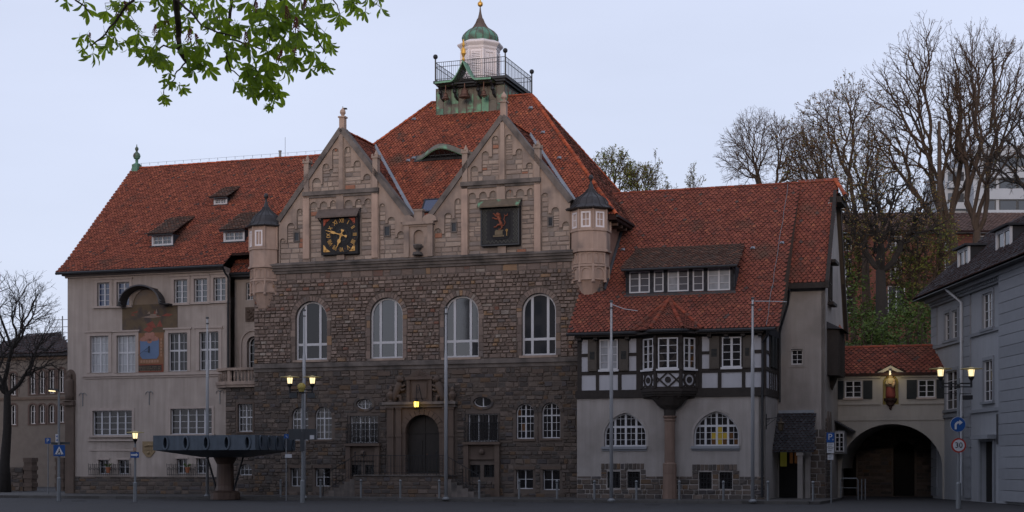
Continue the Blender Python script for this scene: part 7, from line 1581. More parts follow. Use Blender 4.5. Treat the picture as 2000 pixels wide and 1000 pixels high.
# ================================================================== TREES
def grow_tree(name, label, base, H, r0, seed, lean=(0, 0), crown=.5, forks=3, dens=(7, 6, 6, 5), leaf=None, nleaf=0, lsize=.09, up=.25, minr=.016, group=None, bark=None, droop=0., first=.28, width=None, trunkf=.78, lenf=(.62, .55, .5, .5), leafz=1e9):
    rng = random.Random(seed); t = thing(name, label, 'tree', WF, base.x, base.y, base.z, group)
    B = [MB(), MB(), MB()]; LF = MB()
    def path(p, d, L, n, wob, upp):
        pts = [Vector(p)]; d = Vector(d).normalized()
        for i in range(n):
            d = (d+Vector((rng.gauss(0, wob), rng.gauss(0, wob), rng.gauss(0, wob)*.7+upp))).normalized(); pts.append(pts[-1]+d*L/n)
        return pts, d
    def branch(p, d, L, r, lv):
        n = (7, 6, 5, 4, 3)[min(lv, 4)]
        pts, de = path(p, d, L, n, (.07, .13, .17, .2, .22)[min(lv, 4)], (.03, up*.35, up*.25, up*.15-droop, .02-droop)[min(lv, 4)])
        re = max(minr*.6, r*(.35 if lv else .45)); rad = [max(minr, r+(re-r)*i/n) for i in range(n+1)]
        if lv == 0: rad[0] *= 1.35
        B[0 if lv == 0 else 1 if lv <= 2 else 2].tube(pts, rad, (9, 7, 5, 4, 3)[min(lv, 4)])
        if lv >= len(dens)-1 and leaf and nleaf:
            for _ in range(nleaf):
                q = pts[rng.randint(1, n)]; 
                if q.z < leafz: leaf_cloud(LF, q, (.25, .25, .25), 1, lsize, rng)
        if lv >= len(dens): return
        k = dens[lv]; a0 = rng.uniform(0, 6.28)
        for i in range(k):
            f = first+(1-first)*(i+.6)/k if lv == 0 else .22+.76*(i+.5)/k
            j = min(n-1, int(f*n)); q = pts[j].lerp(pts[j+1], f*n-j); ax = (pts[j+1]-pts[j]).normalized()
            side = ax.cross(Vector((0, 0, 1)) if abs(ax.z) < .95 else Vector((1, 0, 0))).normalized(); a = a0+i*2.4+rng.uniform(-.4, .4)
            side = Matrix.Rotation(a, 3, ax) @ side
            ang = rng.uniform(.5, .95) if lv else (rng.uniform(.45, .9)*(1.15-.5*f) if trunkf > .5 else rng.uniform(.1, .72))
            nd = ax*cos(ang)+side*sin(ang)
            rl_ = lenf[min(lv, 3)]*L*(1.15-.55*f if lv else crown*(1.35-.75*f)*1.6 if trunkf > .5 else 1.)*rng.uniform(.75, 1.2)*(1 if lv or trunkf > .5 else 1.1-.4*ang)
            branch(q, nd, rl_, max(minr, rad[j]*(.62 if lv == 0 else .58)), lv+1)
    trunk_d = Vector((lean[0], lean[1], 1))
    branch(base-Vector((0, 0, .3)), trunk_d, H*trunkf, r0, 0)
    A = np.array(B[0].v+B[1].v+B[2].v); kz = H/(A[:, 2].max()-base.z); hx = (np.percentile(A[:, 0], 99.3)-np.percentile(A[:, 0], .7))/2
    kx = max(.72*kz, width/2/hx) if width else kz
    for q in B+[LF]: q.v = [(base.x+(x-base.x)*kx, base.y+(y-base.y)*kx, base.z+(z-base.z)*kz) for x, y, z in q.v]
    part(t, 'trunk', B[0], bark or BARK, smooth=True); part(t, 'limbs', B[1], bark or BARK); part(t, 'twigs', B[2], TWIG if not bark else bark, kind='stuff')
    if leaf and LF.f: part(t, 'buds' if leaf is BUD else 'leaves', LF, leaf, kind='stuff')
    return t
def onhill(px, Y): x = (px-1000)/FOC*Y; return Vector((x, Y, hillz(x, Y)))
gT = 'trees on the hill behind the town hall'
def hill_tree(name, label, px, Y, x0, x1, ytop, seed, r0, **kw):
    b_ = onhill(px, Y); top = EYE+(HOR-ytop)/FOC*Y; wd = (x1-x0)/FOC*Y
    lean = ((x0+x1)/2-px)/FOC*Y/(top-b_.z)
    return grow_tree(name, label, b_, top-b_.z, r0, seed, (lean, 0), width=wd, group=kw.pop('group', gT), **kw)
def fill_tree(name, label, px, Y, fork, crown, N, seed, r0, leaf=BUD, nleaf=1, lsize=.06, bark=None, group=gT, base=None, minr=.014, tw=.5, hollow=.45, cut=-.75):
    """trunk, forks and twigs grown towards points spread through a crown volume"""
    g = np.random.RandomState(seed); rng = random.Random(seed)
    b_ = base or onhill(px, Y); t = thing(name, label, 'tree', WF, b_.x, b_.y, b_.z, group)
    cx, cy, rx, ry = crown; C = PW(cx, cy, Y); rx *= Y/FOC; ry *= Y/FOC; f_ = PW(fork[0], fork[1], Y)
    V = g.randn(N*3, 3); V /= np.linalg.norm(V, axis=1)[:, None]; V = V[V[:, 2] > cut][:N]; rad = (hollow**3+(1-hollow**3)*g.rand(len(V)))**(1/3.)
    lump = 1+.10*np.sin(V[:, 0]*5+seed)+.10*np.sin(V[:, 2]*6+V[:, 1]*4+seed*2)
    P = np.array(C)+V*(rad*lump)[:, None]*np.array([rx, rx*.85, ry])
    B = [MB(), MB(), MB()]; LF = MB(); NN = len(P)
    def rr(n): return max(minr, r0*.84*(n/NN)**.43)
    def curve(p, q, n, r1, r2, sides, mbk, bow):
        p = Vector(p); q = Vector(q); L = (q-p).length; o = Vector((g.randn()*.07, g.randn()*.07, bow+g.randn()*.04))*L
        pts = [p.lerp(q, i/n)+o*(4*(i/n)*(1-i/n))+(Vector(g.randn(3))*L*.018 if 0 < i < n else Vector((0, 0, 0))) for i in range(n+1)]
        mbk.tube(pts, [r1+(r2-r1)*i/n for i in range(n+1)], sides); return pts
    def grow(node, idx, lv):
        n = len(idx)
        if n <= 2 or lv > 7:
            for i in idx:
                q = P[i]; pts = curve(node, q, 3, minr*1.15, minr*.8, 3, B[2], -.05)
                d = Vector(q)-Vector(node); d = d.normalized() if d.length > 1e-4 else Vector((0, 0, 1))
                for k_ in range(3):
                    e = (d+Vector(g.randn(3))*.55+Vector((0, 0, .15))).normalized()*tw*g.uniform(.5, 1.1); st = pts[2] if k_ == 0 else pts[3]
                    B[2].tube([st, st+e*.5+Vector(g.randn(3))*.03, st+e], [minr*.8, minr*.7, minr*.55], 3)
                    if leaf:
                        for _ in range(nleaf): leaf_cloud(LF, st+e*g.uniform(.3, 1.05), (.1, .1, .1), 1, lsize, rng)
            return
        k = min(n, 5 if lv == 0 else 3+(g.rand() < .5)); Q = P[idx]; cen = Q[g.choice(n, k, False)]
        for _ in range(6):
            lab = ((Q[:, None]-cen[None])**2).sum(2).argmin(1); cen = np.array([Q[lab == j].mean(0) if (lab == j).any() else cen[j] for j in range(k)])
        for j in range(k):
            sub_ = idx[lab == j]
            if not len(sub_): continue
            m_ = len(sub_); tgt = np.array(node)+(cen[j]-np.array(node))*(.5 if m_ > 2 else .6)+g.randn(3)*.02*np.linalg.norm(cen[j]-np.array(node))
            r1, r2 = rr(m_), rr(m_)*.86; mbk = B[1] if lv < 3 else B[2]
            pts = curve(node, tgt, 5 if lv < 2 else 4 if lv < 4 else 3, r1, max(minr*.9, r2), 7 if lv < 2 else 5 if lv < 3 else 4 if lv < 5 else 3, mbk, (-.10 if lv < 2 else .02))
            grow(tuple(pts[-1]), sub_, lv+1)
    h = f_.z-b_.z; B[0].tube([b_-Vector((0, 0, .3)), b_.lerp(f_, .3)+Vector((g.randn()*.1, 0, 0)), b_.lerp(f_, .65)+Vector((g.randn()*.15, 0, 0)), f_, f_+Vector((0, 0, r0*.9))], [r0*1.35, r0*1.0, r0*.85, r0*.66, r0*.2], 9)
    grow(tuple(f_), np.arange(NN), 0)
    part(t, 'trunk', B[0], bark or BARK, smooth=True); part(t, 'limbs', B[1], bark or BARK); part(t, 'twigs', B[2], bark or TWIG, kind='stuff')
    if LF.f: part(t, 'buds' if leaf is BUD else 'leaves', LF, leaf, kind='stuff')
    return t
fill_tree('bare_tree', 'tallest bare tree on the hill with a wide round crown', 1868, 118, (1862, 470), (1812, 245, 148, 185), 1500, 21, .52, lsize=.05)
fill_tree('bare_tree', 'bare tree with steep stems just right of the tallest hill tree', 1908, 114, (1908, 455), (1930, 205, 100, 160), 950, 35, .42, lsize=.05)
fill_tree('bare_tree', 'dark bare tree leaning in at the right edge above the tower block', 2050, 108, (2045, 400), (2010, 300, 105, 125), 380, 44, .4, lsize=.05, bark=BARKB)
fill_tree('budding_tree', 'thick dark forked tree with brown buds behind the bridge house', 1722, 106, (1720, 530), (1730, 425, 128, 112), 850, 52, .5, nleaf=2, lsize=.07, bark=BARKB, hollow=.3)
fill_tree('budding_tree', 'budding tree with upswept limbs rising left of the tallest hill tree', 1700, 116, (1690, 480), (1640, 300, 108, 150), 1100, 63, .36, nleaf=2, lsize=.07, hollow=.3)
fill_tree('budding_tree', 'greenish budding tree on the slope close to the villa roof', 1800, 110, (1800, 570), (1812, 505, 80, 90), 420, 71, .3, leaf=SPRING, nleaf=3, lsize=.085, hollow=.25)
fill_tree('bare_tree', 'broad bare tree with layered twigs above the right roof ridge', 1497, 125, (1497, 390), (1493, 305, 98, 92), 1000, 85, .28, lsize=.04, cut=-.6)
fill_tree('bare_tree', 'smaller bare tree between the layered tree and the gable top', 1612, 121, (1612, 430), (1585, 335, 62, 110), 700, 90, .26, nleaf=1, lsize=.06)
fill_tree('budding_tree', 'small leafing tree beside the main roof and right turret', 1198, 128, (1198, 400), (1196, 345, 50, 52), 420, 95, .2, leaf=SPRING, nleaf=2, lsize=.085)
fill_tree('budding_tree', 'low round leafing tree in the middle of three behind the right ridge', 1255, 127, (1255, 400), (1252, 355, 34, 36), 260, 96, .15, leaf=SPRING, nleaf=2, lsize=.08)
hill_tree('budding_tree', 'slim young tree with thin leaf tufts over the middle of the right ridge', 1305, 126, 1270, 1335, 292, 99, .10, crown=.35, dens=(9, 4, 4, 3), up=.5, leaf=SPRING, nleaf=1, lsize=.08, minr=.014, first=.6)
hill_tree('budding_tree', 'slender upright tree nearest the layered bare tree on the right ridge', 1345, 122, 1320, 1372, 315, 103, .10, crown=.35, dens=(9, 4, 4, 3), up=.5, leaf=SPRING, nleaf=1, lsize=.07, minr=.014, first=.6)
fill_tree('budding_tree', 'low spring tree hiding the windows of the brick house', 1668, 118, (1668, 580), (1655, 525, 50, 75), 300, 107, .2, leaf=SPRING, nleaf=3, lsize=.09, hollow=.2)
fill_tree('budding_tree', 'low brown budding tree in front of the brick house roof', 1770, 120, (1770, 590), (1768, 535, 55, 75), 280, 109, .2, nleaf=3, lsize=.09, hollow=.2)
fill_tree('bare_tree', 'bare black street tree in front of the old house at the left edge', 10, 92, (14, 770), (18, 660, 102, 140), 1000, 111, .3, leaf=None, bark=BARKB, minr=.010, group=None, base=PW(10, 908, 92)-Vector((0, 0, 1.75)), tw=.45)
_src = [o for o in bpy.data.objects if o.get('label', '').startswith('bare black street tree')][0]
for i, (x, y, rz, sc) in enumerate(((-27, -4, .7, 1.15), (-12, -6, 2.1, 1.05), (9, -5, 3.4, 1.2), (24, -4, 4.6, 1.1), (38, -3, 5.5, 1.25))):
    c_ = copy_tree(_src); c_.location = (x, y, -.13); c_.rotation_euler = (0, 0, rz); c_.scale = (sc,)*3; c_['group'] = 'street trees across the square behind the viewer'
    c_['label'] = 'bare street tree across the square, '+['far left in its row', 'second from the left', 'in the middle of its row', 'second from the right', 'far right in its row'][i]
m = MB(); st_ = thing('dead_trunk', 'tall bare pole like dead trunk between the two highest hill trees', 'tree trunk', WF, *onhill(1833, 112)); b_ = onhill(1833, 112); m.tube([b_, b_+Vector((.1, 0, 8)), b_+Vector((.05, 0, 17.3))], [.3, .24, .12], 7); part(st_, 'trunk', m, BARK)

# horse chestnut overhead: trunk just outside the frame, drooping limbs with young palmate leaves
cn_base = Vector((-6.6, 10.5, -.13)); ch = thing('chestnut_tree', 'horse chestnut with young palmate leaves hanging into the top left of the view', 'tree', WF, *cn_base)
def leaf_mesh(seed):
    r = random.Random(seed); m = MB(); nL = 5 + (r.random() < .4)*2
    for i in range(nL):
        a = (i-(nL-1)/2)*(.46 if nL == 5 else .36)+r.uniform(-.12, .12); L = .14*(1-.25*abs(a)/1.5)*r.uniform(.85, 1.15); w_ = L*.145; dr = r.uniform(.75, 1.25)
        R = Matrix.Rotation(a, 3, 'Y'); out = Matrix.Rotation(r.uniform(-.9, .9), 3, 'X')
        prof = [(0, .02), (.25, .45), (.5, .85), (.7, 1.), (.87, .62), (1., .02)]
        left = []; midl = []; right = []
        for s, ww in prof:
            zc_ = -L*s; bend = .02*sin(s*3)*dr; f = .35*w_*ww
            for lst, sx_ in ((left, -1), (midl, 0), (right, 1)):
                v = Vector((sx_*w_*ww, bend+(f if sx_ else 0), zc_)); lst.append(tuple(R @ (out @ v)))
        m.grid([left, midl, right])
    m.bar((0, 0, 0), (r.uniform(-.01, .01), .01, .06), .0018, 3)
    me = mesh_of(m, 'leaf'); me.materials.append(LEAF); return me
LEAFM = [leaf_mesh(i) for i in range(10)]
def flower_mesh(seed):
    r = random.Random(seed); m = MB(); m.bar((0, 0, 0), (0, 0, .085), .003, 4)
    for i in range(34):
        z = .012+.075*i/34; a = i*2.4; rr = .017*(1-.75*i/34); m.lathe(rr*cos(a), rr*sin(a), [(.001, z-.004), (.0045, z), (.001, z+.006)], 5)
    me = mesh_of(m, 'flower_bud'); me.materials.append(FLOWER); return me
FLM = [flower_mesh(i) for i in range(3)]
m = MB(); m.tube([cn_base, cn_base+Vector((.1, 0, 2)), cn_base+Vector((.3, .1, 4.5)), cn_base+Vector((.2, .2, 9))], [.36, .28, .24, .12], 10); part(ch, 'trunk', m, BARK, smooth=True)
crng = random.Random(17); CY = 12.0
def cp(px, y, dy=0.): return PW(px, y, CY+dy)
limbs = [([(200, -260, 0), (340, -120, 0), (345, 0, 0), (348, 60, .1), (350, 100, .1), (366, 122, .1), (371, 152, .1)], .035, .012, 'limb'),
         ([(340, -120, 0), (420, -80, .5), (452, -10, .6), (447, 40, .6), (440, 75, .6), (443, 110, .5)], .022, .007, 'limb'),
         ([(340, -120, 0), (300, -60, -.4), (258, 0, -.4), (232, 30, -.4), (205, 68, -.4), (178, 90, -.4)], .014, .005, 'branch'),
         ([(200, -200, 0), (170, -80, -.5), (140, -5, -.5), (165, 12, -.5), (178, 30, -.5)], .012, .004, 'branch'),
         ([(345, 0, 0), (372, 22, -.2), (395, 50, -.2), (425, 62, -.3), (470, 75, -.2)], .010, .004, 'branch'), ([(350, 95, .1), (320, 90, .2), (295, 100, .2), (275, 110, .2)], .009, .003, 'branch'),
         ([(366, 122, .1), (345, 140, .1), (338, 155, .1), (320, 175, .0)], .007, .003, 'branch'), ([(371, 100, .1), (395, 105, .1), (412, 112, .1)], .007, .003, 'branch'),
         ([(420, -80, .5), (520, -50, .4), (548, 0, .3), (570, 30, .3), (600, 55, .3), (622, 80, .3), (636, 105, .3)], .018, .004, 'limb'),
         ([(440, 75, .6), (480, 85, .5), (520, 100, .5), (548, 118, .4), (560, 140, .4)], .009, .003, 'branch'), ([(443, 110, .5), (450, 135, .5), (470, 152, .5), (500, 160, .5)], .007, .003, 'branch'),
         ([(520, -50, .4), (600, -60, .2), (660, -15, .1), (690, 0, .1), (705, 8, .1)], .011, .004, 'branch'), ([(520, -50, .4), (500, 0, .2), (490, 25, .2), (510, 45, .2), (530, 75, .2)], .010, .003, 'branch'),
         ([(600, -60, .2), (640, -10, .4), (660, 10, .4), (665, 30, .4)], .008, .003, 'branch')]
# the unseen upper limb that carries them
m = MB(); m.tube([cn_base+Vector((.25, .1, 4.6)), Vector((-5.2, 11.2, 5.9)), cp(80, -300), cp(200, -260)], [.13, .1, .06, .04], 8); part(ch, 'main_limb', m, BARK)
tips = []
for P, ra, rb, nm in limbs:
    pts = [cp(*p) for p in P]; n = len(pts); fine = []
    for i in range(n-1):
        for q in range(3): fine.append(pts[i].lerp(pts[i+1], q/3)+Vector((crng.uniform(-.006, .006), crng.uniform(-.02, .02), crng.uniform(-.006, .006))))
    fine.append(pts[-1]); m = MB(); m.tube(fine, [ra+(rb-ra)*i/(len(fine)-1) for i in range(len(fine))], 7); part(ch, nm, m, BARK)
# whorls of leaves: pixel centre, spread, how many leaves, flower
whorls = [(170, 25, 22, 5, 0), (205, 12, 14, 3, 0), (178, 92, 24, 9, 1), (160, 100, 10, 3, 0), (213, 78, 20, 5, 0), (232, 45, 20, 6, 1), (255, 36, 16, 5, 1), (262, 85, 20, 5, 0), (248, 95, 12, 3, 0), (225, 80, 16, 4, 0), (235, 18, 16, 4, 0), (290, 10, 22, 6, 0), (268, 20, 10, 2, 0),
          (330, 5, 26, 7, 0), (335, 40, 18, 5, 0), (325, 60, 22, 7, 1), (300, 80, 24, 9, 1), (285, 105, 22, 8, 0), (305, 120, 20, 7, 0), (322, 118, 16, 4, 0), (352, 75, 22, 6, 1), (362, 50, 20, 5, 0), (385, 20, 22, 7, 0), (392, 8, 20, 5, 0), (372, 95, 24, 9, 1), (390, 100, 20, 7, 1), (405, 95, 14, 4, 0), (385, 130, 20, 7, 0), (410, 140, 16, 4, 0), (335, 160, 18, 6, 0), (320, 180, 20, 8, 0), (348, 172, 14, 4, 0), (412, 60, 16, 5, 0), (428, 50, 20, 6, 1), (415, 30, 14, 3, 0), (425, 8, 22, 6, 0),
          (445, 45, 24, 7, 0), (460, 65, 24, 7, 0), (470, 15, 28, 8, 0), (440, 95, 22, 7, 0), (455, 105, 20, 5, 0), (480, 100, 24, 8, 1), (500, 75, 26, 8, 0), (505, 40, 24, 7, 1), (520, 25, 28, 9, 1), (545, 20, 28, 9, 0), (560, 50, 30, 10, 1), (540, 70, 26, 8, 1), (525, 95, 26, 9, 1), (555, 100, 26, 9, 0), (580, 75, 26, 9, 1), (600, 40, 24, 7, 1), (615, 20, 24, 7, 0), (635, 15, 20, 5, 0), (625, 60, 18, 5, 0), (632, 90, 16, 5, 0), (634, 135, 18, 9, 0), (608, 100, 18, 6, 0), (575, 125, 24, 9, 1), (540, 135, 26, 10, 1), (515, 160, 26, 10, 0), (490, 165, 24, 10, 0), (545, 175, 22, 9, 0), (530, 185, 18, 7, 0), (500, 140, 22, 7, 0), (470, 175, 14, 5, 0), (575, 10, 26, 7, 0), (595, 5, 24, 5, 0), (655, 30, 18, 5, 0), (665, 40, 12, 3, 0), (698, 15, 20, 6, 0), (730, 10, 14, 4, 0), (715, 5, 14, 3, 0), (685, 5, 10, 3, 0), (120, 3, 14, 3, 0), (255, 3, 20, 5, 0), (310, -5, 24, 5, 0)]
nleaf = 0; extra = MB(); flw = 0
for (px, y, sp, k, fl) in whorls:
    k = max(2, int(k*.5+.5)); c_ = cp(px, y-6, crng.uniform(-.25, .6))
    near = None
    m = MB()
    for i in range(k):
        o_ = Vector((crng.gauss(0, .45)*sp/250, crng.gauss(0, .12), crng.gauss(0, .4)*sp/250)); sc = crng.uniform(.55, 1.0)*(1.0 if sp > 20 else .9)
        R = (crng.uniform(-.35, .35), crng.gauss(0, .4), crng.uniform(-.9, .9))
        q = c_+o_
        if nleaf < 300: inst(ch, 'leaf', crng.choice(LEAFM), q, None, R, (sc,)*3); nleaf += 1
        else:
            me = crng.choice(LEAFM); T_ = Matrix.Translation(q) @ Matrix.Rotation(R[2], 4, 'Z') @ Matrix.Rotation(R[1], 4, 'Y') @ Matrix.Rotation(R[0], 4, 'X') @ Matrix.Scale(sc, 4)
            extra.add([tuple(T_ @ v.co) for v in me.vertices], [tuple(f.vertices) for f in me.polygons])
        if i < 3: m.bar(c_, q, .0025, 3)
    part(ch, 'twig', m, TWIG, kind='stuff')
    if fl: inst(ch, 'flower_bud', FLM[flw % 3], c_+Vector((crng.uniform(-.02, .02), -.05, .0)), None, (crng.gauss(0, .15), crng.gauss(0, .2), 0), (crng.uniform(1., 1.5),)*3); flw += 1
part(ch, 'young_leaves', extra, LEAF, kind='stuff')
# upper crown above the view
m = MB(); lr = random.Random(23)
for _ in range(12): leaf_cloud(m, (lr.uniform(-9, -2.), lr.uniform(6, 15), lr.uniform(7.2, 11)), (1.2, 1.2, .8), 90, .12, lr)
part(ch, 'upper_crown', m, LEAF, kind='stuff')

# ================================================================== STREET FURNITURE
def P0(px, Y): return (px-1000)/FOC*Y
for i, (px, top, Y, arm, lab) in enumerate([(405, 622, 80.5, 0, 'white flagpole in front of the beige wing, leftmost of the five'), (594, 607, 76.5, 0, 'white flagpole next to the twin lamp by the first hall window'), (871, 602, 74., 0, 'white flagpole just right of the arched main door'), (1194, 590, 70.5, 1, 'white flagpole with slack halyard arm before the left timbered window'), (1470, 584, 69, 2, 'white flagpole with horizontal arm at the right corner of the timbered house')]):
    x = P0(px, Y); zt = EYE+(HOR-top)/FOC*Y; t = thing('flagpole', lab, 'flagpole', WF, x, Y, 0, 'flagpoles along the square')
    m = MB(); m.lathe(x, Y, [(.085, -.05), (.08, zt*.75), (.055, zt*.78), (.05, zt-.15), (.05, zt)], 12); part(t, 'pole', m, POLEM, smooth=True)
    m = MB(); m.lathe(x, Y, [(.09, zt), (.09, zt+.05), (.03, zt+.09)], 10); part(t, 'cap', m, GREYBACK); m = MB(); m.lathe(x, Y, [(.08, zt-.3), (.08, zt-.24)], 10); part(t, 'collar', m, GREYBACK)
    m = MB(); m.lathe(x, Y, [(.18, -.03), (.18, .02), (.1, .1)], 10); part(t, 'foot', m, GALV)
    if arm: m = MB(); e = (1.25, -.35) if arm == 1 else (1.55, -.08); q = Vector((x, Y, zt-.1)); m.tube([q, q+Vector((e[0]*.5*CT, -e[0]*.5*ST, e[1]*.7 if arm == 1 else -.03)), q+Vector((e[0]*CT, -e[0]*ST, e[1]))], .018, 5); part(t, 'arm', m, POLEM)
def lamp_head(root, x, y, z, s=1., parent=None):
    m = MB(); m.lathe(x, y, [(.115*s, z-.30*s), (.15*s, z)], 12); part(root, 'lamp_glass', m, LAMPG, parent)
    m = MB(); m.lathe(x, y, [(.16*s, z), (.50*s, z+.025*s), (.50*s, z+.045*s), (.12*s, z+.09*s), (.03*s, z+.12*s)], 20); part(root, 'lamp_hat', m, LAMPH, parent)
    m = MB(); m.lathe(x, y, [(.04*s, z-.62*s), (.05*s, z-.5*s), (.13*s, z-.38*s), (.14*s, z-.30*s)], 10)
    for i in range(4): g = .4+pi/2*i; m.bar((x+.12*s*cos(g), y+.12*s*sin(g), z-.3*s), (x+.155*s*cos(g), y+.155*s*sin(g), z), .008)
    part(root, 'lamp_base', m, BLACK, parent)
def point(root, loc, e):
    pl = bpy.data.lights.new('lamp_light', 'POINT'); pl.energy = e; pl.color = (1, .76, .4); pl.shadow_soft_size = .2
    po = bpy.data.objects.new('lamp_light', pl); COL.objects.link(po); po.parent = root; po.location = Vector(loc)-OFF[root.name]
def twin(px, Yl, pxl, pxr, ylamp, lab, kind):
    x = P0(px, Yl); zl = EYE+(HOR-ylamp)/FOC*Yl; t = thing('street_lamp', lab, 'street lamp', WF, x, Yl, 0, 'twin headed street lamps')
    xa, xb = P0(pxl, Yl), P0(pxr, Yl); m = MB(); m.lathe(x, Yl, [(.11, -.13), (.11, .9), (.06, .95), (.055, zl-.6), (.07, zl-.58), (.07, zl-.35)], 10); part(t, 'pole', m, GALV)
    m = MB(); zb = zl-.62*.9
    for zz in (zb, zb-.14): m.bar((xa, Yl, zz), (xb, Yl, zz), .025, 6)
    m.lathe(x, Yl, [(.06, zb-.2), (.06, zb+.08)], 8); 
    for q in (xa, xb): m.lathe(q, Yl, [(.045, zb-.17), (.045, zb+.06)], 8)
    part(t, 'cross_arm', m, BLACK)
    for q in (xa, xb): lamp_head(t, q, Yl, zl, .9)
    return t, x, zl
t, x, zl = twin(591, 71.5, 566, 610, 738, 'lit twin lamp with floodlights standing left of the first flagpole at the hall', 0); Yl = 71.5
m = MB(); m.ball((x-.05, Yl, zl-.42), .2, 12, 7, .95); m.lathe(x-.05, Yl, [(.12, zl-.65), (.16, zl-.55)], 8); part(t, 'camera_dome', m, M('yellowish_dome', (.45, .36, .10), .4, .1, 3.))
for dx, rz in ((-.42, -.3), (.42, .3)):
    m = MB(); m.b3(x+dx-.18, x+dx+.18, Yl-.2, Yl+.12, zl-.95, zl-.72); m.bar((x+dx, Yl, zl-.72), (x+dx*.6, Yl, zl-.6), .02); part(t, 'floodlight', m, GREYBACK)
for px_, w_ in ((577, .3), (605, .34)): xx = P0(px_, Yl); m = MB(); m.b3(xx-w_, xx+w_, Yl-.12, Yl-.1, EYE+(HOR-859)/FOC*Yl, EYE+(HOR-838)/FOC*Yl); part(t, 'sign_back', m, GREYBACK)
xx = P0(610, Yl); m = MB(); m.b3(xx-.1, xx+.1, Yl-.13, Yl-.121, EYE+(HOR-858)/FOC*Yl, EYE+(HOR-850)/FOC*Yl); part(t, 'small_white_symbol', m, SIGNW); m = MB(); m.b3(x-.1, x+.1, Yl-.14, Yl-.06, 2.3, 3.2); part(t, 'control_box', m, GREYBACK)
t, x, zl = twin(1872, 62., 1837, 1897, 722, 'lit twin lamp with blue arrow sign and 30 sign before the pale villa', 1); Yl = 62.
m = MB(); m.bar((x-.7, Yl, zl-.98), (x+.5, Yl, zl-.98), .018); m.b3(x+.22, x+.52, Yl-.2, Yl+.2, zl-1.22, zl-1.05); m.bar((x+.1, Yl, zl-.6), (x+.03, Yl, zl-1.5), .012); part(t, 'camera_arm', m, BLACK)
zs_ = EYE+(HOR-829)/FOC*Yl
def disc(root, x, y, z, r, mat, name, k=.0, th=.012, n=28): m = MB(); m.poly(lambda a, zz, kk=0.: (a, y+kk, zz), [(x+r*cos(2*pi*i/n), z+r*sin(2*pi*i/n)) for i in range(n)], k, k+th); return part(root, name, m, mat)
wm = lambda y: (lambda a, zz, kk=0.: (a, y+kk, zz))
sg = thing('arrow_sign', 'round blue sign with a white right turn arrow on the right twin lamp pole', 'traffic sign', WF, x-.05, Yl-.1, zs_)
disc(sg, x-.05, Yl-.1, zs_, .315, SIGNW, 'rim'); disc(sg, x-.05, Yl-.115, zs_, .30, SIGNB, 'face', 0, .004); ay = Yl-.125; ax_, az_ = x-.05, zs_
m = MB(); m.poly(wm(ay), [(ax_-.14, az_-.2), (ax_-.06, az_-.2), (ax_-.06, az_-.02), (ax_-.01, az_+.04), (ax_+.05, az_+.04), (ax_+.05, az_-.03), (ax_+.19, az_+.08), (ax_+.05, az_+.19), (ax_+.05, az_+.12), (ax_-.03, az_+.12), (ax_-.11, az_+.06), (ax_-.14, az_-.02)], 0, .004); part(sg, 'arrow', m, SIGNW)
zs_ = EYE+(HOR-870)/FOC*Yl; sg = thing('speed_limit_sign', 'round white 30 sign with red ring below the blue arrow sign', 'traffic sign', WF, x-.02, Yl-.1, zs_)
disc(sg, x-.02, Yl-.1, zs_, .30, SIGNR, 'ring'); disc(sg, x-.02, Yl-.115, zs_, .235, SIGNW, 'face', 0, .004); inst(sg, 'number', text_mesh('30', .32, .004, BLACK), (x-.02, Yl-.125, zs_), None, (pi/2, 0, 0))
# single lamp with one way sign
Yl = 72.; x = P0(264, Yl); zl = EYE+(HOR-846)/FOC*Yl; t = thing('street_lamp', 'lit single lamp on a short post in front of the beige wing', 'street lamp', WF, x, Yl, 0)
m = MB(); m.lathe(x, Yl, [(.09, -.1), (.09, .8), (.055, .85), (.05, zl-.5)], 10); part(t, 'pole', m, GALV); lamp_head(t, x, Yl, zl, .85); m = MB(); m.b3(x-.07, x+.07, Yl-.12, Yl-.05, EYE+(HOR-881)/FOC*Yl, EYE+(HOR-874)/FOC*Yl); part(t, 'sticker_box', m, M('faded_sticker', (.3, .2, .15), .6, .2, 5.))
z0_, z1_ = EYE+(HOR-894)/FOC*Yl, EYE+(HOR-883)/FOC*Yl; sg = thing('one_way_sign', 'small blue one way sign with white arrow on the short lamp post', 'traffic sign', WF, x, Yl-.1, z0_); m = MB(); m.b3(x-.2, x+.2, Yl-.1, Yl-.085, z0_, z1_); part(sg, 'face', m, SIGNB); zc = (z0_+z1_)/2; m = MB(); m.poly(wm(Yl-.106), [(x-.17, zc-.045), (x+.06, zc-.045), (x+.06, zc-.09), (x+.17, zc), (x+.06, zc+.09), (x+.06, zc+.045), (x-.17, zc+.045)], 0, .004); part(sg, 'arrow', m, SIGNW)
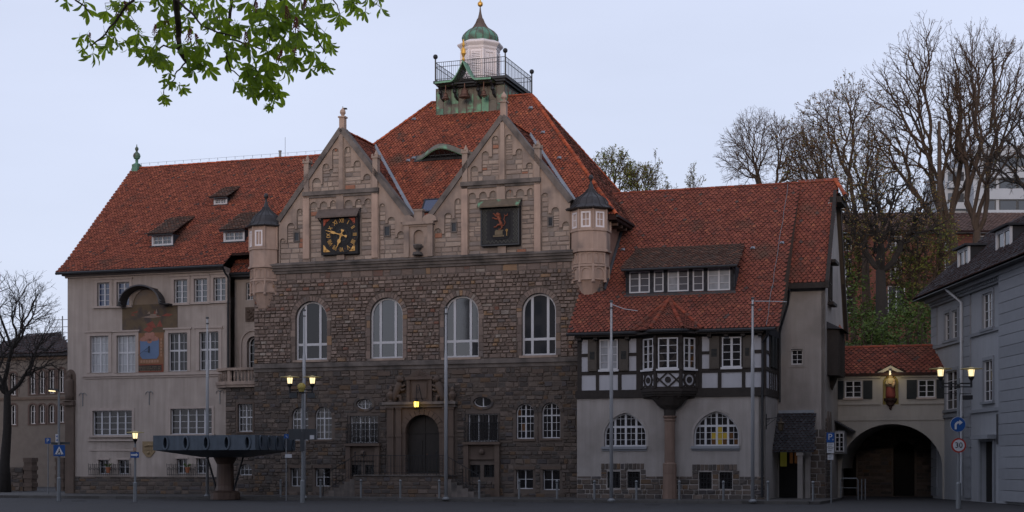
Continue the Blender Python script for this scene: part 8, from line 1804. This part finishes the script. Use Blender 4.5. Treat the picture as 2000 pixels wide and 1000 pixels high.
# cobra head lamp with crossing sign
Yl = 74.; x = P0(115, Yl); zl = EYE+(HOR-764)/FOC*Yl; t = thing('street_lamp', 'grey lamp post with a lit flat head at the left street corner', 'street lamp', WF, x, Yl, 0)
m = MB(); m.lathe(x, Yl, [(.1, -.1), (.1, 1.), (.07, 1.05), (.05, zl)], 10); m.bar((x, Yl, zl), (x-.1, Yl-.1, zl+.06), .04); part(t, 'pole', m, GALV)
m = MB(); m.box(lambda a, z, k=0.: (a, Yl-.1+k, z+.15*(x-a)*.6), x-.45, x+.04, zl, zl+.10, -.1, .1); part(t, 'lamp_head', m, GREYBACK); m = MB(); m.box(lambda a, z, k=0.: (a, Yl-.1+k, z+.15*(x-a)*.6), x-.43, x-.16, zl-.05, zl-.0, -.11, .08); part(t, 'lamp_glass', m, LAMPG)
zc = EYE+(HOR-880)/FOC*Yl; xs = P0(117, Yl); sg = thing('crossing_sign', 'square blue pedestrian crossing sign on the left lamp post', 'traffic sign', WF, xs, Yl-.12, zc); m = MB(); m.b3(xs-.28, xs+.28, Yl-.12, Yl-.1, zc-.27, zc+.27); part(sg, 'face', m, SIGNB)
m = MB(); m.poly(wm(Yl-.126), [(xs-.22, zc-.19), (xs+.22, zc-.19), (xs, zc+.2)], 0, .004); part(sg, 'triangle', m, SIGNW)
m = MB(); m.poly(wm(Yl-.132), [(xs-.02, zc-.02), (xs+.03, zc-.02), (xs+.09, zc-.16), (xs+.05, zc-.16), (xs+.0, zc-.06), (xs-.06, zc-.16), (xs-.1, zc-.16)], 0, .004); m.poly(wm(Yl-.132), [(xs+.0+.025*cos(2*pi*i/8), zc+.06+.025*sin(2*pi*i/8)) for i in range(8)], 0, .004); m.poly(wm(Yl-.132), [(xs-.02, zc-.02), (xs+.03, zc-.02), (xs+.02, zc+.035), (xs-.015, zc+.035)], 0, .004); part(sg, 'walking_figure', m, BLACK)
for q in range(4): xx = xs-.2+q*.115; m = MB(); m.poly(wm(Yl-.131), [(xx, zc-.185), (xx+.05, zc-.185), (xx+.06, zc-.165), (xx+.02, zc-.165)], 0, .004); part(sg, 'stripe', m, BLACK)
zc = EYE+(HOR-856)/FOC*Yl; sg = thing('small_arrow_sign', 'small narrow white and blue sign above the pedestrian crossing sign', 'traffic sign', WF, P0(113, Yl), Yl-.12, zc); xx = P0(112.5, Yl); m = MB(); m.b3(xx-.07, xx+.07, Yl-.12, Yl-.1, zc-.2, zc+.2); part(sg, 'face', m, SIGNW); m = MB(); 
for dz in (-.09, .09): m.poly(wm(Yl-.126), [(xx+.04, zc+dz-.06), (xx+.04, zc+dz+.06), (xx-.05, zc+dz)], 0, .004)
part(sg, 'arrow', m, SIGNB)
zc = EYE+(HOR-866)/FOC*Yl; sg = thing('street_name_plate', 'thin grey street name plates crossing on the left lamp post', 'street sign', WF, xs, Yl, zc); m = MB(); m.b3(xs-.42, xs+.05, Yl-.03, Yl-.01, zc-.06, zc+.06); m.b3(xs-.0, xs+.46, Yl+.06, Yl+.08, zc-.05, zc+.07); part(sg, 'plate', m, GREYBACK)
# blue P sign deeper in the left street
Yp = 86.; x = P0(94, Yp); zc = EYE+(HOR-861)/FOC*Yp; sg = thing('parking_sign', 'dim blue parking sign far back in the left street', 'traffic sign', WF, x, Yp, -.1); m = MB(); m.b3(x-.16, x+.16, Yp-.06, Yp-.045, zc-.16, zc+.16); part(sg, 'face', m, SIGNB); inst(sg, 'letter', text_mesh('P', .3, .004, SIGNW), (x, Yp-.065, zc), None, (pi/2, 0, 0)); m = MB(); m.bar((x, Yp, -.1), (x, Yp, zc+.2), .03, 8); part(sg, 'post', m, GALV)
# parking sign by the arch
Yp = 69.5; x = P0(1622, Yp); z_ = lambda y: EYE+(HOR-y)/FOC*Yp; sg = thing('parking_sign', 'blue parking sign with white plates on a post beside the arch', 'traffic sign', WF, x, Yp, 0)
m = MB(); m.bar((x+.03, Yp, -.1), (x+.03, Yp, z_(843)), .03, 8); part(sg, 'post', m, GALV); m = MB(); m.b3(x-.19, x+.17, Yp-.06, Yp-.045, z_(864), z_(845)); part(sg, 'face', m, SIGNB); inst(sg, 'letter', text_mesh('P', .40, .004, SIGNW), (x-.03, Yp-.066, z_(854)), None, (pi/2, 0, 0)); inst(sg, 'arrow', text_mesh('+', .17, .004, SIGNW), (x+.10, Yp-.066, z_(859)), None, (pi/2, 0, 0))
for y0, y1, w_ in ((873, 865, .17), (885, 874, .17), (898, 888, .14)):
    m = MB(); m.b3(x-w_, x+w_-.02, Yp-.06, Yp-.045, z_(y0), z_(y1)); pq = part(sg, 'white_plate', m, SIGNW); m = MB()
    for q in range(2): m.b3(x-w_+.04, x+w_-.08-.05*q, Yp-.064, Yp-.0605, z_(y1)-.07-.09*q, z_(y1)-.045-.09*q)
    part(sg, 'small_print', m, GREYBACK, pq)
# disabled parking sign near the fountain
Yp = 74.; x = P0(559, Yp); z_ = lambda y: EYE+(HOR-y)/FOC*Yp; sg = thing('disabled_parking_sign', 'small blue sign and white plate on a thin post right of the fountain', 'traffic sign', WF, x, Yp, 0); m = MB(); m.bar((x, Yp, -.1), (x, Yp, z_(846)), .025, 8); part(sg, 'post', m, GALV); m = MB(); m.b3(x-.1, x+.12, Yp-.05, Yp-.04, z_(856), z_(848)); part(sg, 'face', m, SIGNB); m = MB(); m.tube([(x, Yp-.055, z_(850)), (x, Yp-.055, z_(853)), (x+.05, Yp-.055, z_(853)), (x+.06, Yp-.055, z_(855))], .012, 4); part(sg, 'symbol', m, SIGNW); m = MB(); m.b3(x-.05, x+.28, Yp-.05, Yp-.04, z_(894), z_(887)); part(sg, 'white_plate', m, SIGNW)
# bollards along the kerb
bo = None; bpx = [548, 626, 705, 782, 858, 936, 1014, 1088, 1161, 1243, 1327, 1413, 1500, 1588]
for i, px in enumerate(bpx):
    u = U(px, -4.6); lab = 'grey ball topped bollard in the row along the square kerb'
    if bo is None:
        bo = thing('bollard', lab, 'bollard', TF, u, -4.6, 0, 'bollards along the kerb'); m = MB(); m.lathe(u, -4.6, [(.055, -.05), (.055, .72), (.07, .73), (.07, .78)], 8); part(bo, 'post', m, GALV); m = MB(); m.ball((u, -4.6, .85), .075, 8, 6); part(bo, 'ball', m, GALV)
    else: c = copy_tree(bo); c.location = TF.w(u, -4.6, 0)
    (bo if i == 0 else c)['label'] = 'grey ball topped bollard '+['just right of the fountain slab', 'below the left pair of arched windows', 'at the left foot of the entrance stairs', 'before the left half of the railed landing', 'beside the flagpole by the main door', 'at the right foot of the entrance stairs', 'below the right pair of arched windows', 'where the stone hall meets the timbered house', 'just left of the fourth flagpole', 'right of the fourth flagpole under a basement window', 'between the sandstone column and the basement window pair', 'under the right basement window pair of the timbered house', 'at the foot of the timbered house corner drainpipe', 'in front of the white porch post'][i]
# tube barrier under the arch
br2 = thing('tube_barrier', 'low tube barrier and posts beside the parking sign under the arch', 'barrier', TF, U(1658, 3), 3.); m = MB(); a, b = U(1642, 3), U(1676, 3); m.tube([(a, 3, -.1), (a, 3, .9), (a+.08, 3, .97), (b-.08, 3, .97), (b, 3, .9), (b, 3, -.1)], .03, 6); m.bar((a, 3, .5), (b, 3, .5), .02); part(br2, 'tube_frame', m, GALV)
for px in (1683, 1690): u = U(px, 3.); m = MB(); m.bar((u, 3, -.1), (u, 3, .95), .03, 8); part(br2, 'post', m, GALV)
# fountain: square spouted slab on a round column
fo = thing('fountain', 'blue grey square fountain slab with spout holes on a stout column before the wing', 'fountain', TF, U(437, -5.5), -5.5)
dF = -8.2; fa, fb = U(299, dF), U(499, dF); zf0, zf1 = Z(400, 879, dF), Z(400, 850, dF); dep = 4.3; nsp = 5; sp_w = .26
edges = [((fa, dF), (fb, dF)), ((fb, dF), (fb, dF+dep)), ((fb, dF+dep), (fa, dF+dep)), ((fa, dF+dep), (fa, dF))]
for (p, q) in edges:
    p = Vector((*p, 0)); q = Vector((*q, 0)); e = (q-p).normalized(); n_ = Vector((e.y, -e.x, 0)); L = (q-p).length
    mp = lambda a, z, k=0., p=p, e=e, n_=n_: tuple(p+e*a-n_*k+Vector((0, 0, z)))
    hs = [[(L*(i+.62)/nsp+sp_w*.5*cos(t)*.8-.0, (zf0+zf1)/2+.28*sin(t)) for t in np.linspace(0, 2*pi, 14, endpoint=False)] for i in range(nsp)]
    m = MB(); m.wall(mp, [(0, zf0), (L, zf0), (L, zf1), (0, zf1)], hs, 0, .35, back=.02); part(fo, 'rim_face', m, FOUNT)
    for i in range(nsp):
        c0 = L*(i+.62)/nsp; m = MB(); m.ring(mp, [(c0+.2*cos(t), (zf0+zf1)/2+.37*sin(t)) for t in np.linspace(0, 2*pi, 14, endpoint=False)], hs[i], -.05, .0); part(fo, 'spout', m, FOUNT)
m = MB(); c_ = ((fa+fb)/2, dF+dep/2); P = [(fa, dF, zf0), (fb, dF, zf0), (fb, dF+dep, zf0), (fa, dF+dep, zf0)]; mid_ = [(c_[0]+(p[0]-c_[0])*.32, c_[1]+(p[1]-c_[1])*.32, zf0-.35) for p in P]
m.add(P+mid_, [(0, 1, 5, 4), (1, 2, 6, 5), (2, 3, 7, 6), (3, 0, 4, 7), (4, 5, 6, 7)]); part(fo, 'underside', m, FOUNT)
m = MB(); m.box(hz, fa+.05, fb-.05, dF+.05, dF+dep-.05, zf1-.15, zf1-.1); part(fo, 'basin_top', m, FOUNT)
m = MB(); m.lathe(c_[0], c_[1], [(.75, -.1), (.75, .25), (.5, .35), (.45, .6), (.42, zf0-.7), (.6, zf0-.35)], 16); part(fo, 'column', m, M('fountain_bronze_column', (.10, .065, .05), .5, .35, 2., metal=.3, streak=.4), smooth=False)
for s_ in (-1, 1): m = MB(); m.bar((c_[0]+s_*1.1, c_[1], zf0-.1), (c_[0]+s_*.45, c_[1], .25), .05, 6); part(fo, 'strut', m, GUTTER)
